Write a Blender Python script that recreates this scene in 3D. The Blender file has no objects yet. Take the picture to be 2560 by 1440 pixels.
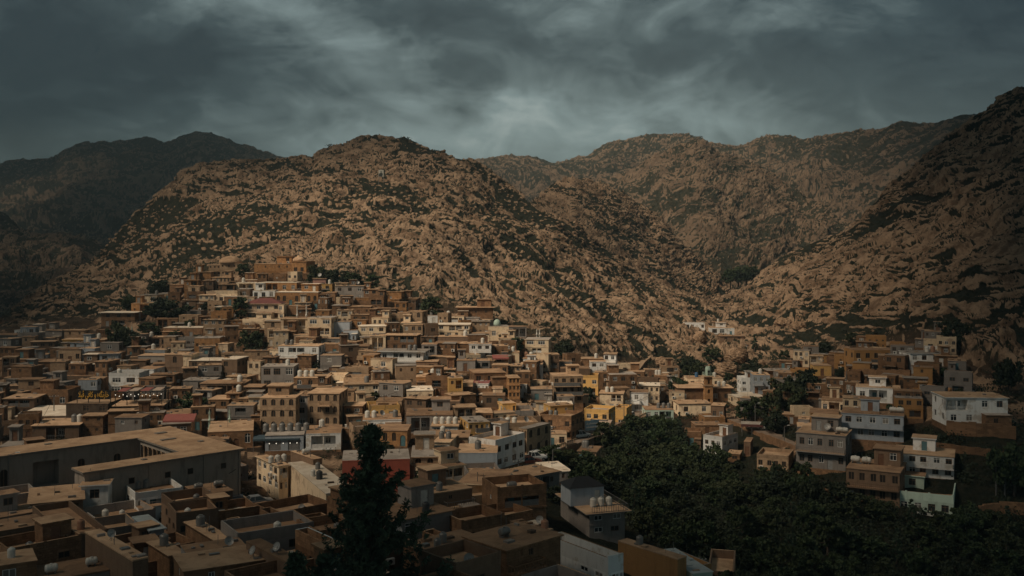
import bpy, bmesh, math, random
import numpy as np
from mathutils import Vector, Matrix

random.seed(7)
rng = np.random.default_rng(11)
SC = bpy.context.scene
COL = SC.collection

# ------------------------------------------------------------------ camera
F = 2489.0            # focal length in photograph pixels (2560 wide)
HZ = 620.0            # eye level row
cam_d = bpy.data.cameras.new('camera')
cam = bpy.data.objects.new('camera', cam_d)
COL.objects.link(cam)
cam.location = (0, 0, 0)
cam.rotation_euler = (math.radians(90), 0, 0)
cam_d.sensor_width = 36.0
cam_d.lens = 36.0 * F / 2560.0
cam_d.shift_y = -(720.0 - HZ) / 2560.0
cam_d.clip_start = 0.5
cam_d.clip_end = 30000
SC.camera = cam

# ------------------------------------------------------------------ world and sun
SUN_ELEV, SUN_AZ = math.radians(48), math.radians(232)   # azimuth from +Y clockwise: behind the viewer, to the left
SUN_STRENGTH, SKY_STRENGTH, EXPOSURE = 1.5, 0.053, 1.29
SC.view_settings.view_transform = 'Standard'
SC.view_settings.look = 'None'
SC.view_settings.exposure = EXPOSURE
SC.view_settings.gamma = 1.0
SC.view_settings.use_curve_mapping = False
SC.cycles.max_bounces = 6
SC.cycles.diffuse_bounces = 3
SC.cycles.glossy_bounces = 2
SC.cycles.volume_bounces = 0
SC.cycles.transparent_max_bounces = 8
SC.cycles.use_adaptive_sampling = True
SC.cycles.adaptive_threshold = 0.01
SC.cycles.use_denoising = True


class NT:
    """small node-tree helper"""
    def __init__(self, tree):
        self.t = tree
        tree.nodes.clear()

    def n(self, kind, **kw):
        nd = self.t.nodes.new(kind)
        for k, v in kw.items():
            if k.startswith('i_'):
                key = k[2:]
                key = int(key) if key.isdigit() else key.replace('_', ' ')
                self.put(nd.inputs[key], v)
            else:
                setattr(nd, k, v)
        return nd

    def put(self, sock, v):
        if hasattr(v, 'is_output') or isinstance(v, bpy.types.NodeSocket):
            self.t.links.new(v, sock)
        elif isinstance(v, bpy.types.Node):
            self.t.links.new(v.outputs[0], sock)
        else:
            sock.default_value = v

    def m(self, op, a, b=0.0, c=None, clamp=False):
        nd = self.t.nodes.new('ShaderNodeMath')
        nd.operation = op
        nd.use_clamp = clamp
        self.put(nd.inputs[0], a)
        self.put(nd.inputs[1], b)
        if c is not None:
            self.put(nd.inputs[2], c)
        return nd.outputs[0]

    def vm(self, op, a, b=(0, 0, 0)):
        nd = self.t.nodes.new('ShaderNodeVectorMath')
        nd.operation = op
        self.put(nd.inputs[0], a)
        if op == 'SCALE':
            self.put(nd.inputs['Scale'], b)
        else:
            self.put(nd.inputs[1], b)
        return nd.outputs['Value'] if op in ('DOT_PRODUCT', 'LENGTH') else nd.outputs[0]

    def mix(self, fac, a, b, mode='MIX'):
        nd = self.t.nodes.new('ShaderNodeMix')
        nd.data_type = 'RGBA'
        nd.blend_type = mode
        self.put(nd.inputs[0], fac)
        self.put(nd.inputs[6], a)
        self.put(nd.inputs[7], b)
        return nd.outputs[2]

    def ramp(self, fac, stops, interp='LINEAR'):
        nd = self.t.nodes.new('ShaderNodeValToRGB')
        cr = nd.color_ramp
        cr.interpolation = interp
        while len(cr.elements) > 1:
            cr.elements.remove(cr.elements[-1])
        for i, (p, c) in enumerate(stops):
            e = cr.elements[0] if i == 0 else cr.elements.new(p)
            e.position = p
            e.color = (c, c, c, 1) if isinstance(c, (int, float)) else (*c[:3], 1)
        self.put(nd.inputs[0], fac)
        return nd.outputs[0]

    def maprange(self, v, a, b, c=0.0, d=1.0, smooth=True):
        nd = self.t.nodes.new('ShaderNodeMapRange')
        nd.interpolation_type = 'SMOOTHSTEP' if smooth else 'LINEAR'
        for i, x in enumerate((v, a, b, c, d)):
            self.put(nd.inputs[i], x)
        return nd.outputs[0]

    def noise(self, vec, scale, detail=4.0, rough=0.55, dist=0.0):
        nd = self.t.nodes.new('ShaderNodeTexNoise')
        self.put(nd.inputs['Vector'], vec)
        nd.inputs['Scale'].default_value = scale
        nd.inputs['Detail'].default_value = detail
        nd.inputs['Roughness'].default_value = rough
        nd.inputs['Distortion'].default_value = dist
        return nd.outputs[0]


def pix_dir(u, v):
    d = np.array([(u - 1280.0) / F, 1.0, (HZ - v) / F])
    return tuple(d / np.linalg.norm(d))


world = bpy.data.worlds.new('World')
SC.world = world
world.use_nodes = True
w = NT(world.node_tree)
sky = w.n('ShaderNodeTexSky', sky_type='NISHITA', sun_disc=False)
sky.sun_elevation = SUN_ELEV
sky.sun_rotation = SUN_AZ
sky.air_density, sky.dust_density, sky.ozone_density = 1.0, 2.5, 2.0
tc = w.n('ShaderNodeTexCoord')
dirv = tc.outputs['Generated']
sep = w.n('ShaderNodeSeparateXYZ', i_0=dirv)
# cloud ceiling seen in perspective: direction over height
den = w.m('ADD', w.m('MAXIMUM', sep.outputs[2], 0.0), 0.16)
px = w.m('DIVIDE', sep.outputs[0], den)
py = w.m('DIVIDE', sep.outputs[1], den)
cp = w.n('ShaderNodeCombineXYZ', i_0=px, i_1=py, i_2=0.3).outputs[0]
ysafe = w.m('MAXIMUM', sep.outputs[1], 0.05)
az = w.m('DIVIDE', sep.outputs[0], ysafe)
el = w.m('DIVIDE', sep.outputs[2], ysafe)
dv = w.n('ShaderNodeCombineXYZ', i_0=sep.outputs[0], i_1=w.m('MULTIPLY', sep.outputs[1], 0.6), i_2=w.m('MULTIPLY', sep.outputs[2], 1.9)).outputs[0]
n1 = w.noise(dv, 4.2, 9.0, 0.58, 0.6)
n2 = w.noise(w.vm('ADD', dv, (7.3, 2.1, 0)), 9.0, 9.0, 0.62, 1.4)
cl = w.m('ADD', w.m('MULTIPLY', w.m('SUBTRACT', n1, 0.5), 1.2), w.m('MULTIPLY', w.m('SUBTRACT', n2, 0.5), 0.8))
# bright and dark banks of the ceiling, each a soft lobe about a direction: (u, v, half-width u, half-width v, slant, weight)
LOBES = [
    (1000, 190, 330, 90, 0.30, 0.07), (1230, 290, 360, 80, 0.22, 0.15), (780, 70, 230, 90, 0.35, 0.16),
    (600, 20, 260, 70, 0.1, 0.10), (1380, 60, 60, 120, 0.0, 0.12), (1950, 20, 260, 60, 0.05, 0.20),
    (1600, 290, 420, 90, -0.05, 0.17), (1250, 400, 620, 90, 0.0, 0.17), (650, 290, 320, 80, 0.15, 0.08),
    (1160, 70, 260, 60, 0.1, -0.16), (1230, 190, 170, 60, 0.25, -0.16), (1700, 90, 280, 90, 0.1, -0.10),
    (250, 170, 420, 160, 0.0, -0.18), (60, 40, 300, 160, 0.0, -0.16), (2560, 30, 260, 160, 0.0, -0.10), (2330, 170, 330, 130, 0.0, -0.10),
    (2540, 60, 180, 300, 0.0, -0.10), (0, 300, 200, 300, 0.0, -0.08), (640, 190, 240, 50, 0.2, -0.08),
    (1500, 190, 120, 60, 0.0, -0.06), (2000, 230, 200, 60, 0.0, -0.04),
]
# ragged edges: shift the lobes by noise
nzx = w.m('MULTIPLY', w.m('SUBTRACT', w.noise(dv, 5.0, 8.0, 0.6), 0.5), 0.30)
nzy = w.m('MULTIPLY', w.m('SUBTRACT', w.noise(w.vm('ADD', dv, (3.1, 9.7, 0)), 6.0, 8.0, 0.6), 0.5), 0.16)
azn, eln = w.m('ADD', az, nzx), w.m('ADD', el, nzy)
tot = cl
for (lu, lv, su, sv, sl, wt) in LOBES:
    a = w.m('SUBTRACT', azn, (lu - 1280) / F)
    e = w.m('SUBTRACT', eln, (HZ - lv) / F)
    e = w.m('ADD', e, w.m('MULTIPLY', a, sl))
    q = w.m('ADD', w.m('POWER', w.m('DIVIDE', a, su / F), 2.0), w.m('POWER', w.m('DIVIDE', e, sv / F), 2.0))
    g = w.m('EXPONENT', w.m('MULTIPLY', q, -0.7))
    tot = w.m('MULTIPLY_ADD', g, wt * 1.25, tot)
front = w.maprange(sep.outputs[1], 0.05, 0.3)
tot = w.m('ADD', w.m('MULTIPLY', w.m('SUBTRACT', tot, cl), front), cl)
tot = w.m('ADD', tot, 0.36)
cc = w.ramp(tot, [(0.0, (0.13, 0.21, 0.215)), (0.28, (0.34, 0.50, 0.50)), (0.50, (0.88, 1.17, 1.14)),
                  (0.75, (1.75, 2.25, 2.20)), (1.0, (3.2, 3.7, 3.5))])
# sky overhead, out of view, is dimmed to deepen the shade below
overhead_dim = w.maprange(sep.outputs[2], 0.30, 0.62, 1.0, 0.42)
cc = w.mix(1.0, cc, w.n('ShaderNodeCombineXYZ', i_0=overhead_dim, i_1=overhead_dim, i_2=overhead_dim).outputs[0], 'MULTIPLY')
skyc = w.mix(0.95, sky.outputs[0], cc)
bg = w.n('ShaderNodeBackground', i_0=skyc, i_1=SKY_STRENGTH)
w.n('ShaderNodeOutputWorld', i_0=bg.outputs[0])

sun_d = bpy.data.lights.new('sun', 'SUN')
sun_d.energy = SUN_STRENGTH
sun_d.angle = math.radians(16)
sun_d.color = (1.0, 0.845, 0.65)
sun = bpy.data.objects.new('sun', sun_d)
COL.objects.link(sun)
sun.location = (0, 0, 500)
SUN_VEC = Vector((math.sin(SUN_AZ) * math.cos(SUN_ELEV), math.cos(SUN_AZ) * math.cos(SUN_ELEV), math.sin(SUN_ELEV)))
sun.rotation_euler = SUN_VEC.to_track_quat('Z', 'Y').to_euler()

# ------------------------------------------------------------------ numpy noise
def _hash(ix, iy, iz, seed):
    h = (ix.astype(np.int64) * 374761393 + iy.astype(np.int64) * 668265263 + iz.astype(np.int64) * 2147483647 + seed * 974634777) & 0xFFFFFFFF
    h = ((h ^ (h >> 13)) * 1274126177) & 0xFFFFFFFF
    h = ((h ^ (h >> 16)) * 2246822519) & 0xFFFFFFFF
    return ((h ^ (h >> 15)) & 0xFFFFFF) / float(0xFFFFFF)


def vnoise(x, y, z, seed=0):
    x0, y0, z0 = np.floor(x), np.floor(y), np.floor(z)
    fx, fy, fz = x - x0, y - y0, z - z0
    fx, fy, fz = (t * t * t * (t * (t * 6 - 15) + 10) for t in (fx, fy, fz))
    r = 0
    for i in (0, 1):
        for j in (0, 1):
            for k in (0, 1):
                r = r + _hash(x0 + i, y0 + j, z0 + k, seed) * (fx if i else 1 - fx) * (fy if j else 1 - fy) * (fz if k else 1 - fz)
    return r


def fbm(x, y, z, oct=4, seed=0, gain=0.5):
    r, a, s = 0, 1.0, 0
    for o in range(oct):
        r = r + a * vnoise(x, y, z, seed + o * 13)
        s += a
        a *= gain
        x, y, z = x * 2.03 + 5.1, y * 2.03 + 1.7, z * 2.03 + 9.2
    return r / s


def worley(a, b, seed=0):
    """2-D cells: nearest and second distance and the nearest cell's random numbers"""
    ia, ib = np.floor(a), np.floor(b)
    f1 = np.full(a.shape, 9.0)
    f2 = np.full(a.shape, 9.0)
    r1 = np.zeros(a.shape)
    r2 = np.zeros(a.shape)
    zero = np.zeros(a.shape)
    for i in (-1, 0, 1):
        for j in (-1, 0, 1):
            ca, cb = ia + i, ib + j
            qa = ca + 0.08 + 0.84 * _hash(ca, cb, zero, seed)
            qb = cb + 0.08 + 0.84 * _hash(ca, cb, zero + 1, seed)
            d = np.hypot(a - qa, b - qb)
            near = d < f1
            f2 = np.where(near, f1, np.minimum(f2, d))
            r1 = np.where(near, _hash(ca, cb, zero + 2, seed), r1)
            r2 = np.where(near, _hash(ca, cb, zero + 3, seed), r2)
            f1 = np.where(near, d, f1)
    return f1, f2, r1, r2


def sstep(x, a, b):
    t = np.clip((x - a) / (b - a), 0, 1)
    return t * t * (3 - 2 * t)


def pl(x, pts):
    p = np.array(pts, float)
    return np.interp(x, p[:, 0], p[:, 1])


# ------------------------------------------------------------------ terrain: depth over the view's columns and rows
CTRL = [
    (-300, 1500, 100), (400, 1500, 98), (1000, 1500, 95), (1600, 1500, 102), (2100, 1500, 148), (2800, 1500, 150),
    (0, 1250, 148), (600, 1260, 148), (1000, 1250, 148), (1300, 1250, 150), (1700, 1250, 195), (2100, 1250, 185), (2500, 1280, 178),
    (0, 1100, 195), (400, 1090, 196), (900, 1100, 195), (1300, 1120, 197), (1600, 1110, 238), (1900, 1130, 232), (2100, 1130, 215), (2450, 1090, 200),
    (0, 950, 252), (400, 950, 248), (900, 950, 243), (1300, 950, 255), (1600, 960, 310), (1850, 960, 320), (2100, 940, 280), (2450, 920, 245),
    (0, 800, 330), (450, 800, 310), (900, 800, 300), (1200, 800, 312), (1500, 880, 335), (1700, 850, 400), (1850, 840, 430), (2050, 840, 385), (2300, 830, 300), (2560, 800, 270),
    (0, 750, 375), (600, 660, 370), (900, 660, 365), (1200, 690, 395), (1500, 720, 440), (1700, 750, 490), (1850, 720, 560), (2000, 700, 490), (2250, 650, 390), (2560, 550, 325),
    (-250, 860, 330), (60, 745, 400), (240, 640, 440), (450, 440, 500), (690, 400, 520), (950, 345, 515), (1020, 345, 515), (1200, 420, 510), (1310, 490, 500),
    (1450, 560, 500), (1540, 640, 505), (1640, 700, 515),
    (1950, 650, 580), (2150, 560, 530), (2230, 450, 515), (2330, 380, 495), (2440, 290, 465), (2560, 230, 440), (2800, 150, 430),
    (-300, 2100, 68), (1000, 2100, 64), (2100, 2100, 86), (2800, 2100, 92), (-300, 2800, 46), (1000, 2800, 44), (2100, 2800, 56), (2800, 2800, 60), (1600, 2100, 68),
    (950, 500, 440), (600, 520, 445), (1250, 560, 455), (2400, 550, 390), (-250, 1100, 195), (2800, 1100, 200), (2800, 850, 260),
]
_C = np.array(CTRL, float)
TPS_P = np.c_[_C[:, 0] / 700.0, _C[:, 1] / 350.0]


def _tps(r2):
    return 0.5 * r2 * np.log(r2 + 1e-12)


TPS_N = len(TPS_P)
_K = _tps(((TPS_P[:, None] - TPS_P[None]) ** 2).sum(-1)) + 0.0015 * np.eye(TPS_N)
_A = np.zeros((TPS_N + 3, TPS_N + 3))
_A[:TPS_N, :TPS_N] = _K
_A[:TPS_N, TPS_N] = 1
_A[:TPS_N, TPS_N + 1:] = TPS_P
_A[TPS_N:, :TPS_N] = _A[:TPS_N, TPS_N:].T
TPS_W = np.linalg.solve(_A, np.r_[np.log(_C[:, 2]), 0, 0, 0])


def depth(u, v):
    u, v = np.asarray(u, float) / 700.0, np.asarray(v, float) / 350.0
    r = TPS_W[TPS_N] + TPS_W[TPS_N + 1] * u + TPS_W[TPS_N + 2] * v
    for i in range(TPS_N):
        r = r + TPS_W[i] * _tps((u - TPS_P[i, 0]) ** 2 + (v - TPS_P[i, 1]) ** 2)
    return np.exp(r)


def to3(u, v, d):
    return Vector(((u - 1280.0) / F * d, d, (HZ - v) / F * d))


def ground(u, v):
    d = float(depth(u, v))
    return to3(u, v, d)


SIL = [(-300, 905), (-60, 830), (0, 795), (60, 747), (160, 690), (240, 640), (280, 600), (330, 550), (400, 490), (450, 440), (480, 424), (510, 412), (690, 399), (780, 393),
       (805, 375), (860, 360), (900, 346), (930, 343), (955, 341), (985, 347), (1010, 341), (1040, 356), (1075, 376), (1105, 380), (1135, 398), (1150, 400), (1180, 402), (1210, 418),
       (1250, 445), (1285, 465), (1310, 492), (1345, 525), (1400, 545), (1450, 565), (1480, 590), (1530, 632), (1560, 655),
       (1620, 690), (1700, 735), (1780, 757), (1840, 735), (1900, 690), (1950, 645), (2020, 610), (2080, 590), (2130, 570), (2160, 540), (2220, 470), (2235, 450), (2290, 415), (2330, 372),
       (2400, 320), (2440, 290), (2490, 262), (2505, 240), (2540, 226), (2560, 222), (2620, 190), (2820, 130)]
ROCKLINE = [(-300, 930), (0, 828), (130, 806), (250, 800), (330, 775), (430, 728), (520, 690), (780, 690), (900, 712), (1010, 748), (1180, 792), (1330, 846), (1400, 885),
            (1470, 905), (1600, 915), (1680, 930), (1800, 935), (1900, 930), (1960, 915), (2060, 880), (2150, 865), (2350, 850), (2420, 900), (2560, 960), (2820, 960)]


def strata(x):
    """height of one bed over x: level to the left, falling to the right across the hill, rising again beyond the gully"""
    xs = np.linspace(-400, 600, 1001)
    sl = np.interp(xs, [-400, -90, -20, 10, 85, 120, 600], [-0.18, -0.12, 0.55, 0.85, 0.8, -0.55, -0.6])
    A = np.cumsum(sl) * (xs[1] - xs[0])
    return np.interp(x, xs, A)


def boulders(x, y, z, rockmask, far=1.0, seed=0):
    """normal displacement and rock share for a slope: broken ledges along the beds, blocks and scree between them"""
    k = far
    warp = fbm(x / (7 * k), y / (7 * k), z / (7 * k), 4, seed + 3) - 0.5
    warp2 = fbm(x / (24 * k), y / (24 * k), z / (24 * k), 3, seed + 5) - 0.5
    warp3 = fbm(x / (2.6 * k), y / (2.6 * k), z / (2.6 * k), 3, seed + 6) - 0.5
    t = z * 1.25 + strata(x) + y * 0.10 + warp2 * 9 * k + warp * 3.0 * k + warp3 * 0.9 * k
    s = x + warp * 9 * k + warp3 * 2.2 * k + y * 0.3
    veg = fbm(s / (36 * k), t / (15 * k), z / (60 * k), 5, seed + 21, 0.6)
    veg2 = fbm(s / (9 * k), t / (3.4 * k), z / (40 * k), 4, seed + 29, 0.6)
    dens = rockmask - 0.41 - 1.35 * (veg - 0.50) * 2.0 - 1.55 * (veg2 - 0.5) * 2
    h = np.zeros_like(x)
    rock = np.zeros_like(x)
    # ledges: beds of uneven thickness broken along their length
    for (th, ln, amp, sd, bias) in ((2.5, 11.0, 1.7, 11, -0.06), (1.15, 5.0, 0.9, 12, 0.08)):
        q = t / (th * k) + (fbm(t / (th * 3 * k), x * 0, x * 0, 2, seed + sd) - 0.5) * 1.6
        row = np.floor(q)
        fr = q - row
        sh = _hash(row, row * 0, row * 0, seed + sd)
        c = s / (ln * k * (0.6 + 0.9 * _hash(row, row * 0 + 1, row * 0, seed + sd))) + sh * 17
        cell = np.floor(c)
        fc = c - cell
        r1 = _hash(row, cell, row * 0, seed + sd + 1)
        r2 = _hash(row, cell, row * 0 + 1, seed + sd + 1)
        on = sstep(dens + bias - 0.85 * (r1 - 0.4), -0.05, 0.06)
        prof = sstep(fr, 0.0, 0.18) * np.sqrt(np.clip(1.02 - fr, 0, 1)) * sstep(np.minimum(fc, 1 - fc), 0.0, 0.10)
        h = h * (1 - 0.3 * on) + amp * k * on * prof * (0.35 + 0.9 * r2)
        rock = np.maximum(rock * (1 - 0.25 * on), on * sstep(fr, 0.12, 0.40) * sstep(np.minimum(fc, 1 - fc), 0.03, 0.14) * (0.55 + 0.45 * sstep(1 - fr, 0.0, 0.35)))
    # blocks and scree
    mixb = sstep(fbm(x / (15 * k), y / (15 * k), z / (15 * k), 3, seed + 33), 0.50, 0.62)
    for (la, lb, amp, sd, bias) in ((4.2, 2.1, 1.4, 2, -0.12), (1.8, 1.0, 0.7, 3, 0.0)):
        f1, f2, r1, r2 = worley(s / (la * k) + 3.3 * sd, t / (lb * k) + 1.7 * sd, seed + sd)
        on = sstep(dens + bias - 0.8 * (r1 - 0.35), -0.04, 0.05) * mixb
        edge = f2 - f1
        dome = (1 - np.exp(-6.0 * edge)) * np.sqrt(np.clip(1.25 - f1 * f1, 0.05, 1))
        h = h * (1 - 0.5 * on) + amp * k * on * dome * (0.4 + 0.8 * r2)
        rock = rock * (1 - on) + on * sstep(edge, 0.10, 0.30)
    rough = fbm(x / (1.1 * k), y / (1.1 * k), z / (1.1 * k), 3, seed + 44) - 0.5
    # loose stones on the grass
    f1, f2, r1, r2 = worley(x / (2.4 * k) + 7.7, (z * 1.3 + y * 0.2) / (1.5 * k), seed + 61)
    st = (r1 < 0.42) * (1 - rock) * sstep(0.34 * (0.5 + r2) - f1, 0.0, 0.1)
    h = h + st * 0.7 * k
    rock = np.maximum(rock, st * 0.85)
    h = (h + rough * 0.9 * k * rock) * 1.15
    rock = np.clip(rock + rough * 0.9 * (rock > 0.02), 0, 1)
    return h, rock


def grid_mesh(name, X, Y, Z, mat, attrs=(), smooth=True):
    R, Cn = X.shape
    co = np.stack([X, Y, Z], -1).reshape(-1, 3).astype(np.float32)
    idx = np.arange(R * Cn).reshape(R, Cn)
    q = np.stack([idx[:-1, :-1], idx[:-1, 1:], idx[1:, 1:], idx[1:, :-1]], -1).reshape(-1, 4)
    me = bpy.data.meshes.new(name)
    me.vertices.add(len(co))
    me.vertices.foreach_set('co', co.ravel())
    me.loops.add(q.size)
    me.loops.foreach_set('vertex_index', q.ravel().astype(np.int32))
    me.polygons.add(len(q))
    me.polygons.foreach_set('loop_start', np.arange(0, q.size, 4, dtype=np.int32))
    me.polygons.foreach_set('loop_total', np.full(len(q), 4, dtype=np.int32))
    me.polygons.foreach_set('use_smooth', np.full(len(q), smooth, dtype=bool))
    me.update(calc_edges=True)
    for (an, av) in attrs:
        at = me.attributes.new(an, 'FLOAT', 'POINT')
        at.data.foreach_set('value', av.reshape(-1).astype(np.float32))
    me.materials.append(mat)
    o = bpy.data.objects.new(name, me)
    COL.objects.link(o)
    return o


def normals_of(X, Y, Z):
    P = np.stack([X, Y, Z], -1)
    du = np.gradient(P, axis=1)
    dv = np.gradient(P, axis=0)
    n = np.cross(du, dv)
    n /= np.linalg.norm(n, axis=-1, keepdims=True) + 1e-9
    n = np.where(n[..., 2:3] < 0, -n, n)
    return n


# ------------------------------------------------------------------ materials
MATS = {}


def new_mat(name):
    m = bpy.data.materials.new(name)
    m.use_nodes = True
    return m, NT(m.node_tree)


def finish(t, color, rough=0.85, bump=None, bump_dist=0.05, bump_strength=0.6, metallic=0.0, spec=0.25):
    b = t.n('ShaderNodeBsdfPrincipled')
    t.put(b.inputs['Base Color'], color)
    t.put(b.inputs['Roughness'], rough)
    b.inputs['Metallic'].default_value = metallic
    b.inputs['Specular IOR Level'].default_value = spec
    if bump is not None:
        bp = t.n('ShaderNodeBump')
        bp.inputs['Strength'].default_value = bump_strength
        bp.inputs['Distance'].default_value = bump_dist
        t.put(bp.inputs['Height'], bump)
        t.put(b.inputs['Normal'], bp.outputs[0])
    t.n('ShaderNodeOutputMaterial', i_0=b.outputs[0])


def terrain_mat(name, rock_a, rock_b, grass_a, grass_b, earth, sc=1.0):
    m, t = new_mat(name)
    P = t.n('ShaderNodeNewGeometry').outputs['Position']
    rk = t.n('ShaderNodeAttribute', attribute_name='rock').outputs['Fac']
    vg = t.n('ShaderNodeAttribute', attribute_name='veg').outputs['Fac']
    st = t.noise(P, 0.16 / sc, 5, 0.65)
    fine = t.noise(P, 1.1 / sc, 6, 0.7)
    rc = t.mix(t.maprange(st, 0.40, 0.66), rock_a, rock_b)
    rc = t.mix(t.maprange(fine, 0.5, 0.78, 0.0, 0.75), rc, tuple(x * 0.30 for x in rock_b[:3]) + (1,))
    gc = t.mix(t.maprange(t.noise(P, 0.5 / sc, 5, 0.7), 0.35, 0.65), grass_a, grass_b)
    ec = t.mix(t.maprange(t.noise(P, 0.35, 6, 0.7), 0.35, 0.65), earth, tuple(x * 0.5 for x in earth[:3]) + (1,))
    lowc = t.mix(vg, ec, gc)
    rf = t.maprange(t.m('ADD', rk, t.m('MULTIPLY', t.m('SUBTRACT', fine, 0.5), 0.9)), 0.26, 0.62)
    col = t.mix(rf, lowc, rc)
    bump = t.m('ADD', t.noise(P, 1.6 / sc, 8, 0.72), t.m('MULTIPLY', t.noise(P, 0.4 / sc, 4, 0.6), 1.2))
    finish(t, col, 0.95, bump, 0.9 * sc, 1.0, spec=0.1)
    return m


M_HILL = terrain_mat('limestone_hill', (0.43, 0.292, 0.19, 1), (0.175, 0.108, 0.066, 1), (0.014, 0.019, 0.012, 1), (0.040, 0.036, 0.021, 1), (0.105, 0.068, 0.043, 1))
M_FAR = terrain_mat('far_mountain_rock', (0.24, 0.165, 0.11, 1), (0.135, 0.092, 0.062, 1), (0.022, 0.026, 0.017, 1), (0.060, 0.050, 0.032, 1), (0.20, 0.13, 0.08, 1), 2.2)


def structure(o, label=None):
    o['kind'] = 'structure'
    return o


# ------------------------------------------------------------------ near ground and hills
SURF = []


def build_ground():
    us = np.linspace(-260, 2820, 1300)
    sil, rl = pl(us, SIL), pl(us, ROCKLINE)
    rl = np.maximum(rl, sil + 12)
    r1 = np.linspace(0, 1, 150)[:, None]
    v1 = 2500 + (rl - 2500) * (1 - (1 - r1) ** 1.8)
    r2 = np.linspace(0, 1, 265)[1:, None]
    v2 = rl + (sil - rl) * r2
    V = np.vstack([v1, v2])
    U = np.broadcast_to(us, V.shape).copy()
    D = depth(U, V)
    X, Y, Z = (U - 1280) / F * D, D, (HZ - V) / F * D
    # the far side of the ridges falls away
    k = np.linspace(0.02, 1, 26)[:, None]
    Db = D[-1] * (1 + 0.45 * k ** 1.3)
    Zb = Z[-1] - 95 * k ** 1.4
    X = np.vstack([X, X[-1] * (Db / D[-1]) ** 0.6])
    Y = np.vstack([Y, Db])
    Z = np.vstack([Z, Zb])
    Vx = np.vstack([V, np.broadcast_to(sil, Db.shape)])
    Ux = np.vstack([U, np.broadcast_to(us, Db.shape)])
    RL = np.broadcast_to(rl, Vx.shape)
    onrock = sstep(RL - Vx, 2, 26)
    N = normals_of(X, Y, Z)
    # broad cliffs and shoulders
    big = fbm(X / 34, Y / 34, Z / 20, 4, 41) - 0.5
    rid = 1 - np.abs(fbm(X / 20, Y / 20, Z / 30, 4, 47) - 0.5) * 4
    cliff = sstep(fbm(X / 30, Y / 30, Z / 24, 3, 53), 0.50, 0.60)
    taper = sstep(Vx - np.broadcast_to(sil, Vx.shape), -4, 60) * 0.75 + 0.25
    amp = onrock * taper
    hb = amp * (big * 10 + np.clip(rid, 0, 1) * 1.6 + cliff * 2.0)
    mask = 0.44 + 0 * X
    def spot(u, v, su, sv, wgt):
        return 0.6 * wgt * np.exp(-(((Ux - u) / su) ** 2 + ((Vx - v) / sv) ** 2))
    for sp in ((960, 405, 70, 28, -0.5), (640, 415, 130, 16, -0.6), (560, 430, 60, 18, -0.5), (890, 620, 60, 22, -0.5), (520, 540, 80, 20, -0.35), (640, 590, 90, 14, -0.3),
               (700, 480, 80, 16, -0.25), (1560, 790, 70, 25, -0.35), (1090, 640, 60, 60, 0.4), (1150, 520, 90, 60, 0.25), (1350, 780, 180, 70, 0.35), (1030, 460, 80, 30, 0.1),
               (830, 400, 50, 30, 0.4), (1230, 460, 60, 30, 0.25), (1000, 355, 60, 12, -0.25), (1480, 860, 80, 40, 0.35), (2050, 730, 160, 60, 0.22), (2300, 520, 160, 120, 0.2),
               (2130, 760, 100, 25, -0.22), (1800, 800, 160, 50, 0.25), (2450, 350, 100, 100, 0.25), (360, 690, 120, 40, 0.1), (1640, 850, 60, 40, -0.2)):
        mask = mask + spot(*sp)
    hr, rock = boulders(X, Y, Z, mask, 1.0, 5)
    X2 = X + N[..., 0] * (hb + hr * onrock)
    Y2 = Y + N[..., 1] * (hb + hr * onrock)
    Z2 = Z + N[..., 2] * (hb + hr * onrock) - onrock * 0.6
    rock = rock * onrock
    # undergrowth: the grove floor and the open slopes
    grove = sstep(Ux + (Vx - 1050) * 0.15, 1330, 1420) * sstep(Vx, 1030, 1090)
    veg = np.maximum(onrock, grove)
    small = (fbm(X / 3, Y / 3, Z / 3, 3, 71) - 0.5) * 0.7 * (1 - onrock)
    town = (1 - onrock) * (1 - grove)
    q = Z / 2.6 + fbm(X / 14, Y / 14, Z / 14, 3, 77) * 2.2
    stp = sstep(q - np.floor(q), 0.72, 0.98) - (q - np.floor(q))
    Z2 = Z2 + small + town * stp * 1.5
    rock = np.maximum(rock, town * sstep(q - np.floor(q), 0.68, 0.76) * (1 - sstep(q - np.floor(q), 0.95, 1.0)) * 0.8)
    loose = sstep(fbm(X / 1.3, Y / 1.3, Z / 1.3, 3, 83), 0.55, 0.68) * sstep(fbm(X / 16, Y / 16, Z / 16, 2, 87), 0.45, 0.6)
    rock = np.maximum(rock, town * loose * 0.8)
    SURF.append((np.stack([X2, Y2, Z2], -1)[:, ::2], rock[:, ::2], onrock[:, ::2], 1.0))
    return structure(grid_mesh('hillside_terrain', X2, Y2, Z2, M_HILL, (('rock', rock), ('veg', veg))))


build_ground()


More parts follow.
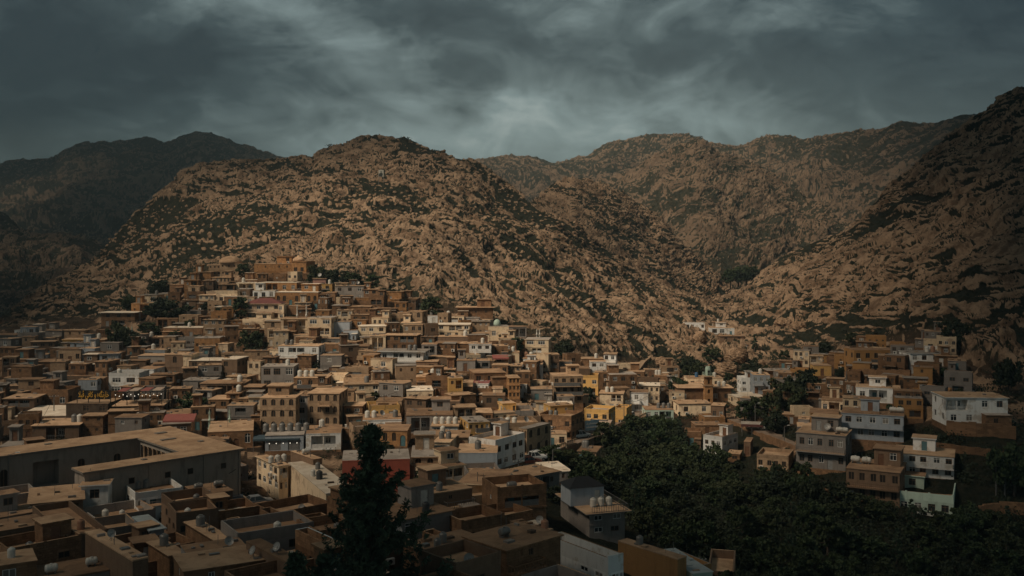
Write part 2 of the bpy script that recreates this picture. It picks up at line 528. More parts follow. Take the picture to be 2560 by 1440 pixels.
def ridge_hill(name, ridge, foot, mat, seed, far, back=120, cols=700, rows=150, rockmask=0.5, amp=14, warp_sil=3.0, boost=()):
    """a mountain: ridge and foot are lists of (u, v, d); the face runs between them, the back falls away"""
    rg, ft = np.array(ridge, float), np.array(foot, float)
    us = np.linspace(rg[0, 0], rg[-1, 0], cols)
    rv, rd = np.interp(us, rg[:, 0], rg[:, 1]), np.interp(us, rg[:, 0], rg[:, 2])
    fv, fd = np.interp(us, ft[:, 0], ft[:, 1]), np.interp(us, ft[:, 0], ft[:, 2])
    s = np.linspace(0, 1, rows)[:, None]
    zr, zf = (HZ - rv) / F * rd, (HZ - fv) / F * fd
    D = fd + (rd - fd) * s
    Z = zf + (zr - zf) * (0.75 * s + 0.25 * s ** 2.2)
    X = (us - 1280) / F * D
    k = np.linspace(0.03, 1, 18)[:, None]
    Db = rd * (1 + 0.35 * k)
    Zb = zr - back * k ** 1.3
    X = np.vstack([X, (us - 1280) / F * rd * (Db / rd) ** 0.7])
    Yy = np.vstack([D, Db])
    Z = np.vstack([Z, Zb])
    S = np.vstack([np.broadcast_to(s, D.shape), np.ones(Db.shape)])
    N = normals_of(X, Yy, Z)
    fade = np.sin(np.clip(S, 0, 1) * math.pi * 0.86)
    q = far * 40
    gl = 1 - np.abs(fbm(X / (q * 1.6), Yy / (q * 1.6), Z / (q * 2.5), 4, seed) - 0.5) * 5
    hb = fade * (amp * (fbm(X / q, Yy / q, Z / q, 5, seed + 2) - 0.5) * 2 + amp * 0.5 * np.clip(gl, 0, 1))
    Vp = HZ - Z / Yy * F
    Up = X / Yy * F + 1280
    mask = rockmask + 0 * X
    for (bu, bv, su, sv, wgt) in boost:
        mask = mask + wgt * np.exp(-(((Up - bu) / su) ** 2 + ((Vp - bv) / sv) ** 2))
    hr, rock = boulders(X, Yy, Z, mask, far, seed)
    # thin level beds
    bed = np.abs(((Z / (3.4 * far) + fbm(X / 60, Yy / 60, Z / 60, 3, seed + 9) * 5) % 1.0) - 0.5)
    hr = hr + far * 0.6 * sstep(bed, 0.2, 0.4)
    jag = (fbm(X / (9 * far), Yy / (9 * far), Z / (9 * far), 4, seed + 4) - 0.5) * warp_sil * far
    T = hb + hr * 0.9 + jag
    SURF.append((np.stack([X + N[..., 0] * T, Yy + N[..., 1] * T, Z + N[..., 2] * T], -1)[:rows], rock[:rows], np.ones(rock.shape)[:rows], far * 1.3))
    return structure(grid_mesh(name, X + N[..., 0] * T, Yy + N[..., 1] * T, Z + N[..., 2] * T, mat, (('rock', rock), ('veg', np.ones(rock.shape)))))


# the gorge behind the town: a knoll, the ridge with the crag, and the long back ridges
ridge_hill('gorge_knoll_hill', [(1280, 545, 640), (1340, 500, 640), (1390, 462, 640), (1430, 450, 640), (1480, 456, 650), (1530, 480, 650), (1580, 510, 660), (1650, 560, 660), (1700, 620, 660), (1780, 690, 650), (1850, 740, 640)],
           [(1280, 760, 520), (1500, 760, 520), (1700, 790, 530), (1850, 790, 560)], M_HILL, 101, 0.95, rows=170, cols=420, rockmask=0.58, amp=9, boost=((1430, 490, 80, 40, .2), (1560, 640, 120, 60, .1), (1480, 530, 60, 20, -.3)))
ridge_hill('gorge_crag_hill', [(1280, 560, 1050), (1400, 500, 1000), (1480, 470, 960), (1560, 440, 930), (1640, 400, 900), (1690, 375, 890), (1712, 352, 880), (1735, 343, 880), (1760, 352, 880), (1785, 372, 880), (1830, 392, 880),
                               (1880, 410, 870), (1950, 450, 850), (2000, 480, 830), (2060, 520, 800), (2130, 560, 780), (2250, 640, 760), (2400, 700, 760)],
           [(1280, 800, 620), (1700, 800, 600), (1850, 820, 590), (1950, 800, 610), (2400, 830, 620)], M_FAR, 131, 1.2, rows=190, cols=620, rockmask=0.42, amp=17, boost=((1740, 400, 70, 50, .4), (1900, 500, 120, 50, .25), (1850, 600, 80, 30, -.2), (1600, 560, 90, 40, -.15)))
ridge_hill('gorge_back_mountain', [(1050, 460, 1500), (1130, 430, 1480), (1190, 405, 1450), (1240, 396, 1450), (1280, 393, 1450), (1330, 403, 1430), (1380, 411, 1400), (1420, 400, 1380), (1470, 395, 1350), (1495, 378, 1330), (1530, 360, 1310),
                                   (1580, 350, 1300), (1640, 341, 1290), (1690, 340, 1280), (1720, 347, 1270), (1780, 363, 1250), (1835, 375, 1230), (1870, 366, 1220), (1895, 354, 1210), (1950, 349, 1200), (2010, 356, 1190), (2060, 352, 1180),
                                   (2100, 340, 1150), (2150, 338, 1130), (2200, 336, 1100), (2280, 318, 1050), (2360, 300, 1000), (2440, 290, 950), (2560, 270, 920), (2760, 250, 900)],
           [(1050, 640, 1000), (1400, 620, 950), (1800, 640, 850), (2300, 640, 760), (2760, 640, 700)], M_FAR, 151, 1.5, rows=170, cols=820, rockmask=0.36, amp=20, warp_sil=2.2,
           boost=((1360, 470, 150, 40, .25), (1560, 380, 140, 30, -.3), (2050, 380, 200, 30, -.35), (2120, 470, 120, 50, .2), (2400, 330, 160, 40, -.3), (1250, 400, 80, 14, -.2)))
ridge_hill('far_peak_mountain', [(-420, 452, 2000), (-200, 430, 1950), (0, 411, 1900), (60, 407, 1880), (130, 398, 1860), (165, 375, 1850), (200, 366, 1840), (215, 362, 1840), (235, 364, 1840), (255, 358, 1840), (280, 362, 1840), (310, 356, 1840), (345, 345, 1830), (366, 340, 1830),
                                 (385, 347, 1830), (405, 360, 1840), (430, 353, 1850), (470, 340, 1850), (495, 333, 1850), (525, 336, 1850), (560, 350, 1860), (600, 364, 1870), (640, 377, 1880), (690, 396, 1900), (760, 412, 1900), (860, 440, 1900), (1000, 480, 1900)],
           [(-420, 800, 900), (0, 790, 900), (240, 720, 950), (500, 640, 1100), (1000, 640, 1300)], M_FAR, 171, 1.9, back=260, rows=220, cols=620, rockmask=0.40, amp=26, warp_sil=2.0,
           boost=((100, 440, 220, 50, -.3), (420, 380, 120, 40, -.25), (500, 480, 120, 60, .12)))
ridge_hill('shaded_spur_hill', [(-420, 470, 900), (-150, 520, 850), (0, 545, 800), (60, 585, 770), (110, 600, 760), (160, 590, 780), (230, 610, 800), (300, 640, 800), (420, 690, 780)],
           [(-420, 900, 480), (0, 830, 480), (200, 760, 520), (420, 760, 560)], M_FAR, 191, 1.1, rows=150, cols=360, rockmask=0.5, amp=14)
# ------------------------------------------------------------------ mesh builder
class MB:
    def __init__(self):
        self.v, self.f, self.m, self.mats = [], [], [], []

    def mi(self, mat):
        if mat not in self.mats:
            self.mats.append(mat)
        return self.mats.index(mat)

    def poly(self, pts, mat):
        k = len(self.v)
        self.v.extend([tuple(p) for p in pts])
        self.f.append(tuple(range(k, k + len(pts))))
        self.m.append(self.mi(mat))

    def box(self, x0, x1, y0, y1, z0, z1, mat, top=None, M=None):
        c = [(x0, y0, z0), (x1, y0, z0), (x1, y1, z0), (x0, y1, z0), (x0, y0, z1), (x1, y0, z1), (x1, y1, z1), (x0, y1, z1)]
        if M is not None:
            c = [tuple(M @ Vector(p)) for p in c]
        k = len(self.v)
        self.v.extend(c)
        a, b = self.mi(mat), self.mi(top or mat)
        for q, mm in (((0, 3, 2, 1), a), ((4, 5, 6, 7), b), ((0, 1, 5, 4), a), ((1, 2, 6, 5), a), ((2, 3, 7, 6), a), ((3, 0, 4, 7), a)):
            self.f.append(tuple(k + i for i in q))
            self.m.append(mm)

    def lathe(self, prof, seg, mat, M=None, cap=True):
        """prof: list of (radius, z)"""
        k = len(self.v)
        for r, z in prof:
            for i in range(seg):
                a = 2 * math.pi * i / seg
                p = Vector((r * math.cos(a), r * math.sin(a), z))
                self.v.append(tuple(M @ p) if M is not None else tuple(p))
        mm = self.mi(mat)
        for j in range(len(prof) - 1):
            for i in range(seg):
                i2 = (i + 1) % seg
                self.f.append((k + j * seg + i, k + j * seg + i2, k + (j + 1) * seg + i2, k + (j + 1) * seg + i))
                self.m.append(mm)
        if cap:
            self.f.append(tuple(k + i for i in reversed(range(seg))))
            self.m.append(mm)
            self.f.append(tuple(k + (len(prof) - 1) * seg + i for i in range(seg)))
            self.m.append(mm)

    def tube(self, p, q, r, mat, seg=6, r2=None):
        p, q = Vector(p), Vector(q)
        d = q - p
        M = Matrix.Translation(p) @ d.to_track_quat('Z', 'Y').to_matrix().to_4x4()
        self.lathe([(r, 0), (r2 if r2 is not None else r, d.length)], seg, mat, M)

    def mesh(self, name, smooth=False):
        me = bpy.data.meshes.new(name)
        me.from_pydata(self.v, [], self.f)
        for mt in self.mats:
            me.materials.append(mt)
        me.polygons.foreach_set('material_index', self.m)
        if smooth:
            me.polygons.foreach_set('use_smooth', [True] * len(self.f))
        me.update()
        return me


def link(name, me, parent=None, loc=(0, 0, 0), rz=0.0):
    o = bpy.data.objects.new(name, me)
    COL.objects.link(o)
    o.location = loc
    o.rotation_euler = (0, 0, rz)
    if parent is not None:
        o.parent = parent
    return o


def tag(o, label, cat, group=None):
    o['label'] = label
    o['category'] = cat
    if group:
        o['group'] = group
    return o


def thing(name, label, cat, loc, rz=0.0, group=None):
    return tag(link(name, None, None, loc, rz), label, cat, group)


def copy_tree(o, parent=None):
    c = o.copy()
    COL.objects.link(c)
    if parent is not None:
        c.parent = parent
    for ch in list(o.children):
        copy_tree(ch, c)
    return c


# ------------------------------------------------------------------ building materials
def wall_mat(name, base, stain=0.35, brick=0.0, patch=None, patch_amt=0.0, hue=0.15, rough=0.92):
    m, t = new_mat(name)
    geo = t.n('ShaderNodeNewGeometry').outputs['Position']
    obj = t.n('ShaderNodeTexCoord').outputs['Object']
    rnd = t.n('ShaderNodeObjectInfo').outputs['Random']
    sp = t.n('ShaderNodeSeparateXYZ', i_0=obj)
    flat = t.n('ShaderNodeCombineXYZ', i_0=t.m('ADD', sp.outputs[0], sp.outputs[1]), i_1=sp.outputs[2]).outputs[0]
    # rain streaks: stretched downwards
    stv = t.n('ShaderNodeCombineXYZ', i_0=t.m('MULTIPLY', t.m('ADD', sp.outputs[0], sp.outputs[1]), 1.0), i_1=t.m('MULTIPLY', sp.outputs[2], 0.22), i_2=t.m('MULTIPLY', rnd, 50)).outputs[0]
    n1 = t.noise(stv, 1.3, 5, 0.62)
    n2 = t.noise(geo, 0.45, 5, 0.65)
    bump = t.m('MULTIPLY', t.noise(geo, 3.0, 5, 0.6), 0.5)
    col = (*base, 1)
    if patch:
        col = t.mix(t.maprange(n2, 0.58 - patch_amt * 0.2, 0.66 - patch_amt * 0.2), col, (*patch, 1))
    if brick:
        bt = t.n('ShaderNodeTexBrick')
        t.put(bt.inputs['Vector'], flat)
        bt.inputs['Scale'].default_value = 1.0
        bt.inputs['Brick Width'].default_value = 0.55
        bt.inputs['Row Height'].default_value = 0.27
        bt.inputs['Mortar Size'].default_value = 0.03
        bt.inputs['Color1'].default_value = (1, 1, 1, 1)
        bt.inputs['Color2'].default_value = (0.55, 0.52, 0.5, 1)
        bt.inputs['Mortar'].default_value = (0.42, 0.40, 0.38, 1)
        vo = t.n('ShaderNodeTexVoronoi')
        t.put(vo.inputs['Vector'], flat)
        vo.inputs['Scale'].default_value = 1.7
        bc = t.mix(0.5, bt.outputs[0], t.ramp(t.n('ShaderNodeSeparateColor', i_0=vo.outputs['Color']).outputs[0], [(0, 0.32), (1, 1.15)]))
        col = t.mix(brick, col, bc, 'MULTIPLY')
        bump = t.m('ADD', bump, t.m('MULTIPLY', bt.outputs['Fac'], -0.6))
    col = t.mix(t.maprange(n1, 0.46, 0.78, 0, stain), col, tuple(x * 0.38 for x in base) + (1,))
    col = t.mix(t.maprange(n2, 0.50, 0.80, 0, stain * 0.8), col, tuple(x * 0.5 for x in base) + (1,))
    vs = t.m('MULTIPLY_ADD', rnd, hue * 3.6, 1.0 - hue * 1.8)
    col = t.mix(1.0, col, t.n('ShaderNodeCombineXYZ', i_0=vs, i_1=vs, i_2=vs).outputs[0], 'MULTIPLY')
    finish(t, col, rough, bump, 0.06, 0.7, spec=0.15)
    return m


WALL = {
    'S': wall_mat('brown_rubble_stone', (0.30, 0.172, 0.095), 0.5, 0.85),
    'K': wall_mat('warm_orange_stone', (0.46, 0.245, 0.11), 0.5, 0.8),
    'T': wall_mat('tan_cut_stone', (0.48, 0.33, 0.21), 0.45, 0.6),
    'C': wall_mat('cream_plaster', (0.72, 0.56, 0.38), 0.4, 0, (0.48, 0.35, 0.24), 0.3),
    'W': wall_mat('white_wash_plaster', (0.70, 0.69, 0.66), 0.4, 0, (0.55, 0.50, 0.43), 0.2),
    'G': wall_mat('grey_cement_render', (0.27, 0.24, 0.215), 0.5, 0.15),
    'B': wall_mat('brown_mud_plaster', (0.20, 0.13, 0.085), 0.5, 0.25),
    'Y': wall_mat('ochre_paint', (0.60, 0.36, 0.13), 0.4, 0, (0.45, 0.30, 0.15), 0.2),
    'O': wall_mat('orange_brown_paint', (0.46, 0.25, 0.10), 0.5, 0.2),
    'R': wall_mat('faded_red_paint', (0.42, 0.115, 0.075), 0.5),
    'P': wall_mat('faded_pink_paint', (0.48, 0.27, 0.22), 0.4),
    'L': wall_mat('blue_grey_paint', (0.33, 0.36, 0.39), 0.45),
    'M': wall_mat('pale_mint_paint', (0.46, 0.56, 0.47), 0.45),
    'V': wall_mat('lime_paint', (0.42, 0.42, 0.06), 0.45),
    'Q': wall_mat('weathered_render_darkened', (0.225, 0.195, 0.165), 0.6, 0.0),  # streaked render, its base colour darkened to carry the vignette
    'D': wall_mat('dark_stone', (0.13, 0.095, 0.07), 0.5, 0.7),  # darkest of the stone wall colours
}


def roof_mat(name, a, b, stain=0.6):
    m, t = new_mat(name)
    P = t.n('ShaderNodeNewGeometry').outputs['Position']
    rnd = t.n('ShaderNodeObjectInfo').outputs['Random']
    n1 = t.noise(P, 0.33, 6, 0.68, 0.6)
    n2 = t.noise(P, 1.9, 6, 0.7)
    col = t.mix(t.maprange(n1, 0.36, 0.66), (*a, 1), (*b, 1))
    col = t.mix(t.maprange(n2, 0.54, 0.74, 0, stain), col, tuple(x * 0.45 for x in b) + (1,))
    vs = t.m('MULTIPLY_ADD', rnd, 0.5, 0.75)
    col = t.mix(1.0, col, t.n('ShaderNodeCombineXYZ', i_0=vs, i_1=vs, i_2=vs).outputs[0], 'MULTIPLY')
    finish(t, col, 0.95, t.m('ADD', n2, n1), 0.08, 0.6, spec=0.1)
    return m


ROOF = {
    't': roof_mat('roof_tan_screed', (0.52, 0.345, 0.215), (0.34, 0.215, 0.13)),
    'w': roof_mat('roof_pale_membrane', (0.72, 0.62, 0.50), (0.55, 0.44, 0.33), 0.4),
    'b': roof_mat('roof_brown_earth', (0.34, 0.21, 0.125), (0.21, 0.13, 0.08)),
    'g': roof_mat('roof_grey_cement', (0.36, 0.31, 0.265), (0.24, 0.205, 0.175)),
    'm': roof_mat('roof_maroon_tiles', (0.22, 0.085, 0.075), (0.14, 0.06, 0.055)),
    'c': roof_mat('roof_blue_grey_sheet', (0.42, 0.47, 0.47), (0.33, 0.36, 0.36), 0.3),
}


def plain(name, col, rough=0.6, metallic=0.0, var=0.0, spec=0.3, sc=3.0):
    m, t = new_mat(name)
    P = t.n('ShaderNodeNewGeometry').outputs['Position']
    n = t.noise(P, sc, 5, 0.65)
    c = t.mix(t.maprange(n, 0.40, 0.75, 0, 0.6), (*col, 1), tuple(x * 0.55 for x in col) + (1,))
    finish(t, c, rough, n, 0.01, 0.3, metallic=metallic, spec=spec)
    return m


def glass_mat(name, col, rough):
    m, t = new_mat(name)
    rnd = t.n('ShaderNodeObjectInfo').outputs['Random']
    c = t.mix(rnd, (*col, 1), tuple(x * 0.4 for x in col) + (1,))
    finish(t, c, rough, spec=0.5)
    return m


M_GLASS = glass_mat('window_glass', (0.035, 0.042, 0.046), 0.12)
M_CURT = glass_mat('curtained_glass', (0.22, 0.20, 0.17), 0.4)
M_HOLE = glass_mat('unglazed_opening_dark', (0.030, 0.022, 0.016), 0.9)  # dark panel standing in for the shaded inside of an opening
M_WFRAME = plain('white_window_frame', (0.68, 0.66, 0.62), 0.5)
M_BFRAME = plain('brown_window_frame', (0.16, 0.10, 0.06), 0.7)
M_DOORS = [plain('brown_door', (0.16, 0.08, 0.045), 0.6), plain('grey_door', (0.30, 0.30, 0.29), 0.5), plain('pale_door', (0.60, 0.56, 0.50), 0.5), plain('teal_door', (0.10, 0.20, 0.22), 0.5)]
M_SHUTTER = plain('roller_shutter', (0.26, 0.25, 0.24), 0.5, 0.3)
M_RAIL = plain('railing_metal', (0.20, 0.19, 0.18), 0.5, 0.5)
M_WRAIL = plain('white_railing', (0.62, 0.60, 0.56), 0.5)
M_TANKW = plain('white_tank_plastic', (0.56, 0.53, 0.47), 0.45, sc=1.5)
M_TANKG = plain('galvanised_tank', (0.20, 0.19, 0.175), 0.45, 0.35, sc=1.5)
M_TANKB = plain('black_tank_plastic', (0.045, 0.045, 0.045), 0.5)
M_TANKU = plain('blue_tank_plastic', (0.05, 0.12, 0.22), 0.5)
M_TANKR = plain('rusty_tank', (0.30, 0.16, 0.10), 0.7)
M_DISH = plain('satellite_dish_metal', (0.42, 0.40, 0.37), 0.5, 0.3)
M_AC = plain('air_conditioner_case', (0.62, 0.60, 0.55), 0.5)
M_DARK = plain('dark_void', (0.02, 0.018, 0.016), 0.9)


# ------------------------------------------------------------------ walls with real openings
def wall_face(mb, o, xd, W, z0, z1, ops, mat, inset=0.22, inn=None):
    """o: (x, y) of the face's start, xd: unit direction along it, inward normal to its left-hand back; ops: (xa, xb, za, zb, arch)"""
    nx, ny = inn if inn else (-xd[1], xd[0])

    def P(x, z, d=0.0):
        return (o[0] + xd[0] * x + nx * d, o[1] + xd[1] * x + ny * d, z)
    xs = sorted({0.0, W, *[a for op in ops for a in op[:2]]})
    zs = sorted({z0, z1, *[a for op in ops for a in op[2:4]]})
    for i in range(len(xs) - 1):
        xm = (xs[i] + xs[i + 1]) / 2
        run = None
        for j in range(len(zs) - 1):
            zm = (zs[j] + zs[j + 1]) / 2
            hole = any(op[0] < xm < op[1] and op[2] < zm < op[3] for op in ops)
            if not hole:
                if run is None:
                    run = zs[j]
                if j == len(zs) - 2:
                    mb.poly([P(xs[i], run), P(xs[i + 1], run), P(xs[i + 1], zs[j + 1]), P(xs[i], zs[j + 1])], mat)
            else:
                if run is not None:
                    mb.poly([P(xs[i], run), P(xs[i + 1], run), P(xs[i + 1], zs[j]), P(xs[i], zs[j])], mat)
                run = None
    for op in ops:
        xa, xb, za, zb = op[:4]
        arch = op[4] if len(op) > 4 else False
        dp = op[5] if len(op) > 5 else inset
        mb.poly([P(xa, za), P(xa, zb), P(xa, zb, dp), P(xa, za, dp)], mat)
        mb.poly([P(xb, za), P(xb, za, dp), P(xb, zb, dp), P(xb, zb)], mat)
        mb.poly([P(xa, za), P(xa, za, dp), P(xb, za, dp), P(xb, za)], mat)
        mb.poly([P(xa, zb), P(xb, zb), P(xb, zb, dp), P(xa, zb, dp)], mat)
        if dp > 0.5:
            mb.poly([P(xa, za, dp), P(xa, zb, dp), P(xb, zb, dp), P(xb, za, dp)], mat)
        if arch:
            r = (xb - xa) / 2
            cx, cz = (xa + xb) / 2, zb - r
            n = 5
            for sgn, cxx in ((-1, xa), (1, xb)):
                pts = [P(cxx, zb, 0.001)]
                for q in range(n + 1):
                    a = math.pi / 2 * q / n
                    pts.append(P(cx + sgn * r * math.cos(a), cz + r * math.sin(a), 0.001))
                mb.poly(pts, mat)


_wcache = {}


def window_mesh(w, h, style, near):
    """origin at the middle of the sill line, facing -y, the pane 0.12 behind the wall face"""
    key = (round(w, 1), round(h, 1), style, near)
    if key in _wcache:
        return _wcache[key]
    w, h = key[0], key[1]
    fm = M_BFRAME if style in ('h', 'o', 'd') else M_WFRAME
    gm = {'w': M_GLASS, 'd': M_GLASS, 'c': M_CURT, 'h': M_HOLE, 'o': M_HOLE}[style]
    t = 0.075 if style != 'h' else 0.06
    fr = MB()
    y0, y1 = 0.05, 0.13
    fr.box(-w / 2, w / 2, y0, y1, 0, t, fm)
    fr.box(-w / 2, w / 2, y0, y1, h - t, h, fm)
    fr.box(-w / 2, -w / 2 + t, y0, y1, t, h - t, fm)
    fr.box(w / 2 - t, w / 2, y0, y1, t, h - t, fm)
    if style != 'o':
        n = 1 if w < 1.3 else 2
        for i in range(n):
            x = -w / 2 + w * (i + 1) / (n + 1)
            fr.box(x - 0.04, x + 0.04, y0 + 0.005, y1 - 0.005, t, h - t, fm)
        if h > 0.9 and style in 'wcd':
            fr.box(-w / 2 + t, w / 2 - t, y0 + 0.008, y1 - 0.008, h * 0.68, h * 0.68 + 0.07, fm)
    pa = MB()
    pa.box(-w / 2 + 0.02, w / 2 - 0.02, 0.10, 0.16, 0.02, h - 0.02, gm)
    if near:
        r = (fr.mesh('window'), pa.mesh('pane'))
    else:
        k = len(fr.v)
        fr.v += pa.v
        i = fr.mi(gm)
        fr.f += [tuple(k + a for a in f) for f in pa.f]
        fr.m += [i] * len(pa.f)
        r = (fr.mesh('window'), None)
    _wcache[key] = r
    return r


_dcache = {}


def door_mesh(w, h, k, shutter=False):
    key = (round(w, 1), round(h, 1), k, shutter)
    if key not in _dcache:
        b = MB()
        w, h = key[0], key[1]
        m = M_SHUTTER if shutter else M_DOORS[k % 4]
        b.box(-w / 2, w / 2, 0.10, 0.16, 0, h, m)
        if shutter:
            for i in range(int(h / 0.25)):
                b.box(-w / 2 + 0.03, w / 2 - 0.03, 0.08, 0.10, 0.05 + i * 0.25, 0.15 + i * 0.25, m)
        else:
            b.box(-w * 0.36, w * 0.36, 0.075, 0.10, h * 0.55, h * 0.92, m)
            b.box(-w * 0.36, w * 0.36, 0.075, 0.10, h * 0.08, h * 0.46, m)
            b.box(w * 0.38, w * 0.43, 0.04, 0.10, h * 0.45, h * 0.50, M_RAIL)
        _dcache[key] = b.mesh('door')
    return _dcache[key]


_ac = MB()
_ac.box(-0.42, 0.42, -0.38, 0.0, 0, 0.62, M_AC)
_ac.lathe([(0.24, 0), (0.24, 0.03)], 10, M_DARK, Matrix.Translation((-0.08, -0.38, 0.31)) @ Matrix.Rotation(math.radians(90), 4, 'X'))
AC_MESH = _ac.mesh('air_conditioner')

# ------------------------------------------------------------------ tanks and dishes: things of their own standing on roofs
_TK = {}


def tank_proto(kind):
    """kind: w white upright, g galvanised upright, b black, u blue, r rusty; capital letter: lying on its side"""
    if kind in _TK:
        return _TK[kind]
    mat = {'w': M_TANKW, 'g': M_TANKG, 'b': M_TANKB, 'u': M_TANKU, 'r': M_TANKR}[kind.lower()]
    body, lid = MB(), MB()
    if kind.islower():
        r = 0.62
        prof = [(r * 0.97, 0.0)]
        for i in range(5):
            z = 0.1 + i * 0.26
            prof += [(r, z), (r, z + 0.17), (r * 0.965, z + 0.2), (r * 0.965, z + 0.24)]
        prof += [(r * 0.93, 1.44), (r * 0.6, 1.58), (0.3, 1.62)]
        body.lathe(prof, 16, mat)
        lid.lathe([(0.26, 1.62), (0.26, 1.70), (0.1, 1.74)], 10, mat)
    else:
        M = Matrix.Translation((-0.95, 0, 0.85)) @ Matrix.Rotation(math.radians(90), 4, 'Y')
        prof = [(0.12, 0), (0.45, 0.06), (0.58, 0.22)]
        for i in range(4):
            z = 0.3 + i * 0.34
            prof += [(0.6, z), (0.6, z + 0.24), (0.575, z + 0.29)]
        prof += [(0.58, 1.68), (0.45, 1.84), (0.12, 1.9)]
        body.lathe(prof, 16, mat, M)
        for x in (-0.6, 0.5):
            body.box(x - 0.06, x + 0.06, -0.45, 0.45, 0, 0.36, M_RAIL)
        lid.lathe([(0.2, 1.42), (0.2, 1.53), (0.08, 1.56)], 10, mat)
    _TK[kind] = (body.mesh('tank_body', True), lid.mesh('tank_lid', True))
    for me in _TK[kind]:
        me.set_sharp_from_angle(angle=math.radians(40))
    return _TK[kind]


TCOL = {'w': 'white plastic', 'g': 'grey galvanised', 'b': 'black plastic', 'u': 'blue plastic', 'r': 'rusty brown'}
NUM = ['no', 'one', 'two', 'three', 'four', 'five', 'six', 'seven', 'eight', 'nine', 'ten']
_dish = None


def water_tank(loc, kind, label, group, rz=0.0, scale=1.0):
    b, l = tank_proto(kind)
    t = thing('water_tank', label, 'water tank', loc, rz, group)
    t.scale = (scale, scale, scale)
    link('tank_body', b, t)
    link('tank_lid', l, t)
    return t


def dish(loc, rz, label, scale=1.0, mat=None):
    global _dish
    if _dish is None:
        d, s = MB(), MB()
        M = Matrix.Translation((0, 0, 1.0)) @ Matrix.Rotation(math.radians(62), 4, 'X')
        prof = [(0.02, -0.18), (0.2, -0.16), (0.38, -0.10), (0.52, -0.02), (0.6, 0.06)]
        d.lathe(prof, 16, M_DISH, M, cap=False)
        d.lathe([(r, z + 0.02) for r, z in reversed(prof)], 16, M_DISH, M, cap=False)
        s.tube((0, 0.05, 0), (0, 0.1, 1.0), 0.035, M_RAIL)
        s.tube((0, 0.25, 0.72), (0, -0.55, 1.12), 0.018, M_RAIL)
        s.box(-0.05, 0.05, -0.6, -0.5, 1.08, 1.2, M_RAIL)
        for a in (0, 2.1, 4.2):
            s.tube((0, 0.05, 0.35), (0.4 * math.cos(a), 0.05 + 0.4 * math.sin(a), 0), 0.02, M_RAIL)
        _dish = (d.mesh('reflector', True), s.mesh('stand'))
    t = thing('satellite_dish', label, 'satellite dish', loc, rz)
    t.scale = (scale,) * 3
    link('reflector', _dish[0], t)
    link('stand', _dish[1], t)
    return t


# ------------------------------------------------------------------ houses
HOUSES = {}


def openings(W, H, nf, cols, R, style, skip=(), small=False, big=False, door_ok=True, arch=False):
    """rows of windows for one face; returns [(xa, xb, za, zb, arch, kind)]"""
    out = []
    if cols <= 0:
        return out
    fh = H / nf
    sp = W / cols
    w = min(1.25, sp * 0.52)
    hh = min(1.4, fh * 0.46)
    if small:
        w, hh = min(0.62, sp * 0.4), min(0.85, fh * 0.32)
    if big:
        w, hh = min(2.0, sp * 0.62), min(1.7, fh * 0.52)
    if arch:
        w, hh = min(1.0, sp * 0.5), min(1.75, fh * 0.56)
    w, hh = max(0.4, round(w, 1)), max(0.5, round(hh, 1))
    dcol = R.randrange(cols) if door_ok and R.random() < 0.75 else -1
    for k in range(nf):
        zb = k * fh
        for c in range(cols):
            x = sp * (c + 0.5) + R.uniform(-0.1, 0.1) * sp * (0 if arch else 1)
            if any(s[0] == k and s[1] * W - w / 2 < x < s[2] * W + w / 2 for s in skip):
                continue
            if k == 0 and c == dcol and fh > 2.0:
                dw, dh = round(min(1.0, sp * 0.6), 1), round(min(2.1, fh * 0.78), 1)
                out.append((x - dw / 2, x + dw / 2, zb + 0.02, zb + 0.02 + dh, arch and dh > 1.9, 'door'))
                continue
            if R.random() < 0.07 and not arch:
                continue
            z = zb + fh * (0.36 if not small else 0.5)
            out.append((x - w / 2, x + w / 2, z, z + hh, arch, 'win'))
    return out


def put_openings(root, ops, origin, xd, rz, R, style, near, dz=0.0):
    for (xa, xb, za, zb, arch, kind) in ops:
        xm = (xa + xb) / 2
        loc = (origin[0] + xd[0] * xm, origin[1] + xd[1] * xm, za + dz)
        if kind == 'door':
            link('door', door_mesh(xb - xa, zb - za, R.choice((0, 0, 0, 1, 3, 2))), root, loc, rz)
            continue
        if kind == 'shutter':
            link('shutter', door_mesh(xb - xa, zb - za, 0, True), root, loc, rz)
            continue
        st = style if style in ('h', 'o') else R.choice('wwdddc')
        a, b = window_mesh(xb - xa, zb - za, st, near)
        wo = link('window', a, root, loc, rz)
        if b:
            link('pane', b, wo)
        if R.random() < 0.08 and not arch and za > 0.5:
            link('air_conditioner', AC_MESH, root, (loc[0] + xd[0] * 0.2, loc[1] + xd[1] * 0.2, za + dz - 0.75), rz)


def slab(mb, x0, x1, y0, y1, z0, z1, side, top, R, n=5, wob=0.05):
    """a flat roof whose edge and top are slightly uneven"""
    mb.box(x0, x1, y0, y1, z0, z1, side, top)


def railing(mb, pts, z, h, solid, mat):
    for (a, b) in zip(pts[:-1], pts[1:]):
        a, b = Vector((a[0], a[1], z)), Vector((b[0], b[1], z))
        L = (b - a).length
        if L < 0.05:
            continue
        d = (b - a) / L
        M = Matrix.Translation(a) @ Matrix(((d.x, -d.y, 0, 0), (d.y, d.x, 0, 0), (0, 0, 1, 0), (0, 0, 0, 1)))
        if solid:
            mb.box(0, L, 0, 0.12, 0, h, mat, None, M)
            continue
        mb.box(0, L, 0, 0.06, h - 0.07, h, mat, None, M)
        mb.box(0, L, 0.01, 0.05, 0.05, 0.1, mat, None, M)
        n = max(2, int(L / 0.35))
        for i in range(n + 1):
            x = L * i / n
            mb.box(x - 0.02, x + 0.02, 0.01, 0.05, 0.0, h - 0.07, mat, None, M)


def frac(s, d=(0.0, 1.0)):
    if not s:
        return d
    a, b = s.split('-')
    return float(a), float(b)


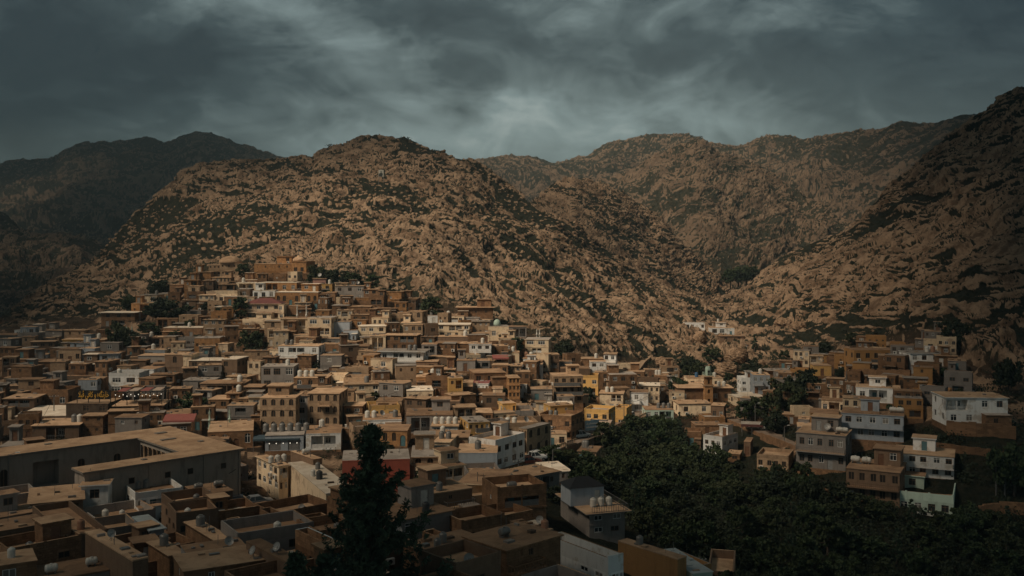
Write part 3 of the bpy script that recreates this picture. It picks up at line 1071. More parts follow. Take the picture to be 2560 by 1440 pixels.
def house(row):
    head, label, *nick = [p.strip() for p in row.split('|')]
    nick = nick[0] if nick else None
    tk = head.split()
    u0, u1, vt, vb, yaw, dep = (float(x) for x in tk[:6])
    code, nf, cols = tk[6], int(tk[7]), int(tk[8])
    opts = tk[9].split(',') if len(tk) > 9 else []
    R = random.Random(hash((u0, vt)) if False else int(u0 * 131 + vt * 17))
    th = math.radians(yaw)
    uc = u0 if yaw >= 0 else u1
    for _ in range(3):
        d = float(depth(uc, vb))
        s = d / F
        W = max(1.5, ((u1 - u0) * s - dep * abs(math.sin(th))) / math.cos(th))
        uc = u0 + dep * abs(math.sin(th)) / s if yaw >= 0 else u1 - dep * abs(math.sin(th)) / s
    H = max(1.6, (vb - vt) * s)
    if d > 190 and dep <= 12:
        dep *= 0.82
    corner = to3(uc, vb, d)
    # local frame: x along the front, y into the house; origin at the middle of the front's foot
    ex = Vector((math.cos(th), math.sin(th), 0))
    org = corner + ex * (W / 2 if yaw >= 0 else -W / 2)
    near = d < 165
    cat, nm = 'house', 'house'
    wm = WALL[code]
    rk = 't'
    o = {}
    for t in opts:
        o.setdefault(t[0], []).append(t[1:])
    if 'c' in o:
        rk = o['c'][0][0]
    else:
        rk = R.choice('tttbbg')
    rm = ROOF[rk]
    root = thing(nm, label, cat, org, th)
    ph = 0.0
    if 'p' in o:
        ph = 0.85
    if 'P' in o:
        ph = 1.5 if not o['P'][0] else float(o['P'][0])
    x0, x1 = -W / 2, W / 2
    Hw = H - ph
    if 'n' not in o and not any(q in o for q in 'LagB') and cols >= 2 and R.random() < 0.34:
        k_ = R.randrange(nf)
        o['L'] = [f'{k_}:{R.choice((".08-.5", ".5-.92", ".15-.85", ".3-.7"))}']
    elif 'n' not in o and 'B' not in o and nf >= 2 and W > 4 and R.random() < 0.25:
        o['B'] = [R.choice(('1:0-.6', '1:.4-1', '1'))]
    style = 'h' if ('h' in o or (code in 'SKTBO' and R.random() < 0.75)) else 'w'
    arch, small, big = 'a' in o, 's' in o, 'W' in o
    skip = []
    front = []
    for l in o.get('L', []):
        k, _, fr = l.partition(':')
        k = int(k or 0)
        a, b = frac(fr, (0.1, 0.9))
        fh = Hw / nf
        skip.append((k, a, b))
        front.append((a * W, b * W, k * fh + 0.25, (k + 1) * fh - 0.35, False, 1.7))
    if 'g' in o:
        fh = Hw / nf
        skip.append((0, 0, 1))
    ops = openings(W, Hw, nf, cols, R, style, skip, small, big, 'n' not in o, arch)
    sh = []
    if 'g' in o:
        n = max(2, int(W / 3.2))
        for i in range(n):
            xm = W * (i + 0.5) / n
            sh.append((xm - 1.1, xm + 1.1, 0.05, min(2.5, fh * 0.8), False, 'shutter'))
    mb = MB()
    zf = -7.0
    if d > 165:
        zf = -0.02
        fb = MB()
        fb.box(x0 - 0.06, x1 + 0.06, -0.06, dep + 0.02, -7.0, 0.0, WALL['S'] if code != 'S' else WALL['D'])
        link('foundation', fb.mesh('foundation'), root)
    wall_face(mb, (x0, 0), (1, 0), W, zf, Hw, [p[:5] for p in ops + sh] + front, wm)
    scols = 0 if ('n' in o or 'S' in o) else max(0, int(round(dep / max(W / max(cols, 1), 2.0) * 0.8)))
    opl = openings(dep, Hw, nf, scols, R, style, (), small, False, False, arch)
    opr = openings(dep, Hw, nf, scols, R, style, (), small, False, False, arch)
    wall_face(mb, (x0, dep), (0, -1), dep, zf, Hw, [p[:5] for p in opl], wm)
    wall_face(mb, (x1, 0), (0, 1), dep, zf, Hw, [p[:5] for p in opr], wm)
    mb.poly([(x1, dep, zf), (x0, dep, zf), (x0, dep, Hw), (x1, dep, Hw)], wm)
    # a course of stone at the foot and bands at the floors
    for k in range(1, nf):
        if 'B' not in o and R.random() < 0.6:
            z = Hw / nf * k
            mb.box(x0 - 0.06, x1 + 0.06, -0.07, 0.0, z - 0.1, z + 0.1, wm)
    link('wall', mb.mesh('wall'), root)
    put_openings(root, ops + sh, (x0, 0), (1, 0), 0, R, style, near)
    if yaw >= 0:
        put_openings(root, opl, (x0, dep), (0, -1), -math.pi / 2, R, style, near)
    else:
        put_openings(root, opr, (x1, 0), (0, 1), math.pi / 2, R, style, near)
    # what stands inside a recess: a door and a window on its back wall
    for (xa, xb, za, zb, _, dp) in front:
        w = xb - xa
        pm = MB()
        n = max(0, int(w / 2.6))
        for i in range(n):
            xx = x0 + xa + w * (i + 1) / (n + 1)
            pm.box(xx - 0.11, xx + 0.11, 0.05, 0.27, za, zb, wm)
        if n:
            link('post', pm.mesh('post'), root)
        rl = MB()
        railing(rl, [(x0 + xa, 0.08), (x0 + xb, 0.08)], za, 0.8, R.random() < 0.35, M_WRAIL if code in 'WCL' else M_RAIL)
        link('railing', rl.mesh('railing'), root)
        hh = min(1.9, (zb - za) * 0.8)
        if w > 1.6:
            link('door', door_mesh(0.9, hh, R.choice((0, 0, 1, 3, 2))), root, (x0 + xa + w * 0.3, dp - 0.2, za), 0)
        if w > 2.6:
            a, _b = window_mesh(1.0, min(1.1, hh * 0.6), 'w', False)
            link('window', a, root, (x0 + xa + w * 0.68, dp - 0.17, za + 0.7), 0)
    # roof
    rf = MB()
    ov = R.choice((0.04, 0.08, 0.14, 0.26))
    rt_ = R.uniform(0.10, 0.16)
    if 'o' in o:
        ov = 0.75
    if 'm' in rk and 'H' in o:
        e, hz = 0.5, 1.5
        zt = Hw + 0.12
        A = [(x0 - e, -e, zt), (x1 + e, -e, zt), (x1 + e, dep + e, zt), (x0 - e, dep + e, zt)]
        r = min(W, dep) / 2
        B = [(x0 + r, dep / 2, zt + hz), (x1 - r, dep / 2, zt + hz)]
        rf.box(x0 - e, x1 + e, -e, dep + e, Hw, zt - 0.004, wm)
        rf.poly([A[0], A[1], B[1], B[0]], rm)
        rf.poly([A[1], A[2], B[1]], rm)
        rf.poly([A[2], A[3], B[0], B[1]], rm)
        rf.poly([A[3], A[0], B[0]], rm)
        ztop = Hw + 0.5
    elif ph:
        rf.box(x0 + 0.19, x1 - 0.19, 0.19, dep - 0.19, Hw - 0.2, Hw + 0.06, wm, rm)
        ztop = Hw + 0.06
        pm = MB()
        t = 0.19
        for (a, b, c2, d2) in ((x0, x1, 0, t), (x0, x1, dep - t, dep), (x0, x0 + t, t, dep - t), (x1 - t, x1, t, dep - t)):
            hj = ph * (1 + R.uniform(-0.08, 0.02))
            pm.box(a, b, c2, d2, Hw, Hw + hj, wm, rm if R.random() < 0.4 else wm)
        if near or R.random() < 0.5:
            for i in range(int(W / 3) + 1):
                xx = x0 + (W - 0.3) * i / max(1, int(W / 3))
                pm.box(xx - 0.02, xx + 0.32, -0.04, 0.0, Hw - 0.1, Hw + ph + 0.06, wm)
        link('parapet', pm.mesh('parapet'), root)
    else:
        rf.box(x0 - ov, x1 + ov, -ov, dep + ov * 0.6, Hw, Hw + rt_, rm if rk in 'w' or R.random() < 0.3 else wm, rm)
        ztop = Hw + rt_
        if near or R.random() < 0.6:
            for q in range(R.randrange(2, 6)):
                xx, yy = R.uniform(x0 + 0.4, x1 - 0.4), R.uniform(0.5, dep - 0.6)
                a, b = R.uniform(0.12, 0.5), R.uniform(0.12, 0.35)
                rf.box(xx - a, xx + a, yy - b, yy + b, ztop, ztop + R.uniform(0.06, 0.3), R.choice((WALL['G'], rm, WALL['D'], WALL['T'], M_TANKG)))
            for q in range(R.randrange(0, 3)):
                xx, yy = R.uniform(x0 + 0.4, x1 - 0.4), R.uniform(0.5, dep - 0.6)
                rf.tube((xx, yy, ztop), (xx + 0.02, yy, ztop + R.uniform(0.7, 1.9)), 0.03, M_RAIL, 4)
    link('roof', rf.mesh('roof'), root)
    # balconies
    for l in o.get('B', []):
        k, _, fr = l.partition(':')
        k = int(k or 1)
        a, b = frac(fr)
        z = Hw / nf * k
        bd = 1.15
        bm_ = MB()
        bm_.box(x0 + a * W, x0 + b * W, -bd, 0.0 - 0.003, z - 0.16, z + 0.02, wm, rm)
        bo = link('balcony', bm_.mesh('balcony'), root)
        rl = MB()
        railing(rl, [(x0 + a * W + 0.05, -0.06), (x0 + a * W + 0.05, -bd + 0.08), (x0 + b * W - 0.1, -bd + 0.08), (x0 + b * W - 0.1, -0.06)], z + 0.02, 0.85,
                'w' in fr or R.random() < 0.4, wm if R.random() < 0.5 else (M_WRAIL if code in 'WCLMG' else M_RAIL))
        link('railing', rl.mesh('railing'), bo)
    if 'n' not in o and 'R' not in o and 'm' not in rk and 'M' not in o and 'k' not in o and W > 4.2 and R.random() < 0.24:
        o['R'] = [R.choice(('.05-.42', '.55-.95', '.3-.68')) + f':{R.uniform(1.9, 2.5):.1f}']
    # rooms on the roof
    for l in o.get('R', []):
        fr, _, hs = l.partition(':')
        a, b = frac(fr, (0.55, 0.95))
        rh = float(hs or 2.4)
        rw = (b - a) * W
        rd = min(dep * 0.55, max(2.2, rw))
        ya = dep - rd - 0.25
        rx = x0 + a * W + 0.2 * (a < 0.01) - 0.2 * (b > 0.99)
        ro = openings(rw, rh, 1, max(1, int(rw / 2.2)), R, 'w')
        rb = MB()
        wall_face(rb, (rx, ya), (1, 0), rw, ztop, ztop + rh, [(p[0], p[1], p[2] + ztop, p[3] + ztop, p[4]) for p in ro], wm)
        wall_face(rb, (rx, ya + rd), (0, -1), rd, ztop, ztop + rh, [], wm)
        wall_face(rb, (rx + rw, ya), (0, 1), rd, ztop, ztop + rh, [], wm)
        rb.poly([(rx + rw, ya + rd, ztop), (rx, ya + rd, ztop), (rx, ya + rd, ztop + rh), (rx + rw, ya + rd, ztop + rh)], wm)
        rr = link('rooftop_room', rb.mesh('rooftop_room'), root)
        rt = MB()
        rt.box(rx - 0.25, rx + rw + 0.25, ya - 0.3, ya + rd + 0.15, ztop + rh, ztop + rh + 0.16, wm, rm)
        link('roof', rt.mesh('roof'), rr)
        put_openings(rr, ro, (rx, ya), (1, 0), 0, R, 'w', False, ztop)
    # a lean-to built against the front
    if 'n' not in o and 'B' not in o and 'g' not in o and not any(l.startswith('0') for l in o.get('L', [])) and W > 4 and R.random() < (0.38 if d > 165 else 0.2):
        aw, ad, ah = W * R.uniform(0.28, 0.5), R.uniform(1.3, 2.4), min(Hw * 0.8, R.uniform(2.0, 2.7))
        ax = x0 + R.choice((0.03, 0.97)) * (W - aw)
        am = wm if R.random() < 0.5 else WALL[R.choice('SBGTC')]
        ab = MB()
        ao = [(aw * 0.3, aw * 0.3 + min(0.9, aw * 0.4), ah * 0.4, ah * 0.8, False, 'win')] if R.random() < 0.6 else []
        wall_face(ab, (ax, -ad), (1, 0), aw, -6.0, ah, [p[:5] for p in ao], am)
        wall_face(ab, (ax, -0.01), (0, -1), ad - 0.01, -6.0, ah, [], am)
        wall_face(ab, (ax + aw, -ad), (0, 1), ad - 0.01, -6.0, ah, [], am)
        an = link('annex', ab.mesh('annex'), root)
        at = MB()
        sl = R.uniform(0.0, 0.35)
        at.box(ax - 0.12, ax + aw + 0.12, -ad - 0.2, -0.012, ah, ah + 0.12, am, ROOF[R.choice('tbgw')])
        link('roof', at.mesh('roof'), an)
        put_openings(an, ao, (ax, -ad), (1, 0), 0, R, 'h' if R.random() < 0.5 else 'w', False)
    # domes
    for l in o.get('M', []):
        a, r = l.split(':')
        r = float(r)
        dm = MB()
        prof = [(r, 0)] + [(r * math.cos(q * math.pi / 14), r * 0.62 * math.sin(q * math.pi / 14)) for q in range(1, 7)] + [(0.05, r * 0.64)]
        dm.lathe(prof, 20, rm, Matrix.Translation((x0 + float(a) * W, dep * 0.5, ztop)))
        link('dome', dm.mesh('dome', True), root)
    # things standing on the roof
    cr, sr = math.cos(th), math.sin(th)

    def on_roof(x, y, z):
        return Vector((org.x + x * cr - y * sr, org.y + x * sr + y * cr, org.z + z))
    if 'k' in o and not nick:
        print('NO NICK', row)
    for l in o.get('k', []):
        n, kd, at = int(l[0]), l[1], l[2:].lstrip('@')
        xf, _, yf = at.partition(':')
        xf, yf = float(xf or 0.5), float(yf or 0.4)
        step = 1.6 if kd.islower() else 2.2
        sc = (0.58 if near else 0.78) + 0.18 * R.random()
        for i in range(n):
            xx = x0 + xf * W + (i - (n - 1) / 2) * step * sc
            xx = max(x0 + 0.7, min(x1 - 0.7, xx)) if n < 3 else xx
            p = on_roof(xx, yf * dep, ztop + 0.003)
            lay = '' if kd.islower() else ' lying on its side'
            cn = TCOL[kd.lower()]
            lab = (f'{cn} water tank{lay} on the {nick}' if n == 1 else f'{cn} water tank{lay}, one of {NUM[n]} on the {nick}')
            water_tank(p, kd, lab, None if n == 1 else f'{cn} tanks on the {nick}', R.uniform(0, 6.28) if kd.islower() else th + R.uniform(-0.1, 0.1), sc)
    for l in o.get('d', []):
        xf, _, yf = l.lstrip('@').partition(':')
        p = on_roof(x0 + float(xf or 0.5) * W, float(yf or 0.3) * dep, ztop + 0.003)
        dish(p, R.uniform(-0.9, 0.9), f'satellite dish on a stand on the {nick}', (0.65 if near else 0.9) + 0.3 * R.random())
    HOUSES[(u0, vt)] = (root, W, dep, H, ztop, d, org, th)
    return root
# ------------------------------------------------------------------ the town, house by house:
# left, right, roof line, foot line (photograph pixels), yaw, depth (m), wall, storeys, window columns, options | label | short name for what stands on it
ROWS = '''
517 551 662 693 6 7 T 2 3 s,S | small tan stone monastery wing with tiny square windows beside the domed hall | monastery wing
550 606 659 693 0 8 T 2 4 s,M.35:4.2 | tan stone hall under a shallow dome next to the long church | domed hall
635 728 660 698 0 10 K 2 5 s | long orange stone church block with a row of tiny windows, highest in town | church
727 778 654 692 -10 10 K 1 2 n | blank orange stone church end carrying the cross and little dome | church end
700 796 684 704 0 6 S 1 5 s | broken stone arcade wall on the rocks below the church
530 576 694 726 0 6 T 2 5 a | tan house with two rows of arches below the domed hall
590 640 707 728 0 6 C 1 3 cw,k1w.3 | small cream house with a pale roof under the church front | cream house below the church
606 660 700 716 0 6 S 1 3 cw | low brown stone house tucked under the church rocks
642 750 707 733 -8 8 K 1 5 cw | long orange stone house with a pale roof edge below the church
500 532 702 740 8 6 B 2 2 | narrow brown plaster house at the town's upper edge beside the arches
516 593 728 764 0 7 C 1 1 n,p | blank cream block with a stepped terrace above the cream windowed house
497 536 738 768 0 6 C 2 3 | cream two-storey house with small windows below the brown plaster house
592 624 724 746 0 7 B 1 1 n | blank brown wall house beside the stepped cream terrace
632 687 727 750 0 6 W 1 3 cw | low white house with pale roof above the maroon-roofed villa
687 799 731 766 -3 9 K 1 7 a,cw | wide orange stone house with seven arched windows under a pale roof edge
778 814 697 728 5 6 P 1 2 d.5 | faded pink house on the upper terrace beside the ochre one | pink house
789 830 711 730 0 5 Y 1 2 k1w.8 | small ochre house with white tank right under the pink house | small ochre house
838 890 702 722 0 6 C 1 2 | cream flat-roofed room on top of the grey terrace house
838 909 716 752 0 8 G 2 3 L0:.1-.55 | grey two-storey terrace house with a dark porch near the upper trees
906 946 724 756 0 6 S 2 2 | small rubble stone house between the grey terrace house and the long stone one
936 1012 730 764 -8 8 K 1 4 s | long plain orange stone house at the end of the upper row by the rocks
613 700 760 800 0 8 C 2 4 B1,cm,H | cream villa with maroon hipped roof and a full-width balcony | maroon-roofed villa
695 714 762 802 -5 6 C 2 1 | slim cream stair house joined to the maroon-roofed villa
606 704 797 826 0 7 C 1 4 p | low cream terrace wall house just below the maroon-roofed villa
768 834 796 860 -4 10 C 3 2 W | tallest cream block in the upper town with four dark square windows | tall cream block
702 770 797 852 0 8 C 2 2 L1:.1-.9 | cream house with deep pillared porch beside the tall cream block | cream porch house
735 770 838 868 0 5 C 1 2 s | little cream annex at the foot of the tall cream block
834 874 806 852 0 7 L 2 2 | blue-grey house standing next to the tall cream block
858 898 827 856 -5 4 L 1 2 | blue-grey lower annex with air conditioner in front of the blue-grey house
879 918 796 818 -6 5 Y 1 1 W | ochre cube house with one large window on the mid terrace
896 964 816 854 0 7 C 2 3 cw | cream house with pale roof slab next to the blue-grey pair
924 964 841 878 0 6 C 1 1 L0:.15-.85 | cream house with a dark vaulted opening at street level
958 1048 839 878 -6 7 S 2 4 | long brown stone house with four window bays below the cream roof slab
868 926 767 793 0 6 S 1 3 s | plain rubble stone house on the terrace above the ochre cube
830 872 764 792 0 6 S 1 2 s | small rubble stone house over the stairs near the arched windows
930 990 772 795 5 7 B 1 3 cb | brown flat house with an earth roof under the long orange stone house
986 1050 784 814 10 7 B 1 3 cb | brown mud house with earth roof beside the dark tree
1004 1050 808 842 0 6 C 2 2 | cream house with paired windows below the brown mud house
1055 1112 790 808 0 6 W 1 3 k1g.4 | low white house on the terrace beside the dark tree | white terrace house
1110 1160 792 808 0 6 C 1 3 k1w.2 | low cream house joined to the white terrace house | low cream house
480 548 846 886 5 7 K 1 4 s | weathered orange stone house with four small windows above the slab roofs
545 576 860 896 -8 5 C 1 1 W | small cream house with one big dark window beside the leafy town tree
472 554 902 948 0 8 B 2 3 B1:.25-.95,cw | brown plaster house with pale roof and long balcony | pale-roofed brown house
552 607 899 954 -10 8 B 2 2 cw | tall brown plaster end house under the same pale roof
694 802 866 916 -4 8 W 2 5 L1:.25-.65,k2g.2 | whitewashed two-storey house with a porch bay and grey tanks | whitewashed porch house
668 704 874 904 0 5 C 1 2 s | small cream house leaning on the whitewashed porch house
802 848 862 892 0 6 S 1 2 s | ruined stone house with patched plaster above the shrubs
846 920 866 894 0 6 T 1 3 s | tan stone house with patched walls behind the ruined one
906 950 890 938 -12 7 K 2 2 s | tall orange stone house with small windows beside the white balcony house
950 1066 880 928 -6 8 W 2 5 L1:.3-.55,B1:.05-.95,o,k2g.7 | bright white house with curved balcony and overhanging roof above the rubble | white balcony house
650 734 918 978 2 8 G 2 3 W,k1w.75 | grey house with a big white window frame over a dark porch | big-window grey house
734 818 946 994 0 8 S 2 3 a,k3w.3 | brown stone house with green arched windows | green-window stone house
816 862 938 978 0 7 C 2 2 p | cream parapet house between the green-window house and the grey terrace
858 918 944 988 -5 7 T 2 2 p | tan terrace house with plants on its ledge above the arches
850 952 962 1004 8 7 C 2 3 k1g.6 | cream wide house with a laundry terrace left of the long white house | laundry terrace house
812 856 974 1006 0 6 T 1 2 a | tan house with two tall arched doorways
455 494 701 746 6 7 K 2 2 s | square orange stone tower house at the upper edge of town
424 458 712 738 0 6 S 1 1 s | rough brown stone house on the left flank of the tower house
470 499 716 756 0 6 T 2 1 | slim tan house standing in front of the orange tower house
350 399 738 764 -8 6 C 1 2 W,k1g.8 | cream house with big glazed front at the town's edge by the rocks | glazed cream house
397 436 734 754 0 6 T 1 1 s | small tan stone house behind the glazed cream house
328 372 759 794 0 7 K 1 3 s | orange stone house with three small windows beside the big dark bush
253 337 782 816 0 8 S 2 3 o,cw | brown stone house under a wide pale roof by the rock slope
440 502 777 804 0 7 G 1 3 p | grey house with a terrace railing below the big dark bush
391 445 797 824 0 6 S 1 2 | low brown stone house under the grey railing house
409 506 820 848 0 7 S 1 2 cw,k1w.6 | wide stone house with a bright white roof edge | white-edged stone house
302 358 858 884 0 7 G 1 2 | grey house standing behind the two pale spires
355 442 844 870 0 6 B 1 4 L0:.1-.5,k1w.2 | brown house with a dark four-post porch | porch brown house
150 212 850 878 6 7 Y 1 1 | dull ochre house among dark roofs near the rock foot
36 80 826 844 0 6 W 1 2 k1g.5 | low white house at the outer edge of the shaded quarter | outer white house
72 132 831 852 0 6 G 1 2 cw | grey house with pale roof strip beside the outer white house
158 196 827 852 0 6 G 1 2 cw | small grey house with pale roof below the rock slope
205 262 850 876 0 7 S 1 2 k1w.6 | brown stone house with clutter on its roof beside the ochre one | cluttered stone house
196 242 872 908 -5 7 L 1 1 | blue-grey house in the shaded quarter below the clutter
146 202 874 910 0 7 T 1 3 | tan house with a broad terrace in the shaded quarter
52 82 870 902 -20 5 W 1 0 n | blank white gable wall house in the shaded quarter
318 364 868 898 0 6 S 1 2 | stone house below the porch brown house
362 412 876 904 0 6 L 1 2 k1w.3 | blue-grey house with rooftop tank above the white stair house | blue-grey roof
272 348 932 988 0 8 W 2 2 W,p,k1w.2 | white stair house with two large dark windows at street level | white stair house
338 392 924 964 -5 8 W 1 1 W | white upper block joined to the white stair house
412 462 888 948 0 8 B 2 1 a,W | brown house with one large dark archway
458 478 888 946 0 8 C 2 0 n | narrow blank cream slab tower beside the archway house
235 279 905 974 -10 7 S 3 2 | three-storey stone house with narrow windows beside the white stair house
120 238 940 972 5 10 B 1 3 p | long brown parapet house in the shade above the restaurant terrace
55 98 926 954 0 6 G 1 2 a | grey house with white arched windows in the shaded quarter
18 56 924 952 0 6 S 1 2 a,W | stone house with tall arched windows at the shaded edge
345 414 890 928 0 7 G 1 2 | grey roofed house over the white stair house
458 532 952 988 0 7 G 1 3 | grey house with small dark windows below the archway house
500 608 960 1004 0 8 B 1 3 k1w.85 | wide brown house with white tank near the rock steps | wide brown house
521 572 1000 1050 0 8 S 2 2 | brown stone wing of the twin-block house behind the spire mosque
566 598 984 1046 0 7 S 3 1 R.1-.8:1.5,k1w.9 | stone stair tower between the wings of the twin-block house | stone stair tower
594 630 998 1050 0 8 S 2 2 W | brown stone wing with white window frames beside the stone stair tower
650 739 996 1080 0 10 T 3 4 a,R.1-.7:1.8 | tall tan house with a row of white arched windows over blank plaster | tall arched-window house
738 770 990 1068 0 8 G 3 1 W | grey infill house squeezed between two tall arched houses
768 854 985 1070 -3 10 T 3 4 a,h,B2:.35-.75 | pale stone mansion with three rows of dark arched windows
165 270 1010 1066 0 9 D 2 3 g | dark restaurant block with shopfront under the gold lettering
268 402 1016 1070 8 9 D 2 4 a,B1 | dark stone restaurant with arches and lamp-lit terrace | lamp-lit restaurant
20 168 1042 1072 6 14 B 1 2 cw | long low brown house with a pale cracked roof in the shade
0 82 998 1044 5 9 B 2 2 | dark brown house at the picture edge above the pale cracked roof
78 170 974 1022 0 8 S 1 3 p | shaded stone house with parapet beside the restaurant
-30 40 838 868 0 7 G 1 2 | grey house at the very edge of the shaded quarter
-20 62 900 930 0 8 S 1 3 | long shaded stone house at the edge below the white gable
95 152 905 938 0 7 S 1 2 | stone house among dark roofs beside the tan terrace house
150 236 912 944 0 8 B 1 3 cw | brown house with pale roof edge over the long parapet house
480 626 1082 1128 14 12 S 1 4 a | spire mosque hall of brown stone with a flat roof and arched windows | spire mosque
382 468 1036 1076 0 7 G 1 1 L0:.2-.9 | grey shed with white door behind the red awning
-20 60 1118 1180 10 7 G 1 1 a | grey gatehouse at the edge of the courtyard school
62 190 1066 1104 8 10 B 1 2 k1g.8,k1w.95 | low brown house with paired tanks behind the courtyard school | brown house by the school
40 88 1060 1086 0 7 B 1 1 | small brown shed roof in the shade behind the courtyard school
175 264 1216 1316 14 6 W 2 1 S | whitewashed tower block with earth roof attached to the terrace house | whitewashed tower
255 436 1232 1312 34 8 W 2 3 p,k2g.35:.7 | white terrace house with panelled parapets below the long school wall | panelled terrace house
0 186 1262 1345 24 9 B 1 2 W | brown house with a wide strip roof and white-framed window
-60 246 1340 1440 38 16 B 1 0 n,p,k1b.25:.3,k1r.62:.3 | near brown house with a broad dusty roof and two tanks | broad dusty roof
105 338 1404 1520 42 13 B 1 0 n,d.55:.6 | nearest brown roof at the picture foot carrying a dish on a frame | nearest brown roof
288 392 1328 1400 36 7 L 1 0 n,cc | low shed under pale metal sheets between the near roofs
330 400 1390 1470 40 6 S 1 1 n,k1g.6:.6 | small stone house with grey drum tank at its corner | small stone corner house
410 520 1352 1440 38 9 S 1 0 n,k2g.2:.7 | rough brick house with a slanting wall and paired drums | slanting brick house
520 604 1340 1420 38 9 S 1 0 P1.2,k2g.3:.3 | stone yard house with two grey drums against its parapet | drum yard house
560 706 1418 1540 40 10 B 1 0 n,d.2:.4 | brown near roof with a small dish at the bottom edge of town | dish roof
600 718 1322 1410 38 11 S 1 0 P1.5 | near stone yard with high parapet walls and bare floor
716 892 1336 1400 36 10 S 1 0 P1.6 | wide stone yard with high parapet walls beside the conifer
686 820 1388 1500 40 12 S 1 0 P1.6,cc | near walled yard with pale blue-grey floor
740 848 1286 1340 36 9 S 1 0 n,k1w.3,k1b.62 | dark stone block with white and black tanks on top | dark tank block
600 680 1296 1345 36 9 S 1 0 n,k2g.4 | stone house with two grey drums beside the dark tank block | two-drum stone house
640 884 1236 1296 26 22 C 1 0 n,cw,k1w.25:.5,k1b.34:.4,k1g.7:.7 | broad pale roofed hall with kinked white edge next to the conifer | broad pale roof
704 796 1150 1232 38 8 B 2 0 n,k1W.3:.5 | plain brown block with a white tank lying on its roof | plain brown block
612 702 1166 1236 36 9 C 2 2 L1:.4-.95,k3w.6:.3 | cream house with a dark terrace and a row of tanks | cream terrace house
748 850 1086 1126 8 9 W 1 4 k1w.4:.8 | long white house with four windows below the stone mansion | long white house
648 756 1090 1128 8 8 L 1 3 g,k6g.5:.5 | blue-fronted cafe with dark awnings and a row of grey tanks | blue-fronted cafe
838 1022 1154 1226 8 8 R 2 0 n | faded red blank-walled house behind the conifer
1021 1120 1144 1204 4 9 T 2 3 a,R.05-.6:2.4 | cut-stone house with three pointed arches and a rooftop room
1086 1137 1106 1148 -8 7 C 2 0 n,k2g.5 | blank cream stair block next to the blue-grey wall | blank cream block
1144 1243 1134 1186 0 8 L 1 0 n,k1g.5 | blue-grey walled house facing the parking street | blue-grey walled house
1170 1313 1100 1176 -35 9 W 2 4 p,g,R.1-.4:2.2 | white corner house with shutters along the parking street
1156 1272 1212 1270 -12 9 C 1 3 L0:.1-.5,o | yellow-cream house with brown door and shaded porch | brown-door house
1150 1258 1186 1226 10 8 G 1 1 p,k3g.5:.3 | grey house with a blue-railed terrace and three drums | railed grey house
1096 1216 1278 1316 30 9 V 1 0 n | lime green house with a pale slab roof among the near yards
980 1100 1294 1340 30 8 V 1 0 P1,k3g.4:.4,k1w.8:.5 | lime-walled yard with tanks in front of the green house | lime-walled yard
1155 1254 1336 1396 40 8 S 1 1 | dusty stone room house with a square slab roof
1040 1194 1376 1460 40 9 S 1 0 P1.5,k2g.75:.35 | near walled stone terrace with two round drums | walled drum terrace
985 1105 1330 1392 38 9 S 1 0 P1.2,k2g.7:.4,d.9:.6 | stone yard house with drums and a dish beside the lime yard | dish yard house
1190 1300 1392 1460 38 9 S 1 0 P1.4,k1w.5:.3 | near stone yard with a covered well box
1275 1390 1342 1400 38 8 B 1 2 d.9:.5,k1r.8:.3 | brown house with a big dish at its roof corner | big-dish house
1374 1562 1392 1490 36 10 W 2 4 P1.7 | near whitewashed house with crumbling tall parapets and dark windows
1562 1700 1400 1500 40 9 O 1 0 n,k2g.55:.7 | orange-brown near house with two grey drums at the grove | orange-brown near house
1690 1752 1412 1490 30 6 O 1 0 P.8 | low orange-brown wall house next to the two drums
1668 1785 1436 1520 18 9 M 1 0 n,cc | pale blue-green sheet roof house at the bottom edge
1772 1880 1430 1520 -14 9 B 1 0 P1.2 | brown walled roof at the bottom edge beside the grove
1411 1565 1284 1344 18 11 G 2 2 o,k3w.55:.25,S | grey house carrying a black-roofed cabin and three white tanks | grey cabin house
1446 1511 1130 1162 -14 7 T 1 3 k2g.1:.6 | tan cottage with pillars at the top of the grove | tan cottage
1342 1430 1182 1206 15 8 G 1 4 cw | long low shed under a pale ribbed roof beside the parking bay
1296 1379 1074 1146 -36 8 T 2 3 a,B1:.1-.9 | tan street house with arched balcony doors on the curving road
1348 1470 1040 1104 -24 9 S 2 4 B1:.5-1,p,k2g.3 | brown stone street house with parapet and corner balcony | stone street house
1462 1550 1024 1082 -20 8 Y 2 3 B1:.3-1,p | ochre street house with balcony above the blue shop sign
1536 1590 1020 1066 -20 7 Y 2 1 n,p | plain ochre corner house above the road railing
1366 1417 1086 1120 0 5 C 1 2 | small cream roadside hut with a dark doorway
1144 1232 769 796 0 7 S 1 3 s,o | lone stone house set against the bare rock face
1095 1174 812 846 0 8 C 2 4 L1:.35-.75,cw | cream two-storey house with a central porch under the rock slope
1172 1222 834 858 0 6 C 1 3 | small cream house beside the central-porch house
1216 1272 817 852 5 7 C 1 2 | cream house with a pale dome-shaped tank on its roof
1268 1316 818 844 0 7 G 1 3 L0:.3-.95 | grey verandah house joined to the domed-tank house
1313 1382 850 904 -8 9 C 3 2 W | solitary tall cream house with a wide upper loggia by the rocks | solitary cream house
1095 1170 843 868 0 7 B 1 0 n,k1w.9 | blank brown wall house above the small-windowed stone one | blank brown house
1086 1153 859 892 -6 8 S 1 3 s | stone house with three small windows beside the white stepped house
1149 1192 860 894 0 7 S 1 0 n | blank stone house joined to the white stepped house
1173 1228 861 898 0 7 W 2 3 B1:.3-1,k1w.6 | white stepped house with a small balcony | white stepped house
1272 1298 882 908 0 5 C 1 1 k1w.4 | little cream tower house among the mid-town roofs | cream tower house
1300 1360 914 954 -5 7 W 2 3 | bright white house with a plain front near the town centre
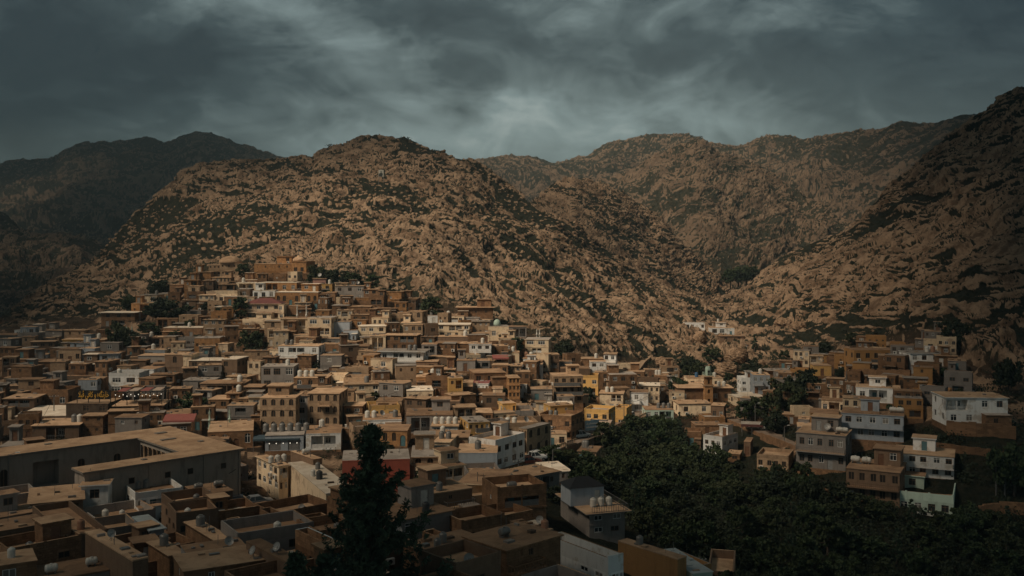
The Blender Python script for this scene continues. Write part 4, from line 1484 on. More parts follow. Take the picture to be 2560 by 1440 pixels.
1308 1344 897 917 -5 6 W 1 2 k1w.6,k1r.2 | white rooftop house standing behind the plain bright front | white upper house
1264 1308 916 950 -5 7 T 2 3 | tan house with a row of small upper windows beside the red canopy
1164 1264 934 966 12 10 S 1 3 | long stone house with a sloping dusty roof near the red canopy
1142 1188 902 928 0 6 G 1 1 W | grey house with a pale blue window panel
1186 1224 903 927 0 6 G 1 2 h | grey unfinished house with dark openings beside the red canopy
1230 1270 914 940 0 6 S 1 2 | stone house directly under the red canopy
1510 1550 886 948 -10 7 W 3 2 B2,B1:.2-1 | slender white three-storey house at the foot of the bare slope
1476 1516 905 942 0 7 W 2 2 | white house with sloping side beside the slender three-storey one
1454 1508 898 924 0 7 S 1 0 n,k1w.7 | stone house with a red band above the white pair | red-band house
1398 1430 905 928 0 5 G 1 2 | small grey hut on the bare slope's foot
1402 1474 922 946 0 7 B 1 0 n | long blank brown wall house under the grey hut
1376 1458 942 1010 5 9 T 3 4 B1,B2:.0-.9 | big tan three-storey house with two tiers of balconies in mid-town
1261 1300 946 998 8 7 K 3 3 a,h | orange stone tower house with three rows of dark arches
1132 1182 958 988 0 6 T 1 3 k1g.4 | tan flat house behind the white long-windowed one | tan flat house
1176 1226 960 988 -4 7 W 1 5 cm | white long-windowed house under a dull red roof
1118 1168 963 992 -8 7 Y 1 1 W | ochre house with one white window next to the tan flat house
1034 1138 944 980 4 9 K 1 4 k2w.5 | wide orange stone house with a curved roof edge | curved-edge stone house
1003 1082 978 1016 8 9 C 1 4 cw | long cream house with four framed windows near the rubble heap
1054 1150 1003 1038 0 9 B 1 4 p,k2w.3 | wide brown house with parapet and white boxes on top | brown parapet house
1228 1290 1010 1040 18 8 Y 1 3 | tan ochre house with pale roof beside the rubble slide
1232 1256 972 1010 0 5 C 2 0 n | blank cream tower wall over the tan ochre house
1296 1322 962 994 -6 5 W 2 2 | slim white house next to the orange tower house
1328 1380 974 1006 0 7 G 1 2 | grey house with flat roof behind the tan three-storey house
1450 1504 938 990 -8 7 Y 2 2 p,k1w.4 | pale yellow two-storey house with parapet by the pines | pale yellow house
1517 1594 938 984 6 8 S 2 3 | brown stone two-storey house above the road bend
1256 1334 1026 1056 5 8 G 1 0 P1 | grey terrace wall house under the tan ochre house
902 998 1014 1054 12 8 Y 1 2 p | bright ochre house with a walled roof terrace in mid-town
892 1002 1052 1086 8 9 W 1 3 k2w.2,d.5,k1g.85 | white house with crowded roof tanks above the arcade | crowded-roof white house
930 1018 1078 1116 0 7 K 1 4 a | orange stone arcade house right behind the conifer top
1004 1132 1040 1084 5 11 G 1 3 L0:.1-.5 | grey house with a very wide dusty roof in mid-town
1140 1224 1058 1104 16 9 Y 2 4 B1:.3-1 | yellow balcony house with a long railing near the street
1080 1144 1066 1098 0 7 W 1 2 W,k4w.5 | white house with two big black windows and round tanks | black-window house
1068 1114 1090 1122 0 6 T 1 1 k1w.8 | small tan house in front of the black-window house | small tan house
1112 1170 1094 1128 0 7 T 1 2 a | tan house with a dark arched doorway beside the yellow balcony house
1238 1348 1058 1096 10 9 T 1 3 p,k3w.2,d.7 | tan house with tanks and dish above the white corner house | tan tank house
1372 1430 1013 1042 0 7 C 1 1 cw | cream rooftop house above the stone street house
940 1004 1004 1034 0 7 T 1 2 | tan house between the bright ochre house and the long cream one
1150 1232 1034 1062 5 8 S 1 3 k1g.3 | stone house with flat roof under the brown parapet house | flat stone house
1290 1352 1040 1068 4 8 B 1 2 p | brown walled house above the tan tank house
1430 1476 994 1028 -6 7 C 1 2 k1w.5 | cream house with rooftop tank beside the ochre street house | cream tank house
1500 1570 985 1028 -10 8 C 2 3 k2w.4 | cream house with two tanks above the road bend | road-bend cream house
1206 1262 990 1018 0 7 B 1 2 | brown house between the orange tower and the long stone roof
1092 1136 925 952 0 6 S 1 2 s | stone house behind the curved-edge stone house
1040 1094 905 936 0 6 B 1 2 | brown house below the white balcony house by the rubble
1054 1092 862 892 0 6 G 1 2 | grey house left of the small-windowed stone house
1228 1270 866 898 0 6 S 1 2 s | stone house right behind the cream tower house
1350 1402 958 980 0 6 S 1 2 | stone house peeping out over the tan three-storey house
1400 1460 1000 1030 -10 7 B 1 3 | brown house between the tan three-storey house and the street
608 652 968 1008 0 6 S 1 1 | stone house on the rock steps beside the tall arched-window house
628 660 1040 1072 0 6 B 1 1 | brown lean house at the foot of the long stone stairs
860 906 1016 1060 0 7 S 2 2 | brown stone house between the mansion and the bright ochre house
560 612 742 764 0 6 S 1 2 cw | stone house with pale roof strip beside the town tree
536 600 768 800 0 7 K 1 3 s,cw | orange stone house with pale roof under the cream windowed house
560 640 812 838 0 7 S 1 3 p | stone terrace house with fence above the leafy town tree
700 742 733 757 0 6 S 1 1 | stone house behind the wide seven-arch house
714 768 766 796 0 6 S 1 2 | stone house under the wide seven-arch house
800 838 732 760 0 6 S 1 2 | stone house by the small tree near the seven-arch house
1713 1762 808 826 0 6 W 1 4 | white cottage with paired windows high in the gorge among boulders
1776 1839 820 840 -4 7 W 1 3 W | bright white house on the boulder terrace high in the gorge | bright gorge house
1784 1818 806 821 0 6 T 1 1 k1w.4 | tan upper house behind the bright white gorge house | tan upper gorge house
1800 1861 841 870 0 7 B 2 2 | red-brown brick house below the bright white gorge house
1868 1912 862 880 0 6 G 1 2 | small grey house among trees on the far side of the gorge
1540 1622 931 968 -10 8 S 2 3 R.5-.8:2 | brown stone house with a rooftop room at the valley mouth
1637 1678 940 970 -6 7 S 1 2 W,k2w.2 | plain stone house with two windows beside the valley trees | valley stone house
1600 1658 965 1008 -8 8 C 2 4 cw | cream two-storey house with a glazed upper floor by the mosque
1563 1628 983 1034 -6 8 W 2 3 B1:.0-.7 | white street house with balcony at the road's far end
1613 1684 1025 1052 0 8 M 1 4 k3g.7 | pale green low house at the head of the grove | pale green house
1718 1808 946 974 0 8 C 1 3 k1u.3,k1w.8 | cream upper house with a blue tank behind the minaret | upper mosque house
1698 1828 970 1010 0 9 S 1 5 B0,o,k2w.85 | long brown mosque building with a verandah behind the minaret | mosque building
1692 1778 1010 1040 4 8 C 1 2 | long cream house with two dark windows above the grove
1780 1830 1016 1056 -18 7 B 1 2 | brown house with framed window joined to the long cream house
1756 1814 1042 1068 5 7 K 1 1 P.6 | crumbling orange stone walls below the brown framed-window house
1853 1888 944 984 0 7 W 2 2 p | white house with rounded parapet next to the grey-blue one
1884 1932 938 986 -6 8 L 2 3 k1w.5 | grey-blue house with narrow windows near the mosque | grey-blue house
1824 1918 994 1016 12 11 C 1 1 cw | cream house under a big tilted pale sheet roof
1922 1972 927 954 0 7 S 1 1 o,L0:.3-.95 | stone house with an open shaded porch at the foot of the slope
2036 2082 915 940 -4 6 Y 1 1 | ochre cube house on the terraces below the rocky slope
1765 1870 1092 1146 -42 9 W 2 3 R.3-.75:2.6,p | white cubic house with lattice parapets standing out of the grove
1712 1768 1080 1116 -12 7 S 1 1 P.9,h | roofless stone ruin beside the white cubic house
1738 1806 1064 1086 0 7 S 1 1 | stone house behind the roofless ruin
1822 1868 1136 1156 -20 5 S 1 1 h | small stone shed at the foot of the white cubic house
1866 1902 1106 1140 -20 7 B 1 1 | brown house behind the white cubic house
2132 2277 877 934 2 9 O 2 6 B1:.3-.9,k1w.9 | long dark ochre house with a white glazed bay on the slope | long ochre house
2276 2373 884 934 0 9 W 2 4 B1,k1w.55,k1r.7 | white house with a high sheet wall and red balcony edges | sheet-wall white house
2152 2281 974 1010 -20 8 W 1 4 | low white house with four dark windows below the long ochre house
2060 2146 1004 1040 -20 8 C 1 3 | cream house with a flat slab roof over the orange-brown one
2032 2124 1036 1070 -18 9 O 1 3 | orange-brown house under the cream slab-roofed house
1998 2042 1050 1068 -18 6 G 1 0 n | blank grey block wall house beside the orange-brown house
2122 2304 1042 1106 -22 10 L 2 5 B1,R.3-.6:2.4,k2W.9:.5 | grey villa with long white balconies and a rooftop room | grey balcony villa
2370 2528 996 1066 -4 10 W 2 4 L1:.0-.35 | large white house with an upper verandah on the far slope
1998 2080 1070 1114 -15 7 G 2 2 | grey unplastered house beside the curving valley road
2006 2170 1092 1178 -27 10 G 2 5 B1,R.25-.8:2.8,k2W.92:.4,d.6:.3 | grey three-level villa with white railings and two lying tanks | grey railing villa
1900 2014 1140 1178 -24 9 T 1 4 o,p | tan verandah house with a slab canopy below the grey railing villa
2136 2314 1184 1268 -28 10 B 2 5 B1,R.45-.95:3,k2W.2:.5 | brown villa with white windows and a roof room | brown roof-room villa
2234 2452 1238 1298 -26 11 M 1 5 P1.5,B0,R.25-.55:2.6,k2w.12:.3,k1b.05:.3 | mint green house with a high brown parapet and balcony | mint green house
2258 2430 1144 1200 -25 8 W 2 5 B1 | long weathered white house behind the brown roof-room villa
'''
for _row in ROWS.strip().splitlines():
    house(_row)
# ------------------------------------------------------------------ packed small houses between the ones above
def centre_of(hh):
    _, W, dep, H, zt, d, org, th = hh
    return Vector((org.x - math.sin(th) * dep / 2, org.y + math.cos(th) * dep / 2)), W, dep, th


def clear_of_houses(x, y, r, slack=0.78):
    for c, W, dep, th in FOOT:
        dx, dy = x - c.x, y - c.y
        a = dx * math.cos(th) + dy * math.sin(th)
        b = -dx * math.sin(th) + dy * math.cos(th)
        if abs(a) < W / 2 + r * slack and abs(b) < dep / 2 + r * slack:
            return False
    return True


FOOT = [centre_of(h) for h in HOUSES.values()]
ZONES = [  # pixel polygon-ish box, how many tries, yaw range, wall codes, words
    ((10, 860, 430, 1010), 260, (-12, 12), 'SSBGTL', 'in the shaded lower quarter'),
    ((430, 705, 1040, 850), 260, (-10, 10), 'SSKTBC', 'in the steep upper town'),
    ((430, 850, 900, 1075), 260, (-12, 12), 'SSTBCG', 'in the middle of the town'),
    ((880, 800, 1480, 1000), 420, (-14, 14), 'SSTBCKW', 'below the bare rock slope'),
    ((850, 985, 1480, 1120), 260, (-20, 20), 'STBCGY', 'above the parking street'),
    ((1000, 1200, 1330, 1330), 120, (20, 40), 'SGBC', 'among the walled yards'),
    ((-60, 1180, 560, 1560), 160, (28, 44), 'SBG', 'by the terrace house'),
    ((560, 1330, 1400, 1640), 160, (32, 44), 'SSBG', 'at the foot of the conifer'),
    ((1480, 930, 1720, 1020), 60, (-14, 10), 'STCB', 'at the valley mouth'),
    ((1960, 870, 2420, 1060), 170, (-24, -10), 'SSGCO', 'on the far bank of the grove'),
    ((1830, 990, 2060, 1060), 30, (-20, 0), 'SGC', 'on the bank above the curving lane'),
    ((-80, 1010, 640, 1110), 120, (0, 16), 'BSG', 'behind the courtyard school'),
]
WORDS = {'S': 'brown stone', 'K': 'orange stone', 'T': 'tan stone', 'B': 'brown plaster', 'C': 'cream', 'G': 'grey cement', 'L': 'blue-grey', 'W': 'white', 'Y': 'ochre', 'O': 'orange-brown'}
SCHOOL = (-57.5, 134.0, math.radians(43.5))


def in_school(x, y, r=1.0):
    dx, dy = x - SCHOOL[0], y - SCHOOL[1]
    a = dx * math.cos(SCHOOL[2]) + dy * math.sin(SCHOOL[2])
    b = -dx * math.sin(SCHOOL[2]) + dy * math.cos(SCHOOL[2])
    return -17 - r < a < 23 + r and -1 - r < b < 25 + r and not (a < -1 and b < 14)


STREET = [(1255, 1195), (1290, 1168), (1330, 1140), (1372, 1122), (1420, 1106), (1460, 1092), (1510, 1074), (1555, 1058), (1592, 1040), (1612, 1026), (1622, 1016)]
LANE = [(1840, 1050), (1872, 1062), (1905, 1078), (1950, 1096), (1990, 1112), (2020, 1124)]
PARK = [(560, 1275), (620, 1266), (680, 1262)]
CARPARK = [(990, 1275), (1030, 1255), (1075, 1240)]


def line_pts(pix, n=60):
    p = [ground(u, v) for u, v in pix]
    out = []
    for a, b in zip(p[:-1], p[1:]):
        m = max(2, int((b - a).length / 1.2))
        out += [a.lerp(b, i / m) for i in range(m)]
    return out + [p[-1]]


ROADPTS = [q for pl_ in (STREET, LANE, PARK, CARPARK) for q in line_pts(pl_)]


def clear_of_roads(x, y, r):
    return all((x - q.x) ** 2 + (y - q.y) ** 2 > (r + 3.0) ** 2 for q in ROADPTS)


RF = random.Random(5)
n_fill = 0
FILL = []
for (ua, va, ub, vb_), tries, (y0, y1), codes, where in ZONES:
    for _ in range(tries):
        u, v = RF.uniform(ua, ub), RF.uniform(va, vb_)
        if v < np.interp(u, [p[0] for p in ROCKLINE], [p[1] for p in ROCKLINE]) + 12:
            continue
        d = float(depth(u, v))
        p = to3(u, v, d)
        W, dep = (RF.uniform(4.5, 8.5), RF.uniform(4.5, 6.5)) if va > 1150 else (RF.uniform(3.0, 6.2), RF.uniform(3.8, 5.4))
        r = 0.5 * max(W, dep)
        if not clear_of_houses(p.x, p.y + dep / 2, r, 0.62) or in_school(p.x, p.y + dep / 2, 2) or not clear_of_roads(p.x, p.y + 2, r):
            continue
        code = RF.choice(codes)
        nf = 2 if RF.random() < 0.52 else 1
        H = (2.5 if nf == 1 else 4.6) * RF.uniform(0.82, 1.15)
        s = d / F
        yaw = RF.uniform(y0, y1) * (1.5 if va < 1150 else 1.0)
        th = math.radians(yaw)
        wpx = (W * math.cos(th) + dep * abs(math.sin(th))) / s
        near_ = va > 1150
        opts = []
        par = RF.random() < (0.6 if near_ else 0.25)
        if par:
            opts.append('P1.2' if near_ else 'p')
        rk = RF.choice('ttbg' if not near_ else 'tb')
        opts.append('c' + rk)
        if RF.random() < 0.25 and code == 'T':
            opts.append('a')
        if RF.random() < 0.4:
            opts.append('s')
        roofw = {'t': 'tan roof', 'b': 'earth-brown roof', 'g': 'grey roof'}[rk]
        lab = f"small {'two' if nf == 2 else 'one'}-storey {WORDS[code]} {'parapet ' if par else ''}house with {roofw} packed {where}"
        row = f"{u - wpx / 2:.1f} {u + wpx / 2:.1f} {v - H / s:.1f} {v:.1f} {yaw:.1f} {dep:.1f} {code} {nf} {RF.choice((1, 2, 2, 3))} {','.join(opts)} | {lab}"
        root = house(row)
        root['group'] = lab
        FILL.append((wpx * H / s, root, list(HOUSES.values())[-1], code, where))
        FOOT.append(centre_of(list(HOUSES.values())[-1]))
        n_fill += 1

# past three hundred houses, the smallest packed ones become one mass
FILL.sort(key=lambda t: -t[0])
keep = max(0, 300 - (len(HOUSES) - len(FILL)))


def join_roots(roots, name):
    vs, fs, ms, mats = [], [], [], []
    for r in roots:
        Mr = r.matrix_basis.copy()

        def walk(o, M):
            if o.type == 'MESH':
                k = len(vs)
                me = o.data
                vs.extend([tuple(M @ v.co) for v in me.vertices])
                ix = []
                for mt in me.materials:
                    if mt not in mats:
                        mats.append(mt)
                    ix.append(mats.index(mt))
                for p in me.polygons:
                    fs.append(tuple(k + i for i in p.vertices))
                    ms.append(ix[p.material_index])
            for ch in o.children:
                walk(ch, M @ ch.matrix_basis)
        walk(r, Mr)
        todo = [r] + list(r.children_recursive)
        for o in reversed(todo):
            bpy.data.objects.remove(o)
    me = bpy.data.meshes.new(name)
    me.from_pydata(vs, [], fs)
    for mt in mats:
        me.materials.append(mt)
    me.polygons.foreach_set('material_index', ms)
    me.update()
    o = link(name, me)
    o['kind'] = 'stuff'


if len(FILL) > keep:
    join_roots([f[1] for f in FILL[keep:]], 'packed_houses')
for (_, root, hh, code, where) in FILL[:keep]:
    _r2, W2, D2, H2, z2, d2, o2, t2 = hh
    c2, s2 = math.cos(t2), math.sin(t2)
    if RF.random() < 0.6:
        kd = RF.choice('wggwbWG')
        n2 = RF.choice((1, 1, 2))
        for i in range(n2):
            xx, yy = (i - (n2 - 1) / 2) * 1.3 + RF.uniform(-0.2, 0.2) * W2, D2 * RF.uniform(0.35, 0.6)
            if any(ch.name.startswith('rooftop_room') for ch in root.children):
                yy = 0.9
            p2 = Vector((o2.x + xx * c2 - yy * s2, o2.y + xx * s2 + yy * c2, o2.z + z2 + 0.003))
            lb = f"{TCOL[kd.lower()]} tank {'lying ' if kd.isupper() else ''}on a small {WORDS[code]} house {where}"
            water_tank(p2, kd, lb, lb, RF.uniform(0, 6) if kd.islower() else t2, (0.55 if d2 < 165 else 0.8) + RF.uniform(0, 0.18))
    elif RF.random() < 0.6:
        xx, yy = RF.uniform(-0.35, 0.35) * W2, 0.9
        p2 = Vector((o2.x + xx * c2 - yy * s2, o2.y + xx * s2 + yy * c2, o2.z + z2 + 0.003))
        lb = f"satellite dish on a small {WORDS[code]} house {where}"
        dish(p2, RF.uniform(-0.9, 0.9), lb, RF.uniform(0.65, 0.95))['group'] = lb
print('fillers', n_fill, 'houses', len(HOUSES), 'kept', keep)


# ------------------------------------------------------------------ the courtyard school
def courtyard_school():
    th = SCHOOL[2]
    zt = -30.4
    H = 9.0
    root = thing('courtyard_school', 'large grey courtyard building with a long blank wall, flat tan roof and a shaded colonnade', 'school', (SCHOOL[0], SCHOOL[1], zt - H), th)
    wm, rm = WALL['Q'], ROOF['t']
    R = random.Random(3)
    b = MB()
    win = [(x - 0.45, x + 0.45, 6.6, 7.5) for x in (2.2, 6.4, 11.6, 15.0, 20.2)] + [(13.4, 14.2, 4.2, 5.0), (17.6, 18.4, 4.0, 4.8)]
    wall_face(b, (0, 0), (1, 0), 23, -5, H, win, wm)
    wall_face(b, (23, 0), (0, 1), 25, -5, H, [(y, y + 1.0, 5, 6.4) for y in (6, 12, 18)], wm)
    wall_face(b, (0, 3.7), (0, -1), 3.7, -5, H, [], wm)
    wall_face(b, (15.5, 3.7), (-1, 0), 15.5, -5, H, [], wm)                      # court side of the front wing
    wall_face(b, (15.5, 19), (0, -1), 15.3, -5, H, [(0.6, 14.9, 3.6, 8.2, False, 2.6)], wm)   # colonnade side
    far = [(x - 0.55, x + 0.55, 4.6, 7.2, True) for x in (-9, -4.5, 6.5, 12)] + [(-0.5, 3.2, 3.9, 7.6, False, 2.0), (-13.4, -12.2, 3.6, 6.4)]
    far2 = [(x - 0.5, x + 0.5, 0.6, 2.4, True) for x in (-10, -5, 1, 7)]
    wall_face(b, (-16, 19), (1, 0), 31.5, -5, H, [(o[0] + 16, o[1] + 16, *o[2:]) for o in far + far2], wm)
    wall_face(b, (-16, 25), (0, -1), 6, -5, H, [], wm)
    b.poly([(23, 25, -5), (-16, 25, -5), (-16, 25, H), (23, 25, H)], wm)
    for x in (8.8, 17.0, 22.6):
        b.box(x, x + 0.22, -0.14, 0.0, -5, H, wm)
    link('wall', b.mesh('wall'), root)
    r = MB()
    r.box(-0.4, 23.4, -0.4, 3.9, H, H + 0.28, wm, rm)
    r.box(15.1, 23.4, 3.903, 25.3, H, H + 0.28, wm, rm)
    r.box(-16.4, 15.097, 18.6, 25.3, H, H + 0.28, wm, rm)
    for x, y, a, c in ((18, 14, 1.2, 0.4), (19.5, 20, 0.9, 0.5), (9, 2, 0.35, 0.35), (-6, 22, 0.7, 0.4), (3, 23, 0.5, 0.3), (21, 9, 0.4, 0.4)):
        r.box(x - a, x + a, y - c, y + c, H + 0.28, H + 0.42, wm)
    link('roof', r.mesh('roof'), root)
    for i in range(9):
        c = MB()
        y = 4.6 + i * 1.62
        c.lathe([(0.26, 3.6), (0.26, 3.8), (0.2, 3.9), (0.18, 7.8), (0.27, 8.05), (0.27, 8.2)], 10, WALL['T'], Matrix.Translation((15.75, y, 0)))
        link('column', c.mesh('column', True), root)
    for o in win:
        a, _b = window_mesh(o[1] - o[0], o[3] - o[2], 'o', True)
        link('pane', _b, link('window', a, root, ((o[0] + o[1]) / 2, 0, o[2]), 0))
    for o in far[:4] + far2:
        a, _b = window_mesh(o[1] - o[0], o[3] - o[2], 'h', True)
        link('pane', _b, link('window', a, root, ((o[0] + o[1]) / 2, 19, o[2]), 0))
    g = MB()
    g.box(-16, 15.5, 16.4, 19.0 - 0.003, 3.3, 3.55, wm, ROOF['b'])
    railing(g, [(-16, 16.5), (15.4, 16.5)], 3.55, 0.9, False, M_RAIL)
    link('gallery', g.mesh('gallery'), root)
    fl = MB()
    fl.box(0, 15.5, 3.7, 16.4, -0.6, -0.4, wm, ROOF['g'])
    link('courtyard_floor', fl.mesh('courtyard_floor'), root)


courtyard_school()

# ------------------------------------------------------------------ foliage
def leaf_mesh(C, S, seed, elong=1.0, up=0.0):
    """one small randomly turned leaf clump face per centre"""
    r = np.random.default_rng(seed)
    n = len(C)
    a = r.normal(size=(n, 3))
    a /= np.linalg.norm(a, axis=1, keepdims=True)
    b = r.normal(size=(n, 3))
    b = np.cross(a, b)
    b /= np.linalg.norm(b, axis=1, keepdims=True) + 1e-9
    S = np.asarray(S).reshape(-1, 1)
    a, b = a * S * elong, b * S
    V = np.stack([C - a, C - 0.15 * a + b * 0.8, C + a, C + 0.1 * a - b * 0.8], 1)
    return V.reshape(-1, 3)


def quads_to_mesh(name, V, mats, extra=None):
    """V: (4n, 3) leaf quads; extra: an MB whose faces are added"""
    n = len(V) // 4
    v = V.tolist()
    f = [(4 * i, 4 * i + 1, 4 * i + 2, 4 * i + 3) for i in range(n)]
    me = bpy.data.meshes.new(name)
    me.from_pydata(v, [], f)
    for m in mats:
        me.materials.append(m)
    return me


def leaf_mat(name, a, b, c):
    m, t = new_mat(name)
    P = t.n('ShaderNodeNewGeometry').outputs['Position']
    rnd = t.n('ShaderNodeObjectInfo').outputs['Random']
    n = t.noise(P, 0.9, 3, 0.6)
    col = t.mix(t.maprange(n, 0.35, 0.65), (*a, 1), (*b, 1))
    col = t.mix(t.m('MULTIPLY', rnd, 0.75), col, (*c, 1))
    finish(t, col, 0.75, spec=0.2)
    return m


M_LEAF = leaf_mat('broad_leaves', (0.018, 0.031, 0.014), (0.046, 0.070, 0.028), (0.046, 0.052, 0.024))
M_LEAF2 = leaf_mat('dull_leaves', (0.017, 0.025, 0.014), (0.032, 0.041, 0.022), (0.026, 0.034, 0.017))
M_NEEDLE = leaf_mat('conifer_needles', (0.024, 0.042, 0.026), (0.070, 0.098, 0.056), (0.045, 0.064, 0.038))
M_BARK = plain('tree_bark', (0.075, 0.055, 0.04), 0.9)


def tree_protos(seed, rx, rz, hgt, leaves, lsize, mat, clumps=46):
    """meshes of trunk and crown; origin at the foot"""
    R = random.Random(seed)
    r = np.random.default_rng(seed)
    t = MB()
    zc = hgt - rz
    t.tube((0, 0, -1.2), (0.15, 0.1, zc * 0.7), 0.22, M_BARK, 7, 0.15)
    C, S = [], []
    for k in range(clumps):
        while True:
            p = np.array([R.uniform(-1, 1), R.uniform(-1, 1), R.uniform(-0.8, 1)])
            q = np.linalg.norm(p)
            if 0.35 < q < 1.0:
                break
        c = p * np.array([rx, rx, rz]) * (0.88 + 0.22 * R.random()) + np.array([0, 0, zc])
        if k % 5 == 0:
            t.tube((0.15, 0.1, zc * 0.62), tuple(c * 0.85 + np.array([0.02, 0.02, zc * 0.14])), 0.09, M_BARK, 5, 0.03)
        cr = R.uniform(0.16, 0.34) * rx
        m = int(leaves / clumps * R.uniform(0.5, 1.5))
        d = r.normal(size=(m, 3))
        d /= np.linalg.norm(d, axis=1, keepdims=True)
        d *= (r.random((m, 1)) ** 0.45) * cr
        d[:, 2] *= 0.7
        C.append(c + d)
        S.append(lsize * r.uniform(0.6, 1.3, m))
    V = leaf_mesh(np.vstack(C), np.concatenate(S), seed)
    return t.mesh('trunk', True), quads_to_mesh('crown', V, [mat])


TREES = [tree_protos(21 + i, rx, rz, h, n, ls, mt) for i, (rx, rz, h, n, ls, mt) in enumerate(
    [(2.6, 2.3, 5.2, 2600, 0.24, M_LEAF), (3.0, 2.2, 5.0, 2800, 0.25, M_LEAF2), (2.2, 2.8, 6.0, 2500, 0.23, M_LEAF), (3.3, 2.6, 5.8, 3000, 0.26, M_LEAF), (2.0, 1.8, 4.0, 1900, 0.22, M_LEAF2)])]
CYPRESS = tree_protos(61, 0.8, 3.4, 7.0, 1600, 0.2, M_NEEDLE, 40)
BUSH = tree_protos(71, 1.6, 1.0, 1.7, 1100, 0.18, M_LEAF2, 26)


SIZE0 = {}


def tree(u, v, hpx, wpx, kind, label, group=None, name='tree', cat='tree', yoff=0.0):
    d = float(depth(u, v)) + yoff
    p = to3(u, v, d)
    s = d / F
    tr, cr = kind
    if cr.name not in SIZE0:
        q = np.empty(len(cr.vertices) * 3)
        cr.vertices.foreach_get('co', q)
        q = q.reshape(-1, 3)
        SIZE0[cr.name] = (q[:, 2].max(), 2 * np.percentile(np.abs(q[:, 0]), 98))
    h0, w0 = SIZE0[cr.name]
    o = thing(name, label, cat, p, RF.uniform(0, 6.28), group)
    o.scale = (wpx * s / w0, wpx * s / w0, hpx * s / h0)
    link('trunk', tr, o)
    link('crown', cr, o)
    return o


SINGLE_TREES = '''
632 892 68 72 0 round leafy green tree in the middle of the upper town below the fenced terrace
416 806 64 104 1 broad dark bushy tree at the town's upper edge beside the orange house
317 782 48 54 3 dark tree against the rocks above the pale-roofed stone house
400 738 40 52 1 dark shrubby tree on the slope behind the orange tower house
607 694 36 32 0 small round dark tree between the monastery hall and the church
602 802 62 42 2 dark tree beside the maroon-roofed villa
800 716 54 64 3 dark tree just behind the church end, first of the hedge row
846 718 48 60 1 dark tree in the middle of the row beside the church
884 724 44 48 0 dark tree at the lower end of the row beside the church
932 728 42 42 2 dark tree above the upper grey terrace house
970 752 34 60 1 low dark shrub tree above the long plain stone house
1080 800 60 58 2 dark dense tree standing alone beside the white terrace house
814 750 26 32 0 small dark tree at the corner of the seven-arch house
792 926 26 56 4 low green shrub tree under the ruined stone house
842 926 24 50 4 green shrub tree below the patched tan walls
288 884 84 58 3 dark tall tree behind the two pale spires
338 886 62 46 1 dark tree between the spires and the porch house
370 850 46 60 2 dark tree in the shade above the porch house
472 1036 54 78 3 dark spreading tree above the red awning
486 1256 54 46 0 leafy tree against the long blank school wall
36 1240 80 74 1 black-green tree at the courtyard school's far corner
1076 1236 70 78 0 round leafy tree beside the cut-stone arched house
958 1136 34 50 1 small tree behind the conifer top
1292 886 44 36 2 dark tree under the domed-tank house
1262 858 36 44 1 shrub tree below the verandah house
1412 896 50 46 1 dark shrubby tree beside the solitary cream house
1428 914 32 22 2 small dark pine by the bare rock foot
1780 912 44 50 0 round bright green tree among the valley boulders
1722 936 46 54 1 dark tree on the valley path behind the mosque
1690 992 52 48 3 dark tree between the cream houses and the mosque
1752 944 40 44 2 dark tree behind the blue tank
1960 1042 96 92 3 big dark tree on the bank above the curving road
2012 1012 96 84 1 black-green tree below the ochre cube house
1902 1050 60 66 0 bright green tree under the tilted sheet roof
1862 1056 56 52 2 green tree beside the lamp post near the carport
1938 1082 60 60 1 dark tree overhanging the curving road
2076 994 46 52 3 dark tree below the grey terrace walls
2386 876 84 66 1 tall black-green tree beside the sheet-wall white house
2330 952 46 66 2 dark tree under the sheet-wall white house
2534 1240 150 110 3 dark tree mass at the picture edge beyond the far white house
2520 980 90 66 1 dark tree above the far white house
2240 1060 50 52 0 dark tree in front of the grey balcony villa
2060 1140 40 70 2 dark tree beside the grey railing villa's terrace
1376 1160 50 62 0 leafy tree at the parking wall beside the ribbed shed
1424 1172 54 60 3 leafy tree below the roadside hut
1332 1216 56 64 1 leafy tree under the parking wall
1290 1206 40 44 2 leafy tree beside the parking street's lower end
1330 1300 60 70 0 leafy tree between the big-dish house and the cabin
1400 1262 50 60 1 dark tree behind the black-roofed cabin
1880 942 40 52 1 dark shrub tree beside the huge boulder
2130 860 30 34 2 dark tree on the terrace above the long ochre house
2060 888 36 40 1 small dark tree at the slope foot above the ochre cube
'''
for ln in SINGLE_TREES.strip().splitlines():
    u, v, h, wd, k, lab = ln.split(None, 5)
    tree(float(u), float(v), float(h), float(wd), TREES[int(k)], lab)
tree(1887, 886, 50, 16, CYPRESS, 'slim dark cypress among the valley trees', name='cypress_tree')
tree(1458, 1200, 60, 18, CYPRESS, 'slim dark cypress beside the tan cottage', name='cypress_tree')
tree(420, 1312, 36, 70, BUSH, 'dark climbing shrub over the near parapets', None, 'shrub', 'shrub')
tree(490, 1318, 40, 90, BUSH, 'dark hedge shrub along the near yard wall', None, 'shrub', 'shrub')
tree(545, 1312, 30, 60, BUSH, 'small dark shrub at the end of the near hedge', None, 'shrub', 'shrub')
tree(880, 716, 30, 40, BUSH, 'dark shrub beside the twin wooden poles', None, 'shrub', 'shrub')
